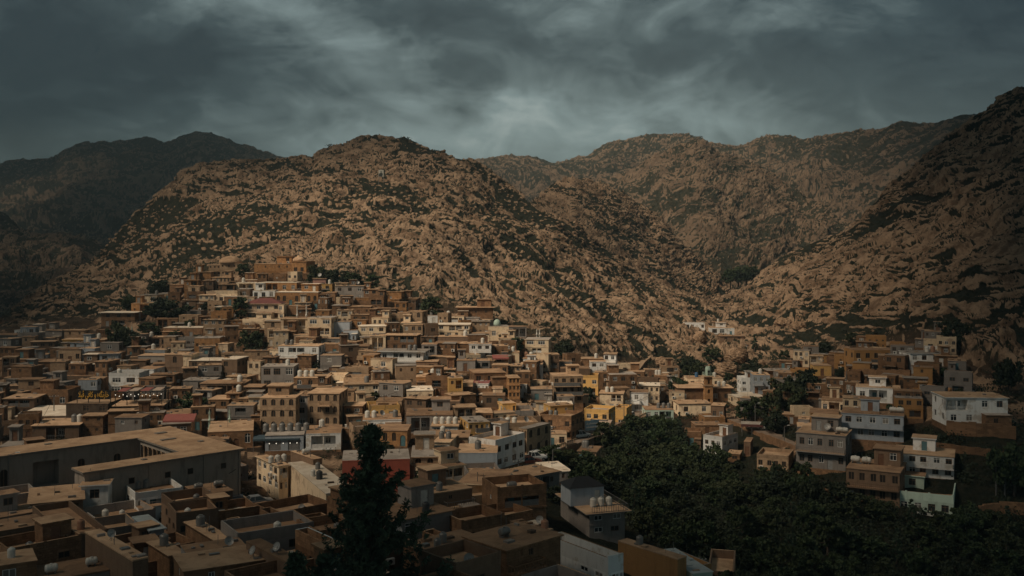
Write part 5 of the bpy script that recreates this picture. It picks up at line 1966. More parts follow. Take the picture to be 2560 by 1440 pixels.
for (u, v, h, wd, lab) in ((735, 800, 14, 26, 'dark shrub on the cream porch terrace'), (1010, 832, 20, 34, 'green shrub by the paired-window cream house'), (660, 812, 24, 30, 'dark shrub in the villa garden'),
                           (550, 800, 34, 40, 'dark garden shrub beside the stone steps'), (520, 778, 26, 30, 'dark shrub at the terrace railing'), (895, 975, 18, 44, 'plants along the cream ledge'),
                           (1000, 930, 18, 40, 'green shrub at the foot of the white balcony house'), (1352, 976, 30, 30, 'green shrub behind the tan three-storey house'), (1470, 1000, 36, 36, 'dark shrub below the pale yellow house'),
                           (1250, 985, 22, 34, 'green shrub beside the orange tower'), (2150, 1118, 26, 50, 'dark shrub on the grey villa terrace'), (1360, 862, 24, 60, 'dark scrub at the slope foot beside the pale poles')):
    tree(u, v, h, wd, BUSH, lab, None, 'shrub', 'shrub')

# the green thicket in the throat of the gorge
for (u, v, d, sc, k, lab) in ((1826, 706, 588, 1.5, 0, 'first green tree of the thicket in the throat of the gorge'), (1846, 700, 596, 1.7, 3, 'widest green tree of the thicket in the throat of the gorge'),
                              (1866, 698, 604, 1.5, 1, 'upper green tree of the thicket in the throat of the gorge'), (1884, 690, 612, 1.3, 2, 'last green tree of the thicket, towards the far slope')):
    o = thing('tree', lab, 'tree', to3(u, v, d) - Vector((0, 0, 2)), u)
    o.scale = (sc * 1.3, sc * 1.3, sc * 1.1)
    link('trunk', TREES[k][0], o)
    link('crown', TREES[k][1], o)

# small shrubs in the gaps of the town
for (ua, va, ub, vb_), n_, where in (((430, 705, 1040, 850), 16, 'in the steep upper town'), ((430, 850, 900, 1075), 14, 'in the middle of the town'), ((880, 800, 1480, 1000), 18, 'below the bare rock slope'),
                                     ((20, 860, 430, 1010), 14, 'in the shaded lower quarter'), ((900, 985, 1480, 1120), 12, 'above the parking street'), ((1500, 940, 1900, 1040), 14, 'at the valley mouth'), ((1690, 870, 1970, 960), 34, 'among the gorge boulders'),
                                     ((1960, 880, 2420, 1010), 16, 'on the far bank of the grove')):
    k = 0
    while k < n_:
        u, v = RF.uniform(ua, ub), RF.uniform(va, vb_)
        p = ground(u, v)
        if v > np.interp(u, [q[0] for q in ROCKLINE], [q[1] for q in ROCKLINE]) - 10 and clear_of_houses(p.x, p.y, 0.8) and clear_of_roads(p.x, p.y, 0.3):
            big_ = RF.random() < 0.4
            tree(u, v, RF.uniform(22, 34) if big_ else RF.uniform(10, 18), RF.uniform(18, 30), TREES[RF.randrange(5)] if big_ else BUSH, f"small dark {'tree' if big_ else 'shrub'} in a gap between houses {where}",
                 f"small {'trees' if big_ else 'shrubs'} {where}", 'tree' if big_ else 'shrub', 'tree' if big_ else 'shrub')
        k += 1

GROVE = [(1500, 1104), (1560, 1094), (1625, 1066), (1690, 1058), (1712, 1100), (1745, 1150), (1880, 1176), (2000, 1200), (2110, 1262), (2250, 1312), (2460, 1326), (2640, 1300), (2760, 1700), (1950, 1800),
         (1790, 1560), (1700, 1420), (1590, 1350), (1572, 1290), (1560, 1268), (1410, 1254), (1390, 1226), (1450, 1206), (1452, 1170), (1520, 1168)]


def inside(u, v, poly):
    c = False
    j = len(poly) - 1
    for i in range(len(poly)):
        (xi, yi), (xj, yj) = poly[i], poly[j]
        if (yi > v) != (yj > v) and u < (xj - xi) * (v - yi) / (yj - yi) + xi:
            c = not c
        j = i
    return c


taken = []
GK = [('dark green leafy tree in the dense valley grove', 'leafy trees of the valley grove'), ('dull olive-green tree in the dense valley grove', 'olive trees of the valley grove')]
for _ in range(9000):
    u, v = RF.uniform(1380, 2700), RF.uniform(1055, 1760)
    if not inside(u, v, GROVE):
        continue
    p = ground(u, v)
    if any((p.x - a) ** 2 + (p.y - b) ** 2 < 3.3 ** 2 for a, b in taken) or not clear_of_houses(p.x, p.y, 2.6):
        continue
    if v > 1160 and fbm(np.array([p.x / 9]), np.array([p.y / 9]), np.array([0.5]), 2, 5)[0] > 0.53:
        continue
    taken.append((p.x, p.y))
    i = RF.choice((0, 1, 2, 3, 4, 0, 3))
    k = 1 if i in (1, 4) else 0
    sc = RF.uniform(0.45, 1.05)
    if RF.random() < 0.06:
        o = thing('poplar_tree', 'slim upright tree rising above the dense valley grove', 'tree', p - Vector((0, 0, 0.3)), RF.uniform(0, 6.28), 'slim trees of the valley grove')
        o.scale = (0.9, 0.9, RF.uniform(0.7, 1.0))
        link('trunk', CYPRESS[0], o)
        link('crown', CYPRESS[1], o)
        continue
    o = thing('grove_tree', GK[k][0], 'tree', p - Vector((0, 0, 0.3)), RF.uniform(0, 6.28), GK[k][1])
    o.scale = (sc * RF.uniform(0.9, 1.15), sc * RF.uniform(0.9, 1.15), sc * RF.uniform(0.85, 1.2))
    link('trunk', TREES[i][0], o)
    link('crown', TREES[i][1], o)
print('grove trees', len(taken))


def scatter_leaves(name, spots, per, rad, size, mat, seed):
    r = np.random.default_rng(seed)
    C, S = [], []
    for (p, sc) in spots:
        d = r.normal(size=(per, 3)) * rad * sc * np.array([1, 1, 0.55])
        d[:, 2] = np.abs(d[:, 2])
        C.append(np.array(p) + d)
        S.append(size * sc * r.uniform(0.6, 1.3, per))
    o = link(name, quads_to_mesh(name, leaf_mesh(np.vstack(C), np.concatenate(S), seed), [mat]))
    o['kind'] = 'stuff'
    return o


spots = []
while len(spots) < 1500:
    u, v = RF.uniform(1380, 2700), RF.uniform(1055, 1700)
    if inside(u, v, GROVE):
        spots.append((tuple(ground(u, v)), RF.uniform(0.7, 1.5)))
for _ in range(300):
    u, v = RF.uniform(1960, 2620), RF.uniform(860, 1330)
    p = ground(u, v)
    if clear_of_houses(p.x, p.y, 0.5):
        spots.append((tuple(p), RF.uniform(0.6, 1.6)))
for _ in range(260):
    u, v = RF.uniform(1620, 1960), RF.uniform(860, 1050)
    p = ground(u, v)
    if clear_of_houses(p.x, p.y, 0.5) and clear_of_roads(p.x, p.y, 0.5):
        spots.append((tuple(p), RF.uniform(0.5, 1.3)))
for _ in range(420):
    u, v = RF.uniform(-20, 1500), RF.uniform(720, 1250)
    p = ground(u, v)
    if clear_of_houses(p.x, p.y, 0.6) and clear_of_roads(p.x, p.y, 0.5):
        spots.append((tuple(p), RF.uniform(0.3, 0.9)))
scatter_leaves('undergrowth', spots, 46, 0.85, 0.2, M_LEAF2, 9)

# scrub dotted over the slopes: far too many to count
r_ = np.random.default_rng(77)
spots = []
for (Pq, rk_, on_, k_) in SURF:
    vis = np.linalg.norm(Pq, axis=-1)
    okm = (on_ > 0.6) & (rk_ < 0.35)
    idx = np.argwhere(okm)
    m = 1500 if k_ == 1.0 else 420
    for i, j in idx[r_.integers(0, len(idx), m)]:
        spots.append((tuple(Pq[i, j]), float(r_.uniform(0.35, 1.15)) ** 1.5 * k_ * 1.1))
scatter_leaves('hill_scrub', spots, 34, 0.8, 0.26, leaf_mat('scrub_leaves', (0.012, 0.018, 0.010), (0.026, 0.030, 0.016), (0.02, 0.022, 0.012)), 19)

# ------------------------------------------------------------------ the tall conifer near the viewer
def conifer(name, label, u, v, d, vtop, wid, seed, levels=46):
    R = random.Random(seed)
    p = to3(u, v, d)
    H = (v - vtop) / F * d
    root = thing(name, label, 'conifer', p, 0)
    t = MB()
    t.tube((0, 0, -2), (0, 0, H * 0.5), 0.34, M_BARK, 9, 0.2)
    t.tube((0, 0, H * 0.5), (0, 0, H * 0.985), 0.2, M_BARK, 8, 0.02)
    C, S, A = [], [], []
    br = MB()
    for k in range(levels):
        f = k / (levels - 1)
        z = H * (0.12 + 0.86 * f)
        base = wid * (1 - f) ** 0.85 * (0.62 + 0.38 * math.sin(f * 24 + seed)) + 0.3
        for q in range(R.randrange(4, 7)):
            a = R.uniform(0, 2 * math.pi)
            L = base * R.uniform(0.35, 1.3)
            rise = R.uniform(0.05, 0.35)
            n = max(3, int(L / 0.22))
            prev = Vector((0, 0, z))
            for i in range(1, n + 1):
                g = i / n
                pt = Vector((math.cos(a + 0.25 * g) * L * g, math.sin(a + 0.25 * g) * L * g, z + L * (rise * g + 0.30 * g * g * (1 if R.random() < 0.8 else 0.2)) - 0.25 * L * g * (1 - g)))
                if i % 3 == 1 or i == n:
                    br.tube(prev, pt, 0.045 * (1 - g) + 0.012, M_BARK, 4, 0.04 * (1 - g) + 0.01)
                    prev = pt
                if g > 0.22:
                    for _ in range(11 if g < 0.7 else 13):
                        C.append((pt.x + R.gauss(0, 0.17), pt.y + R.gauss(0, 0.17), pt.z + R.gauss(0, 0.13)))
                        S.append(R.uniform(0.07, 0.15))
    link('trunk', t.mesh('trunk', True), root)
    link('branches', br.mesh('branches'), root)
    V = leaf_mesh(np.array(C), np.array(S), seed, elong=2.4)
    link('crown', quads_to_mesh('crown', V, [M_NEEDLE]), root)
    print(name, len(C))
    return root


conifer('conifer_tree', 'tall ragged dark conifer rising in front of the town', 928, 1640, 86, 1062, 6.6, 4, 60)
conifer('conifer_tree', 'tip of a smaller dark conifer at the bottom edge', 742, 1760, 70, 1388, 3.0, 9, 30)
conifer('conifer_tree', 'second conifer tip beside the first at the bottom edge', 812, 1740, 72, 1392, 3.4, 12, 30)
# ------------------------------------------------------------------ roads, walls and stairs
def simple_mat(name, a, b, sc=0.8, rough=0.95):
    m, t = new_mat(name)
    P = t.n('ShaderNodeNewGeometry').outputs['Position']
    n = t.noise(P, sc, 6, 0.7)
    finish(t, t.mix(t.maprange(n, 0.35, 0.68), (*a, 1), (*b, 1)), rough, n, 0.05, 0.5, spec=0.1)
    return m


M_ROAD = simple_mat('worn_concrete_road', (0.27, 0.20, 0.15), (0.16, 0.115, 0.085), 0.5)
M_TRAIL = simple_mat('trodden_earth', (0.34, 0.24, 0.16), (0.24, 0.16, 0.10))


def ribbon(name, pix, width, mat, lift=0.35, skirt=2.0):
    pts = line_pts(pix)
    if len(pts) > 6:
        for _ in range(3):
            pts = [pts[0]] + [(a + b * 2 + c) / 4 for a, b, c in zip(pts[:-2], pts[1:-1], pts[2:])] + [pts[-1]]
    L, Rr = [], []
    for i, p in enumerate(pts):
        t = pts[min(i + 1, len(pts) - 1)] - pts[max(i - 1, 0)]
        n = Vector((-t.y, t.x, 0)).normalized() * width / 2
        L.append(Vector((p.x + n.x, p.y + n.y, p.z + lift)))
        Rr.append(Vector((p.x - n.x, p.y - n.y, p.z + lift)))
    b = MB()
    dz = Vector((0, 0, skirt))
    for i in range(len(pts) - 1):
        b.poly([Rr[i], Rr[i + 1], L[i + 1], L[i]], mat)
        b.poly([L[i], L[i + 1], L[i + 1] - dz, L[i] - dz], WALL['S'])
        b.poly([Rr[i + 1], Rr[i], Rr[i] - dz, Rr[i + 1] - dz], WALL['S'])
    structure(link(name, b.mesh(name)))
    return pts, L, Rr


street, sL, sR = ribbon('parking_street_road', STREET, 6.4, M_ROAD)
lane, lL, lR = ribbon('valley_lane_road', LANE, 5.0, M_ROAD)
ribbon('conifer_yard_road', CARPARK, 7.0, M_ROAD)
ribbon('school_yard_road', PARK, 6.0, M_ROAD)
ribbon('hill_path', [(1590, 930), (1606, 908), (1625, 892), (1650, 876), (1684, 866)], 1.8, M_TRAIL, 0.5, 1.0)
ribbon('boulder_path', [(1812, 948), (1840, 940), (1868, 932), (1890, 930)], 2.0, M_TRAIL, 0.5, 1.0)


def stone_wall(pix, h, label, mat='S', th=0.45, name='stone_wall', below=2.5):
    pts = line_pts(pix)
    b = MB()
    R = random.Random(len(label))
    for a, c in zip(pts[:-1], pts[1:]):
        d = c - a
        n = Vector((-d.y, d.x, 0)).normalized() * th
        hh = h * R.uniform(0.93, 1.05)
        zt = max(a.z, c.z) + hh
        A, B = Vector((a.x, a.y, a.z - below)), Vector((c.x, c.y, c.z - below))
        q = [A, B, B + n, A + n]
        top = [Vector((p.x, p.y, zt)) for p in q]
        for i in range(4):
            j = (i + 1) % 4
            b.poly([q[i], q[j], top[j], top[i]], WALL[mat])
        b.poly(top, WALL[mat])
    o = link(name, b.mesh(name))
    return tag(o, label, 'wall')


stone_wall([(2128, 958), (2200, 960), (2275, 960)], 3.6, 'tall brown retaining wall under the long ochre house')
stone_wall([(2282, 988), (2330, 990), (2376, 1000)], 2.6, 'orange-brown retaining wall below the sheet-wall white house', 'K')
stone_wall([(2300, 1040), (2340, 1044), (2372, 1050)], 2.2, 'pale garden wall leading to the far white house', 'T')
stone_wall([(2366, 1088), (2440, 1092), (2540, 1100)], 2.8, 'dark stone base wall under the far white house')
stone_wall([(2010, 1246), (2060, 1256), (2120, 1270)], 2.6, 'mossy stone terrace wall in the grove below the grey railing villa')
stone_wall([(2440, 1300), (2500, 1290), (2570, 1290)], 2.4, 'low dark terrace wall beyond the mint green house')
stone_wall([(2300, 1120), (2400, 1135), (2520, 1150)], 1.6, 'long low terrace wall on the dark slope')
stone_wall([(2084, 905), (2110, 912), (2130, 930)], 2.6, 'rough stone terrace wall beside the ochre cube house')
stone_wall([(2064, 975), (2090, 985), (2130, 990)], 2.4, 'grey stone terrace wall with a dark bush', 'G')
stone_wall([(556, 842), (600, 840), (640, 846)], 1.6, 'stone terrace wall with plants above the round town tree')
stone_wall([(880, 766), (940, 768), (1000, 772)], 2.0, 'stone wall along the upper terrace path')
stone_wall([(1650, 1110), (1600, 1130), (1570, 1150)], 1.6, 'low stone wall hidden among the grove trees')
stone_wall([(1900, 1100), (1945, 1118), (1996, 1140)], 1.8, 'rubble wall below the curving valley road')
stone_wall([(420, 1300), (480, 1300), (540, 1290)], 1.6, 'brown yard wall below the panelled terrace house', 'B')


def stairs(pix, w, n, label, mat):
    a, c = ground(*pix[0]), ground(*pix[1])
    d = c - a
    t = Vector((d.x, d.y, 0)).normalized()
    nrm = Vector((-t.y, t.x, 0))
    b = MB()
    for i in range(n):
        p, q = a.lerp(c, i / n), a.lerp(c, (i + 1) / n)
        z = q.z + 0.5
        pts = [p - nrm * w / 2, p + nrm * w / 2, q + nrm * w / 2, q - nrm * w / 2]
        top = [Vector((k.x, k.y, z)) for k in pts]
        bot = [Vector((k.x, k.y, p.z - 1.5)) for k in pts]
        b.poly(top, mat)
        for k in range(4):
            m = (k + 1) % 4
            b.poly([bot[k], bot[m], top[m], top[k]], WALL['D'])
    tag(link('stone_stairs', b.mesh('stone_stairs')), label, 'stairs')


stairs([(638, 1126), (636, 1004)], 3.0, 44, 'long dark stone stairs climbing beside the tall arched-window house', WALL['S'])
stairs([(528, 812), (536, 776)], 2.4, 22, 'pale garden stairs in the upper town beside the villa shrubs', WALL['T'])
stairs([(862, 770), (872, 744)], 2.2, 16, 'short pale stairs behind the ochre cube house', WALL['T'])

# the white balustrade on the road's outer edge
def balustrade(side, i0, i1, label):
    pts = side[i0:i1]
    root = thing('road_balustrade', label, 'railing', pts[len(pts) // 2])
    o = pts[len(pts) // 2]
    r, p = MB(), MB()
    for a, c in zip(pts[:-1], pts[1:]):
        d = c - a
        n = Vector((-d.y, d.x, 0)).normalized() * 0.2
        for z0, z1 in ((0.95, 1.15), (0.0, 0.28)):
            q = [a - o, c - o, c - o + n, a - o + n]
            lo = [k + Vector((0, 0, z0)) for k in q]
            hi = [k + Vector((0, 0, z1)) for k in q]
            r.poly(hi, WALL['T'])
            for k in range(4):
                m = (k + 1) % 4
                r.poly([lo[k], lo[m], hi[m], hi[k]], WALL['T'])
        m = a - o + n * 0.5
        p.box(m.x - 0.13, m.x + 0.13, m.y - 0.13, m.y + 0.13, m.z + 0.28, m.z + 0.95, WALL['T'])
    link('rail', r.mesh('rail'), root)
    link('baluster', p.mesh('baluster'), root)


_n = len(sR)
balustrade(sR, int(_n * 0.20), int(_n * 0.40), 'tan balustrade along the outer edge of the parking bay')
balustrade(sR, int(_n * 0.62), _n - 1, 'tan balustrade along the upper bend of the road above the grove')

# ------------------------------------------------------------------ vehicles
_cars = {}
PAINT = {'white': plain('white_car_paint', (0.62, 0.62, 0.60), 0.3), 'silver': plain('silver_car_paint', (0.36, 0.35, 0.33), 0.3, 0.4), 'grey': plain('grey_car_paint', (0.16, 0.16, 0.16), 0.3),
         'black': plain('black_car_paint', (0.022, 0.024, 0.028), 0.25), 'red': plain('red_car_paint', (0.42, 0.10, 0.06), 0.35)}
M_TYRE = plain('tyre_rubber', (0.02, 0.02, 0.02), 0.9)
M_RIM = plain('wheel_rim', (0.35, 0.35, 0.35), 0.4, 0.6)
M_LAMP = plain('headlight_lens', (0.6, 0.6, 0.58), 0.2)
M_TAIL = plain('tail_light_lens', (0.35, 0.02, 0.02), 0.3)


def loft(mb, secs, mat, close=True):
    """secs: rings of equal length"""
    n = len(secs[0])
    for a, b in zip(secs[:-1], secs[1:]):
        for i in range(n):
            j = (i + 1) % n
            mb.poly([a[i], a[j], b[j], b[i]], mat)
    if close:
        mb.poly(list(reversed(secs[0])), mat)
        mb.poly(secs[-1], mat)


def car_meshes(kind, colour):
    if (kind, colour) in _cars:
        return _cars[(kind, colour)]
    P = PAINT[colour]
    body, cab = MB(), MB()

    def ring(x, hw, z0, z1):
        return [(x, -hw * 0.92, z0), (x, -hw, z0 + 0.15), (x, -hw, z1 - 0.16), (x, -hw * 0.9, z1), (x, hw * 0.9, z1), (x, hw, z1 - 0.16), (x, hw, z0 + 0.15), (x, hw * 0.92, z0)]
    if kind == 'van':
        loft(body, [ring(-2.35, 0.82, 0.35, 1.0), ring(-2.3, 0.88, 0.3, 1.15), ring(1.6, 0.88, 0.3, 1.15), ring(2.25, 0.84, 0.32, 1.05), ring(2.35, 0.78, 0.38, 0.95)], P)
        c0, c1, r0, r1, zt = -2.28, 2.05, -2.2, 1.2, 2.0
    elif kind == 'pickup':
        loft(body, [ring(-2.6, 0.86, 0.45, 1.0), ring(-2.55, 0.9, 0.42, 1.08), ring(1.0, 0.9, 0.42, 1.08), ring(2.3, 0.86, 0.42, 1.02), ring(2.5, 0.76, 0.5, 0.9)], P)
        body.box(-2.45, -0.75, -0.72, 0.72, 1.083, 1.09, M_DARK)
        c0, c1, r0, r1, zt = -0.75, 1.25, -0.6, 0.6, 1.72
    elif kind == 'suv':
        loft(body, [ring(-2.2, 0.84, 0.42, 1.0), ring(-2.1, 0.9, 0.38, 1.12), ring(0.9, 0.9, 0.38, 1.12), ring(2.0, 0.88, 0.38, 1.05), ring(2.25, 0.78, 0.45, 0.9)], P)
        c0, c1, r0, r1, zt = -2.1, 1.2, -1.9, 0.5, 1.78
    else:
        loft(body, [ring(-2.2, 0.78, 0.38, 0.85), ring(-2.1, 0.85, 0.32, 0.95), ring(-1.2, 0.87, 0.3, 0.98), ring(0.9, 0.87, 0.3, 0.96), ring(2.0, 0.84, 0.3, 0.82), ring(2.2, 0.74, 0.36, 0.72)], P)
        c0, c1, r0, r1, zt = -1.6, 1.15, -1.0, 0.35, 1.45
    zb = 1.07 if kind != 'sedan' else 0.94
    hw, ht = 0.84, 0.66
    lo = [(c0, -hw, zb), (c1, -hw, zb), (c1, hw, zb), (c0, hw, zb)]
    hi = [(r0, -ht, zt), (r1, -ht, zt), (r1, ht, zt), (r0, ht, zt)]
    for k in range(4):
        m = (k + 1) % 4
        cab.poly([lo[k], lo[m], hi[m], hi[k]], M_GLASS)
    roof = MB()
    roof.box(r0 - 0.05, r1 + 0.05, -ht - 0.03, ht + 0.03, zt, zt + 0.05, P)
    for (a, b2) in ((lo[0], hi[0]), (lo[1], hi[1]), (lo[2], hi[2]), (lo[3], hi[3])):
        roof.tube(a, b2, 0.05, P, 5)
    for f in (0.42,):
        for sgn in (-1, 1):
            a = Vector(lo[0 if sgn < 0 else 3]).lerp(Vector(lo[1 if sgn < 0 else 2]), f)
            b2 = Vector(hi[0 if sgn < 0 else 3]).lerp(Vector(hi[1 if sgn < 0 else 2]), f)
            roof.tube(a, b2, 0.05, P, 5)
    wh = MB()
    M = Matrix.Rotation(math.radians(90), 4, 'X')
    wh.lathe([(0.2, -0.1), (0.31, -0.11), (0.33, -0.06), (0.33, 0.06), (0.31, 0.11), (0.2, 0.1)], 14, M_TYRE, M)
    wh.lathe([(0.2, -0.112), (0.19, 0.112)], 10, M_RIM, M)
    hl = MB()
    hl.box(-0.04, 0.04, -0.16, 0.16, -0.07, 0.07, M_LAMP)
    tl = MB()
    tl.box(-0.03, 0.03, -0.14, 0.14, -0.08, 0.08, M_TAIL)
    _cars[(kind, colour)] = (body.mesh('body'), cab.mesh('windows'), roof.mesh('roof'), wh.mesh('wheel'), hl.mesh('headlight'), tl.mesh('tail_light'), kind)
    return _cars[(kind, colour)]


def car(u, v, kind, colour, head, label, lift=0.36, group=None):
    b, c, r, w, h, t, _k = car_meshes(kind, colour)
    p = ground(u, v)
    o = thing('parked_car' if kind != 'van' else 'parked_van', label, 'van' if kind == 'van' else ('pickup truck' if kind == 'pickup' else 'car'), p + Vector((0, 0, lift)), math.radians(head), group)
    link('body', b, o)
    link('windows', c, o)
    link('roof', r, o)
    fx = {'van': (-1.5, 1.55), 'pickup': (-1.6, 1.65), 'suv': (-1.4, 1.4), 'sedan': (-1.35, 1.4)}[kind]
    for x in fx:
        for y in (-0.82, 0.82):
            link('wheel', w, o, (x, y, 0.33))
    ex = {'van': 2.3, 'pickup': 2.42, 'suv': 2.15, 'sedan': 2.12}[kind]
    for y in (-0.55, 0.55):
        link('headlight', h, o, (ex, y, 0.72), 0)
        link('tail_light', t, o, (-ex - (0.1 if kind == 'pickup' else 0.0), y, 0.8), 0)
    return o


car(1341, 1130, 'sedan', 'silver', 215, 'silver sedan parked against the arched street house')
car(1352, 1142, 'sedan', 'silver', 20, 'dull silver car at the upper end of the parking bay')
car(1343, 1149, 'sedan', 'white', 20, 'white car parked between the silver car and the white pickup')
car(1334, 1157, 'pickup', 'white', 20, 'white pickup parked by the balustrade')
car(1324, 1166, 'sedan', 'red', 20, 'red car at the lower end of the parking bay')
car(1450, 1100, 'pickup', 'white', 35, 'white pickup standing on the street below the stone street house')
car(1480, 1088, 'sedan', 'grey', 35, 'dark grey car parked under the blue shop sign')
car(1572, 1052, 'suv', 'white', 240, 'white car driving down the upper road bend')
car(1918, 1078, 'van', 'white', 155, 'white van parked beside the carport')
car(1036, 1248, 'suv', 'white', 170, 'white car parked behind the conifer next to the grey wall')
car(1056, 1258, 'sedan', 'white', 170, 'second white car in the conifer yard, nearer the round tree')
car(1012, 1268, 'sedan', 'grey', 165, 'grey car half hidden by the conifer')
car(600, 1270, 'sedan', 'black', 20, 'black sedan parked at the end of the long school wall')
car(642, 1270, 'sedan', 'grey', 30, 'dark car behind the black sedan beside the pale roof')
car(104, 968, 'sedan', 'white', 5, 'white car between dark roofs in the shaded quarter', 0.3)
car(118, 966, 'sedan', 'silver', 5, 'silver car beside the white one in the shaded quarter', 0.3)
car(884, 1010, 'sedan', 'grey', 100, 'grey car in the alley next to the bright ochre house', 0.3)

# ------------------------------------------------------------------ poles, lamps, wires
POLES = {}


def pole(u, vt, vb, label, arms=1, name='utility_pole', lamp=False, mat=None, r=0.13):
    p = ground(u, vb)
    h = (vb - vt) / F * p.y
    o = thing(name, label, 'lamp post' if lamp else 'pole', p, 0.35)
    m = mat or M_RAIL
    b = MB()
    b.tube((0, 0, -1), (0, 0, h), r, m, 8, r * 0.6)
    link('post', b.mesh('post'), o)
    if lamp:
        a = MB()
        a.tube((0, 0, h - 0.1), (1.1, 0, h + 0.2), 0.05, m, 6)
        a.box(0.9, 1.5, -0.12, 0.12, h + 0.14, h + 0.26, M_WFRAME)
        link('lamp_head', a.mesh('lamp_head'), o)
    for k in range(arms):
        a = MB()
        z = h - 0.5 - 0.8 * k
        a.box(-0.9, 0.9, -0.06, 0.06, z, z + 0.1, m)
        for x in (-0.8, -0.3, 0.3, 0.8):
            a.lathe([(0.05, 0), (0.06, 0.1), (0.03, 0.18)], 6, M_TANKW, Matrix.Translation((x, 0, z + 0.1)))
        link('crossarm', a.mesh('crossarm'), o)
    POLES[(u, vb)] = p + Vector((0, 0, h - 0.4))
    return POLES[(u, vb)]


M_WOOD = plain('weathered_pole_wood', (0.12, 0.085, 0.06), 0.9)
wp = [pole(519, 1180, 1258, 'steel pole in front of the long school wall', 1),
      pole(405, 1176, 1240, 'short pole with brackets on the panelled terrace house wall', 1),
      pole(21, 1136, 1262, 'tall lamp pole at the school corner by the black-green tree', 0, 'lamp_post', True)]
pole(1377, 1064, 1130, 'dark double-arm pole on the parking street corner', 2)
pole(1382, 1124, 1182, 'thin pale lamp pole at the parking wall', 0, 'lamp_post', True)
pole(1296, 1148, 1206, 'pole at the lower end of the parking street', 1)
pole(1574, 998, 1060, 'dark pole on the upper road bend', 1)
pole(1600, 996, 1046, 'second dark pole further up the road bend', 1)
pole(1560, 1010, 1070, 'pole beside the plain ochre corner house', 1)
pole(1888, 1010, 1064, 'pale lamp post beside the carport', 0, 'lamp_post', True)
pole(1961, 1066, 1108, 'street lamp on the curving valley road', 0, 'lamp_post', True)
pole(860, 664, 716, 'first of the twin wooden poles by the church trees', 0, mat=M_WOOD)
pole(873, 664, 716, 'twin wooden pole with a crossbar by the church trees', 1, mat=M_WOOD)
pole(1105, 903, 940, 'thin pole below the rubble heap', 0)
pole(847, 704, 752, 'pole at the corner of the upper grey terrace house', 1)
pole(823, 734, 780, 'pole by the small tree at the seven-arch house', 1)
pole(350, 736, 798, 'pole at the upper town edge beside the glazed cream house', 1)
pole(624, 640, 690, 'thin mast beside the church front', 0)
pole(135, 986, 1050, 'pole over the pale cracked roof', 1)
pole(212, 866, 906, 'pole in the shaded quarter beside the ochre house', 1)
pole(1750, 1392, 1470, 'dark pole at the grove beside the bottom roofs', 1)
pole(2116, 928, 990, 'thin pole on the terraces under the ochre houses', 0)
pole(2490, 1150, 1240, 'first leg of the ladder pylon on the dark slope', 2)
pole(2512, 1152, 1244, 'second leg of the ladder pylon on the dark slope', 2)
pole(1676, 938, 990, 'pole among trees at the valley mouth', 1)
pole(960, 985, 1030, 'pole above the bright ochre house', 1)
pole(700, 835, 870, 'pole beside the cream porch house', 0)
pole(1194, 1180, 1262, 'first iron mast in front of the brown-door house', 0, r=0.08)
pole(1208, 1184, 1266, 'second iron mast in front of the brown-door house', 0, r=0.08)


def wire(a, b, sag, label):
    mb = MB()
    prev = a
    for i in range(1, 15):
        t = i / 14
        q = a.lerp(b, t) - Vector((0, 0, sag * 4 * t * (1 - t)))
        mb.tube(prev, q, 0.035, M_TYRE, 4)
        prev = q
    tag(link('overhead_wire', mb.mesh('overhead_wire')), label, 'wire')


wire(wp[1], wp[0], 0.7, 'overhead wire sagging in front of the long school wall')
wire(wp[0], Vector((-41.2, 148.6, -33)), 0.6, 'overhead wire running to the corner of the school')

for (a, b_, sag, lab) in (((1377, 1130), (1296, 1206), 0.9, 'wire over the parking street from the corner pole'), ((1377, 1130), (1574, 1060), 1.2, 'long wire from the corner pole up to the road bend'),
                          ((1574, 1060), (1600, 1046), 0.3, 'short wire between the two road-bend poles'), ((1600, 1046), (1676, 990), 0.8, 'wire from the road bend into the valley trees'),
                          ((847, 752), (823, 780), 0.4, 'wire by the seven-arch house'), ((960, 1030), (1105, 940), 1.2, 'wire crossing the middle of the town'), ((135, 1050), (212, 906), 1.2, 'wire over the shaded quarter'),
                          ((21, 1262), (135, 1050), 1.4, 'wire above the courtyard school'), ((1194, 1262), (1296, 1206), 0.9, 'wire from the iron mast to the parking street'), ((1888, 1064), (1961, 1108), 0.6, 'wire along the curving valley road'),
                          ((2490, 1240), (2512, 1244), 0.1, 'wire between the pylon legs')):
    wire(POLES[a], POLES[b_], sag, lab)

# slim green and white spires
M_MINT = plain('pale_mint_paintwork', (0.36, 0.46, 0.38), 0.6)


def spire(u, vt, vb, label, mat, z=None, k=1.0):
    d = float(depth(u, vb))
    p = to3(u, vb, d)
    h = (vb - vt) / F * d
    o = thing('slim_spire', label, 'spire', p)
    b = MB()
    prof = [(0.34, -1), (0.34, 0.1), (0.26, 0.2), (0.24, h * 0.34), (0.36, h * 0.36), (0.36, h * 0.39), (0.2, h * 0.41), (0.19, h * 0.62), (0.33, h * 0.64), (0.33, h * 0.67), (0.17, h * 0.69), (0.16, h * 0.86), (0.22, h * 0.88), (0.05, h * 0.97), (0.02, h)]
    b.lathe([(r * k, zz) for r, zz in prof], 10, mat)
    link('shaft', b.mesh('shaft', True), o)
    f = MB()
    f.lathe([(0.02, h * 0.98), (0.09, h * 1.0), (0.02, h * 1.02), (0.07, h * 1.03), (0.01, h * 1.06)], 8, M_RIM)
    link('finial', f.mesh('finial', True), o)


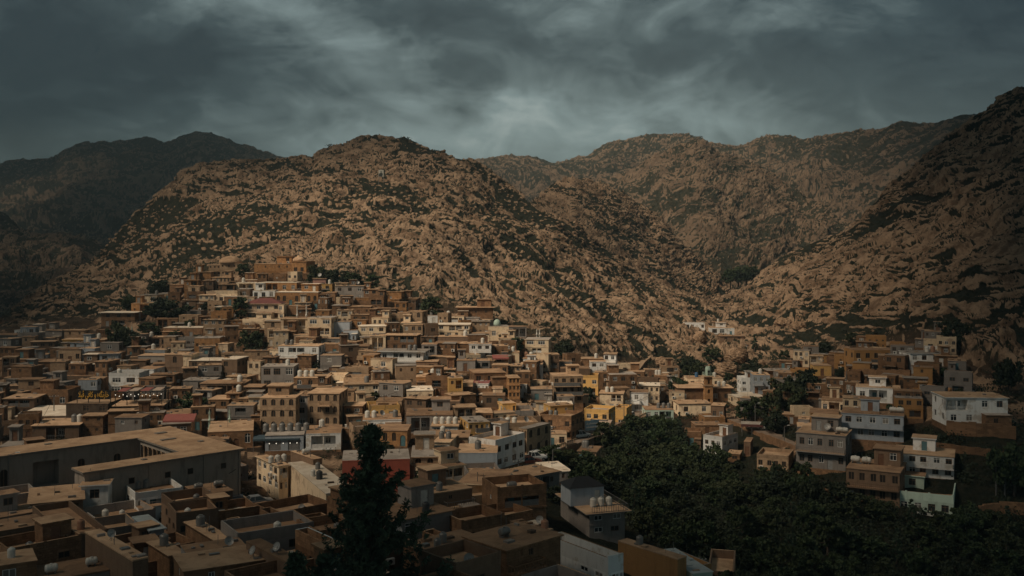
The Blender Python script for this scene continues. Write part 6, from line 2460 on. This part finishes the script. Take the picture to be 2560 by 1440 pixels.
spire(524, 1024, 1100, 'pale green spire with rings, nearer the red awning', M_MINT)
spire(574, 1022, 1096, 'pale green spire with rings, nearer the stone stairs', M_MINT)
spire(316, 814, 872, 'pale spire in front of the dark trees, nearer the rock slope', M_MINT)
spire(330, 814, 872, 'pale spire in front of the dark trees, nearer the porch house', M_MINT)
spire(743, 760, 842, 'white spire post on the cream porch house', M_TANKW)
spire(766, 760, 842, 'white spire post touching the tall cream block', M_TANKW)
spire(1342, 822, 862, 'white spire post on the solitary cream house, first of the pair', M_TANKW)
spire(1349, 822, 862, 'white spire post on the solitary cream house, second of the pair', M_TANKW)
spire(446, 1180, 1272, 'tan ringed spire in front of the long school wall', WALL['T'])


def minaret():
    d = float(depth(1770, 1010)) - 2.2
    p = to3(1770, 1012, d)
    s = d / F
    o = thing('minaret', 'orange stone minaret with a pale green lantern top', 'minaret', p, 0.04)
    w = 10.0 * s
    h1, h2, h3 = (1012 - 964) * s, (1012 - 941) * s, (1012 - 916) * s
    b = MB()
    win = [(0.75 * w, 1.25 * w, h1 * 0.62, h1 * 0.84, True), (0.72 * w, 1.3 * w, 0.1, 1.9)]
    wall_face(b, (-w, -w), (1, 0), 2 * w, -6, h1, win, WALL['K'])
    wall_face(b, (-w, w), (0, -1), 2 * w, -6, h1, [], WALL['K'])
    wall_face(b, (w, -w), (0, 1), 2 * w, -6, h1, [], WALL['K'])
    b.poly([(w, w, -6), (-w, w, -6), (-w, w, h1), (w, w, h1)], WALL['K'])
    link('tower', b.mesh('tower'), o)
    b = MB()
    b.box(-w * 1.2, w * 1.2, -w * 1.2, w * 1.2, h1, h1 + 0.3, WALL['T'])
    w2 = w * 0.86
    wall_face(b, (-w2, -w2), (1, 0), 2 * w2, h1 + 0.3, h2, [(0.75 * w2, 1.3 * w2, h1 + 0.6, h2 - 0.8)], WALL['K'])
    wall_face(b, (-w2, w2), (0, -1), 2 * w2, h1 + 0.3, h2, [], WALL['K'])
    wall_face(b, (w2, -w2), (0, 1), 2 * w2, h1 + 0.3, h2, [], WALL['K'])
    b.poly([(w2, w2, h1), (-w2, w2, h1), (-w2, w2, h2), (w2, w2, h2)], WALL['K'])
    link('upper_tower', b.mesh('upper_tower'), o)
    b = MB()
    b.box(-w * 1.25, w * 1.25, -w * 1.25, w * 1.25, h2, h2 + 0.3, WALL['T'])
    railing(b, [(-w * 1.2, -w * 1.2), (w * 1.1, -w * 1.2), (w * 1.1, w * 1.1), (-w * 1.2, w * 1.1), (-w * 1.2, -w * 1.2)], h2 + 0.3, 0.9, False, M_MINT)
    link('balcony', b.mesh('balcony'), o)
    b = MB()
    r = w * 0.72
    b.lathe([(r, h2 + 0.3), (r, h2 + 2.0), (r * 1.08, h2 + 2.05), (r * 0.8, h2 + 2.9), (r * 0.3, h3 - 0.4), (0.05, h3)], 8, M_MINT, Matrix.Rotation(math.radians(22.5), 4, 'Z'))
    b.box(-0.3, 0.3, -r - 0.02, -r + 0.4, h2 + 0.5, h2 + 1.8, M_DARK)
    link('lantern', b.mesh('lantern'), o)
    b = MB()
    b.lathe([(0.04, h3 - 0.1), (0.1, h3 + 0.15), (0.03, h3 + 0.3), (0.08, h3 + 0.45), (0.015, h3 + 1.0)], 8, M_RIM)
    link('finial', b.mesh('finial', True), o)


minaret()

# the church's little dome and cross
_r, _W, _D, _H, _zt, _d, _org, _th = HOUSES[(727.0, 654.0)]
_o = thing('dome_cross', 'small plaster dome carrying a cross on the church end', 'cross', (_org.x - 1.0, _org.y + 4.5, _org.z + _zt), 0)
_b = MB()
_b.lathe([(2.1, -0.2), (2.1, 0.5), (1.8, 0.9), (1.2, 1.35), (0.5, 1.6), (0.45, 1.9), (0.1, 2.0)], 16, ROOF['t'])
link('dome', _b.mesh('dome', True), _o)
_b = MB()
_b.box(-0.09, 0.09, -0.09, 0.09, 1.95, 4.3, M_RAIL)
_b.box(-0.55, 0.55, -0.088, 0.088, 3.3, 3.48, M_RAIL)
link('cross', _b.mesh('cross'), _o)
dish(HOUSES[(838.0, 716.0)][6] + Vector((2, 4, HOUSES[(838.0, 716.0)][4])), 0.5, 'satellite dish on the upper grey terrace house')

# the pale dome-shaped tank of the verandah houses
_r, _W, _D, _H, _zt, _d, _org, _th = HOUSES[(1216.0, 817.0)]
_o = thing('domed_tank', 'large pale egg-shaped tank standing on a cream roof below the rocks', 'water tank', (_org.x - 0.5, _org.y + 2.2, _org.z + _zt + 0.003))
_b = MB()
_b.lathe([(0.95, 0), (1.05, 0.5), (0.98, 1.1), (0.7, 1.6), (0.3, 1.85), (0.05, 1.9)], 16, M_MINT)
link('tank_body', _b.mesh('tank_body', True), _o)

# ------------------------------------------------------------------ awnings, cabin, carport, signs
M_REDA = plain('red_awning_cloth', (0.26, 0.085, 0.07), 0.8)
M_CANV = plain('faded_canvas', (0.40, 0.30, 0.23), 0.9)
M_BLKR = plain('black_sheet_roof', (0.018, 0.018, 0.02), 0.6)


def awning(u, v, w, d_, h, mat, label, rz=0.0, slope=0.5, lift=0.0):
    p = ground(u, v) + Vector((0, 0, lift))
    o = thing('awning', label, 'awning', p, rz)
    b = MB()
    n = 6
    for i in range(n):
        y0, y1 = d_ * i / n, d_ * (i + 1) / n
        z0, z1 = h + slope * i / n, h + slope * (i + 1) / n
        b.poly([(-w / 2, y0, z0), (w / 2, y0, z0), (w / 2, y1, z1), (-w / 2, y1, z1)], mat)
        b.poly([(-w / 2, y0, z0 - 0.06), (-w / 2, y1, z1 - 0.06), (w / 2, y1, z1 - 0.06), (w / 2, y0, z0 - 0.06)], mat)
    b.box(-w / 2, w / 2, -0.05, 0.0, h - 0.35, h, mat)
    link('canopy', b.mesh('canopy'), o)
    for x, y in ((-w / 2 + 0.1, 0.1), (w / 2 - 0.1, 0.1), (-w / 2 + 0.1, d_ - 0.1), (w / 2 - 0.1, d_ - 0.1)):
        t = MB()
        t.tube((x, y, -2), (x, y, h + slope * y / d_ - 0.04), 0.05, M_RAIL, 6)
        link('post', t.mesh('post'), o)


awning(446, 1092, 6.0, 2.6, 2.6, M_REDA, 'faded red awning in front of the spire mosque', 0.12, 0.9, 0.6)
awning(446, 1074, 5.5, 3.2, 2.6, M_CANV, 'pale pinkish canvas shelter above the red awning', 0.1, 0.5)
awning(1252, 926, 4.2, 2.6, 2.4, M_REDA, 'bright red canopy on a mid-town roof', 0.1, 0.6, 0.8)
awning(1508, 1082, 3.4, 2.2, 2.3, M_CANV, 'tan shop awning beside the blue sign', -0.35, 0.5)
awning(690, 1128, 8.5, 2.4, 2.3, plain('dark_blue_awning', (0.05, 0.075, 0.09), 0.7), 'dark blue cafe awning below the tall arched-window house', 0.14, 0.4)


def carport():
    p = ground(1880, 1088)
    s = p.y / F
    w = 52 * s
    o = thing('carport', 'flat carport with a dark red fascia on thin posts beside the white van', 'carport', p, -0.2)
    b = MB()
    b.box(-w / 2, w / 2, 0, 5.0, 2.5, 2.62, M_RAIL, ROOF['g'])
    b.box(-w / 2 - 0.05, w / 2 + 0.05, -0.06, 0.0, 2.1, 2.7, plain('maroon_fascia', (0.11, 0.04, 0.035), 0.6))
    link('canopy', b.mesh('canopy'), o)
    for x in (-w / 2 + 0.2, 0, w / 2 - 0.2):
        for y in (0.2, 4.8):
            t = MB()
            t.tube((x, y, -1.5), (x, y, 2.5), 0.07, M_RAIL, 6)
            link('post', t.mesh('post'), o)


carport()


def cabin():
    r, W, D, H, zt, d, org, th = HOUSES[(1411.0, 1284.0)]
    x, y = -W * 0.26, D * 0.52
    c, s_ = math.cos(th), math.sin(th)
    o = thing('rooftop_cabin', 'pale panel cabin with a black hipped roof standing on the grey house', 'cabin', (org.x + x * c - y * s_, org.y + x * s_ + y * c, org.z + zt + 0.003), th)
    m = WALL['L']
    a, b2, h = 2.5, 1.9, 2.5
    b = MB()
    wall_face(b, (-a, -b2), (1, 0), 2 * a, 0, h, [(3.6, 4.4, 0.05, 2.0)], m)
    wall_face(b, (-a, b2), (0, -1), 2 * b2, 0, h, [], m)
    wall_face(b, (a, -b2), (0, 1), 2 * b2, 0, h, [], m)
    b.poly([(a, b2, 0), (-a, b2, 0), (-a, b2, h), (a, b2, h)], m)
    link('wall', b.mesh('wall'), o)
    link('door', door_mesh(0.8, 1.9, 2), o, (1.5, -b2, 0.05))
    b = MB()
    e = 0.25
    A = [(-a - e, -b2 - e, h), (a + e, -b2 - e, h), (a + e, b2 + e, h), (-a - e, b2 + e, h)]
    R1, R2 = (-a + 1.6, 0, h + 1.15), (a - 1.6, 0, h + 1.15)
    b.poly(list(reversed(A)), M_BLKR)
    b.poly([A[0], A[1], R2, R1], M_BLKR)
    b.poly([A[1], A[2], R2], M_BLKR)
    b.poly([A[2], A[3], R1, R2], M_BLKR)
    b.poly([A[3], A[0], R1], M_BLKR)
    link('roof', b.mesh('roof'), o)
    rl = MB()
    railing(rl, [(-W / 2 + 0.2, -0.5), (W / 2 + 0.3, -0.5), (W / 2 + 0.3, D)], zt + 0.003, 0.95, False, M_RAIL)
    link('railing', rl.mesh('railing'), r)


cabin()


def text_mesh(body, size, mat, depth_=0.06):
    c = bpy.data.curves.new('lettering', 'FONT')
    c.body = body
    c.size = size
    c.extrude = depth_ / 2
    c.align_x = 'CENTER'
    o = bpy.data.objects.new('lettering', c)
    COL.objects.link(o)
    bpy.context.view_layer.update()
    me = bpy.data.meshes.new_from_object(o.evaluated_get(bpy.context.evaluated_depsgraph_get()))
    bpy.data.objects.remove(o)
    me.materials.clear()
    me.materials.append(mat)
    return me


M_GOLD, _t = new_mat('gold_sign_letters')
_p = _t.n('ShaderNodeBsdfPrincipled')
_p.inputs['Base Color'].default_value = (0.40, 0.22, 0.03, 1)
_p.inputs['Emission Color'].default_value = (1.0, 0.5, 0.06, 1)
_p.inputs['Emission Strength'].default_value = 0.03
_p.inputs['Roughness'].default_value = 0.4
_t.n('ShaderNodeOutputMaterial', i_0=_p.outputs[0])
M_BULB, _t = new_mat('lamp_bulb')
_e = _t.n('ShaderNodeEmission', i_0=(1.0, 0.88, 0.7, 1), i_1=0.5)
_t.n('ShaderNodeOutputMaterial', i_0=_e.outputs[0])


def restaurant():
    r, W, D, H, zt, d, org, th = HOUSES[(165.0, 1010.0)]
    s = d / F
    u0 = 232
    p = to3(u0, 996, d)
    # roof terrace pergola carrying the letters
    o = thing('roof_sign', 'gold restaurant lettering on a dark frame above the roof terrace', 'sign', (p.x, org.y + 0.4, org.z + zt), 0.0)
    h = p.z - (org.z + zt)
    b = MB()
    L = 84 * s
    for x in (-L / 2, -L / 6, L / 6, L / 2):
        b.box(x - 0.06, x + 0.06, 0.1, 0.22, 0, h + 1.6, M_DARK)
    b.box(-L / 2, L / 2, 0.1, 0.22, h - 0.25, h - 0.1, M_DARK)
    b.box(-L / 2, L / 2, 0.1, 0.22, h + 1.45, h + 1.6, M_DARK)
    b.box(-L / 2, L / 2, 0.14, 0.2, h - 0.1, h + 1.45, M_BLKR)
    link('frame', b.mesh('frame'), o)
    words = ['\uFEA7\uFE8E\uFEAD\uFEE7\uFB95\uFEEA\uFEE9', '\uFEED', '\uFB90\uFE8E\uFED3\uFBFD', '\uFB6C\uFBFF\uFEFC']
    x = 38 * s
    tot_w = []
    for w_ in words:
        me = text_mesh(w_[::-1], 1.7, M_GOLD, 0.08)
        q = np.array([v.co.x for v in me.vertices])
        tot_w.append((me, q.min(), q.max()))
    gap = 0.55
    k = 76 * s / (sum(b_ - a_ for _, a_, b_ in tot_w) + gap * 3)
    for me, a_, b_ in tot_w:
        x -= (b_ - a_) * k
        me.transform(Matrix.Translation((x, 0.02, h + 0.2)) @ Matrix.Scale(k, 4, (1, 0, 0)) @ Matrix.Rotation(math.radians(90), 4, 'X') @ Matrix.Translation((-a_, 0, 0)))
        x -= gap * k
        link('lettering', me, o)
    # pergola with lamps on the neighbouring terrace
    r2, W2, D2, H2, zt2, d2, org2, th2 = HOUSES[(268.0, 1016.0)]
    g = thing('pergola', 'dark metal pergola over the lamp-lit restaurant terrace', 'pergola', org2 + Vector((0, 0, zt2 + 0.003)), th2)
    b = MB()
    for x in np.linspace(-W2 / 2 + 0.3, W2 / 2 - 0.3, 5):
        for y in (0.3, D2 - 0.6):
            b.box(x - 0.07, x + 0.07, y - 0.07, y + 0.07, 0, 2.5, M_DARK)
        b.box(x - 0.06, x + 0.06, 0.0, D2 - 0.3, 2.5, 2.62, M_DARK)
    b.box(-W2 / 2, W2 / 2, 0.2, 0.34, 2.62, 2.74, M_DARK)
    b.box(-W2 / 2, W2 / 2, D2 - 0.7, D2 - 0.56, 2.62, 2.74, M_DARK)
    link('frame', b.mesh('frame'), g)
    b = MB()
    for i, x in enumerate(np.linspace(-W2 / 2 + 0.5, W2 / 2 - 2.5, 4)):
        b.box(x, x + 1.7, 1.0 + 0.4 * (i % 2), D2 - 1.2, 2.75, 2.80, M_CANV if i % 2 else M_REDA)
    link('canopy', b.mesh('canopy'), g)
    k = MB()
    prev = None
    pts = []
    for i in range(13):
        x = -W2 / 2 + 0.4 + (W2 - 0.8) * i / 12
        pts.append(Vector((x, 0.1, 2.2 - 0.3 * (i % 2))))
    ls = thing('string_lights', 'string of glowing bulbs hanging along the restaurant pergola', 'string lights', org2 + Vector((0, 0, zt2)), th2)
    for a, c in zip(pts[:-1], pts[1:]):
        k.tube(a + Vector((0, 0, 0.14)), c + Vector((0, 0, 0.14)), 0.02, M_DARK, 4)
    link('cable', k.mesh('cable'), ls)
    bb = MB()
    bb.lathe([(0.02, 0.10), (0.07, 0.03), (0.085, -0.03), (0.05, -0.08), (0.01, -0.1)], 8, M_BULB)
    bm_ = bb.mesh('bulb', True)
    for q in pts:
        link('bulb', bm_, ls, q)
    # cafe bulbs
    r3, W3, D3, H3, zt3, d3, org3, th3 = HOUSES[(648.0, 1090.0)]
    l2 = thing('string_lights', 'row of five white bulbs under the dark blue cafe awning', 'string lights', org3 + Vector((0, -1.9, H3 * 0.62)), th3)
    k = MB()
    k.tube((-W3 / 2 + 0.3, 0, 0.15), (W3 / 2 - 0.2, 0, 0.15), 0.02, M_DARK, 4)
    link('cable', k.mesh('cable'), l2)
    for i in range(5):
        link('bulb', bm_, l2, (-W3 / 2 + 1.2 + (W3 - 2) * i / 4, 0, 0.0))


restaurant()


def blue_sign():
    p = ground(1480, 1090)
    d = p.y - 1.0
    c = to3(1480, 1063, d)
    o = thing('shop_sign', 'faded blue shop signboard hanging over the street', 'sign', c, math.radians(-30 + 60))
    m = simple_mat('faded_blue_sign', (0.20, 0.30, 0.36), (0.13, 0.21, 0.26), 0.8, 0.5)
    w, h = 1.9, 1.15
    b = MB()
    b.box(-w, w, 0, 0.12, -h, h, m)
    link('board', b.mesh('board'), o)
    R = random.Random(2)
    for row, z in ((0, 0.35), (1, -0.45)):
        k = MB()
        x = -w + 0.3
        while x < w - 0.5:
            L = R.uniform(0.25, 0.7)
            k.box(x, x + L, -0.03, 0.0, z - 0.09, z + 0.05, M_TANKW)
            k.box(x + L * 0.3, x + L * 0.45, -0.028, 0.0, z + 0.05, z + R.uniform(0.15, 0.4), M_TANKW)
            x += L + 0.02
        k.box(-w + 0.3, w - 0.4, -0.02, 0.0, z - 0.09, z - 0.03, M_TANKW)
        link('lettering', k.mesh('lettering'), o)
    k = MB()
    for x in (-w - 0.07, w):
        k.box(x, x + 0.07, -0.02, 0.14, -h - 0.07, h + 0.07, M_RAIL)
    k.tube((-w, 0.06, -h), (-w, 0.06, -h - 4.5), 0.06, M_RAIL, 6)
    k.tube((w, 0.06, -h), (w, 0.06, -h - 4.5), 0.06, M_RAIL, 6)
    link('frame', k.mesh('frame'), o)


blue_sign()


def hill_banner():
    p = ground(957, 452)
    p = Vector((p.x, p.y - 6, p.z + 1.5))
    s = p.y / F
    w, h = 6.2 * s, 17 * s
    o = thing('hillside_banner', 'tall pale banner with a dark standing figure high on the rocky hill', 'banner', p)
    b = MB()
    b.box(-w, w, 0, 0.1, 0, h, plain('pale_banner_cloth', (0.52, 0.49, 0.42), 0.8))
    link('board', b.mesh('board'), o)
    k = MB()
    m = plain('dark_printed_figure', (0.04, 0.045, 0.04), 0.8)
    k.poly([(-w * 0.95, -0.02, 0.05), (w * 0.45, -0.02, 0.05), (w * 0.75, -0.02, h * 0.42), (w * 0.3, -0.02, h * 0.56), (-w * 0.3, -0.02, h * 0.56), (-w * 0.9, -0.02, h * 0.42)], m)
    k.lathe([(w * 0.34, -0.03), (w * 0.34, 0.0)], 14, m, Matrix.Translation((0, 0.0, h * 0.70)) @ Matrix.Rotation(math.radians(90), 4, 'X'))
    link('figure', k.mesh('figure'), o)
    k = MB()
    for x in (-w, w):
        k.tube((x, 0.15, -4), (x, 0.15, h), 0.1, M_RAIL, 6)
    link('post', k.mesh('post'), o)


hill_banner()

# ------------------------------------------------------------------ boulders and rubble
def boulder_mat():
    m, t = new_mat('boulder_limestone')
    P = t.n('ShaderNodeNewGeometry').outputs['Position']
    n = t.noise(P, 0.35, 6, 0.7, 0.8)
    f = t.noise(P, 1.6, 6, 0.7)
    c = t.mix(t.maprange(n, 0.4, 0.62), (0.42, 0.28, 0.18, 1), (0.19, 0.118, 0.07, 1))
    c = t.mix(t.maprange(f, 0.46, 0.66, 0, 0.85), c, (0.08, 0.055, 0.035, 1))
    finish(t, c, 0.95, t.m('ADD', f, n), 0.5, 0.9, spec=0.1)
    return m


M_BOULD = boulder_mat()


def boulder(u0, u1, v0, v1, label, seed):
    u = (u0 + u1) / 2
    p = ground(u, v1)
    s = p.y / F
    rx, rz = (u1 - u0) / 2 * s, (v1 - v0) / 2 * s
    bm = bmesh.new()
    bmesh.ops.create_icosphere(bm, subdivisions=5, radius=1.0)
    co = np.array([v.co[:] for v in bm.verts])
    q = co * 1.3 + seed * 3.1
    n = (fbm(q[:, 0], q[:, 1], q[:, 2], 5, seed, 0.6) - 0.5) * 1.5
    tilt = q[:, 2] * 3.2 + q[:, 0] * 1.3 + n * 2
    bed = np.abs((tilt % 1.0) - 0.5)
    k = 1 + 0.55 * n - 0.16 * sstep(bed, 0.30, 0.5)
    for vtx, kk in zip(bm.verts, k):
        vtx.co = Vector((vtx.co.x * kk * rx, vtx.co.y * kk * rx * 0.8, vtx.co.z * kk * rz))
    me = bpy.data.meshes.new('boulder')
    bm.to_mesh(me)
    bm.free()
    me.polygons.foreach_set('use_smooth', [True] * len(me.polygons))
    me.materials.append(M_BOULD)
    tag(link('boulder', me, None, p + Vector((0, 0, rz * 0.75))), label, 'boulder')


boulder(1782, 1846, 898, 942, 'largest cracked boulder standing above the mosque', 3)
boulder(1814, 1868, 864, 906, 'great tilted boulder under the red-brown brick house', 7)
boulder(1637, 1673, 888, 918, 'rounded boulder beside the trail at the valley mouth', 11)
boulder(1656, 1692, 908, 930, 'low boulder in front of the rounded one by the trail', 14)
boulder(1732, 1766, 824, 856, 'boulder wedged between the two white gorge houses', 17)
boulder(1976, 2014, 798, 828, 'big pale boulder resting on the rocky slope', 19)
boulder(1936, 1984, 790, 818, 'long pale boulder next to the big one on the slope', 23)
boulder(2064, 2098, 784, 816, 'rounded boulder on the slope beside the long stone streak', 26)
boulder(1714, 1734, 838, 858, 'small upright boulder under the white gorge cottage', 29)
boulder(1884, 1914, 894, 920, 'brown boulder below the small grey gorge house', 31)
boulder(1736, 1752, 908, 924, 'small boulder among shrubs beside the valley path', 33)
boulder(1610, 1628, 838, 858, 'pointed boulder on the bare slope above the trail', 37)
boulder(968, 994, 410, 424, 'pale boulder on the grassy summit slope', 41)


def rubble(areas, seed):
    R = random.Random(seed)
    b = MB()
    for (u, v, su, sv, n) in areas:
        for _ in range(n):
            p = ground(u + R.gauss(0, su), v + R.gauss(0, sv))
            a = R.uniform(0.2, 0.7)
            M = Matrix.Translation(p + Vector((0, 0, R.uniform(0, 0.7)))) @ Matrix.Rotation(R.uniform(0, 6.28), 4, Vector((R.random() - 0.5, R.random() - 0.5, R.random() + 0.1)).normalized())
            k = len(b.v)
            b.box(-a, a, -a * 0.7, a * 0.7, -a * 0.45, a * 0.45, M_BOULD, None, M)
            for i in range(k, len(b.v)):
                x, y, z = b.v[i]
                b.v[i] = (x + R.uniform(-0.12, 0.12), y + R.uniform(-0.12, 0.12), z + R.uniform(-0.1, 0.1))
    o = link('rubble', b.mesh('rubble'))
    o['kind'] = 'stuff'


rubble([(1010, 938, 34, 5, 260), (1070, 948, 26, 5, 140), (1332, 1000, 10, 12, 160), (572, 800, 12, 8, 90), (850, 800, 30, 5, 90), (700, 698, 40, 4, 120), (1270, 868, 20, 5, 90), (2000, 1130, 14, 10, 120), (640, 985, 8, 20, 90), (905, 915, 30, 6, 80)], 4)
# ------------------------------------------------------------------ unseen blockers added to dim the edges of the view, and the haze
def sun_blocker(name, cx, cy, cz, sx, sy, sz, seed):
    """a lumpy cloud shape, out of view, added to shade the ground"""
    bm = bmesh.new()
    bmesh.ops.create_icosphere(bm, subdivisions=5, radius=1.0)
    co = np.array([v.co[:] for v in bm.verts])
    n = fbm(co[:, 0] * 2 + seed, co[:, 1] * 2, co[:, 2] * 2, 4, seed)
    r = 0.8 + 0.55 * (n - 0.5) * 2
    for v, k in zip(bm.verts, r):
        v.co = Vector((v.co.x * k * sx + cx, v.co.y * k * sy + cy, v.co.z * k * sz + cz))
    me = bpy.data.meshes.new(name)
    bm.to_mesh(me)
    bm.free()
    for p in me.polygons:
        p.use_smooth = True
    me.materials.append(M_BLOCKER)
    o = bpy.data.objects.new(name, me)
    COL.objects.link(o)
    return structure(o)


M_BLOCKER, _t = new_mat('sun_blocker_pale')
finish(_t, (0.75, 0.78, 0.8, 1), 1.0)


def shade_blocker(x, y, z, h, sx, sy, seed):
    """place a cloud out of view so that its added shadow falls about (x, y, z)"""
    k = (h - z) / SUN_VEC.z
    return sun_blocker('sun_blocker', x + SUN_VEC.x * k, y + SUN_VEC.y * k, h, sx, sy, 26, seed)


BLOCKER_H = 350  # height of the unseen blockers added for their shade
shade_blocker(240, 250, -20, BLOCKER_H, 165, 230, 3)       # over the slope beyond the grove
shade_blocker(110, 110, -45, BLOCKER_H, 120, 95, 4)         # over the grove
shade_blocker(-75, 52, -35, BLOCKER_H, 330, 95, 5)          # over the near roofs
shade_blocker(-245, 270, -10, BLOCKER_H, 140, 260, 9)       # over the shoulder of the town
shade_blocker(-430, 1150, 100, BLOCKER_H + 450, 460, 620, 12)    # over the far peak
shade_blocker(-760, 1900, 160, BLOCKER_H + 750, 620, 520, 15)
shade_blocker(560, 900, 100, BLOCKER_H + 350, 260, 380, 14)      # over the dark back ridge

shade_blocker(-120, 560, 60, BLOCKER_H + 60, 150, 110, 21)        # over the summit of the hill
shade_blocker(-300, 480, 20, BLOCKER_H + 60, 150, 160, 23)       # over its far shoulder
shade_blocker(258, 450, 30, BLOCKER_H + 60, 135, 150, 25)        # over the crags across the gorge

M_HAZE = bpy.data.materials.new('valley_haze')
M_HAZE.use_nodes = True
_t = NT(M_HAZE.node_tree)
_pv = _t.n('ShaderNodeVolumePrincipled')
_pv.inputs['Color'].default_value = (0.62, 0.80, 0.86, 1)
_pv.inputs['Density'].default_value = 0.00017
_pv.inputs['Anisotropy'].default_value = 0.1
_o = _t.n('ShaderNodeOutputMaterial')
_t.t.links.new(_pv.outputs[0], _o.inputs['Volume'])


def haze_box():
    bm = bmesh.new()
    bmesh.ops.create_cube(bm, size=1.0)
    x0, x1, y0, y1, z0, z1 = -1700, 1600, -60, 2700, -330, 300
    for v in bm.verts:
        v.co = Vector(((x0 + x1) / 2 + v.co.x * (x1 - x0), (y0 + y1) / 2 + v.co.y * (y1 - y0), (z0 + z1) / 2 + v.co.z * (z1 - z0)))
    me = bpy.data.meshes.new('haze')
    bm.to_mesh(me)
    bm.free()
    me.materials.append(M_HAZE)
    o = bpy.data.objects.new('haze', me)
    COL.objects.link(o)
    o['kind'] = 'stuff'


haze_box()
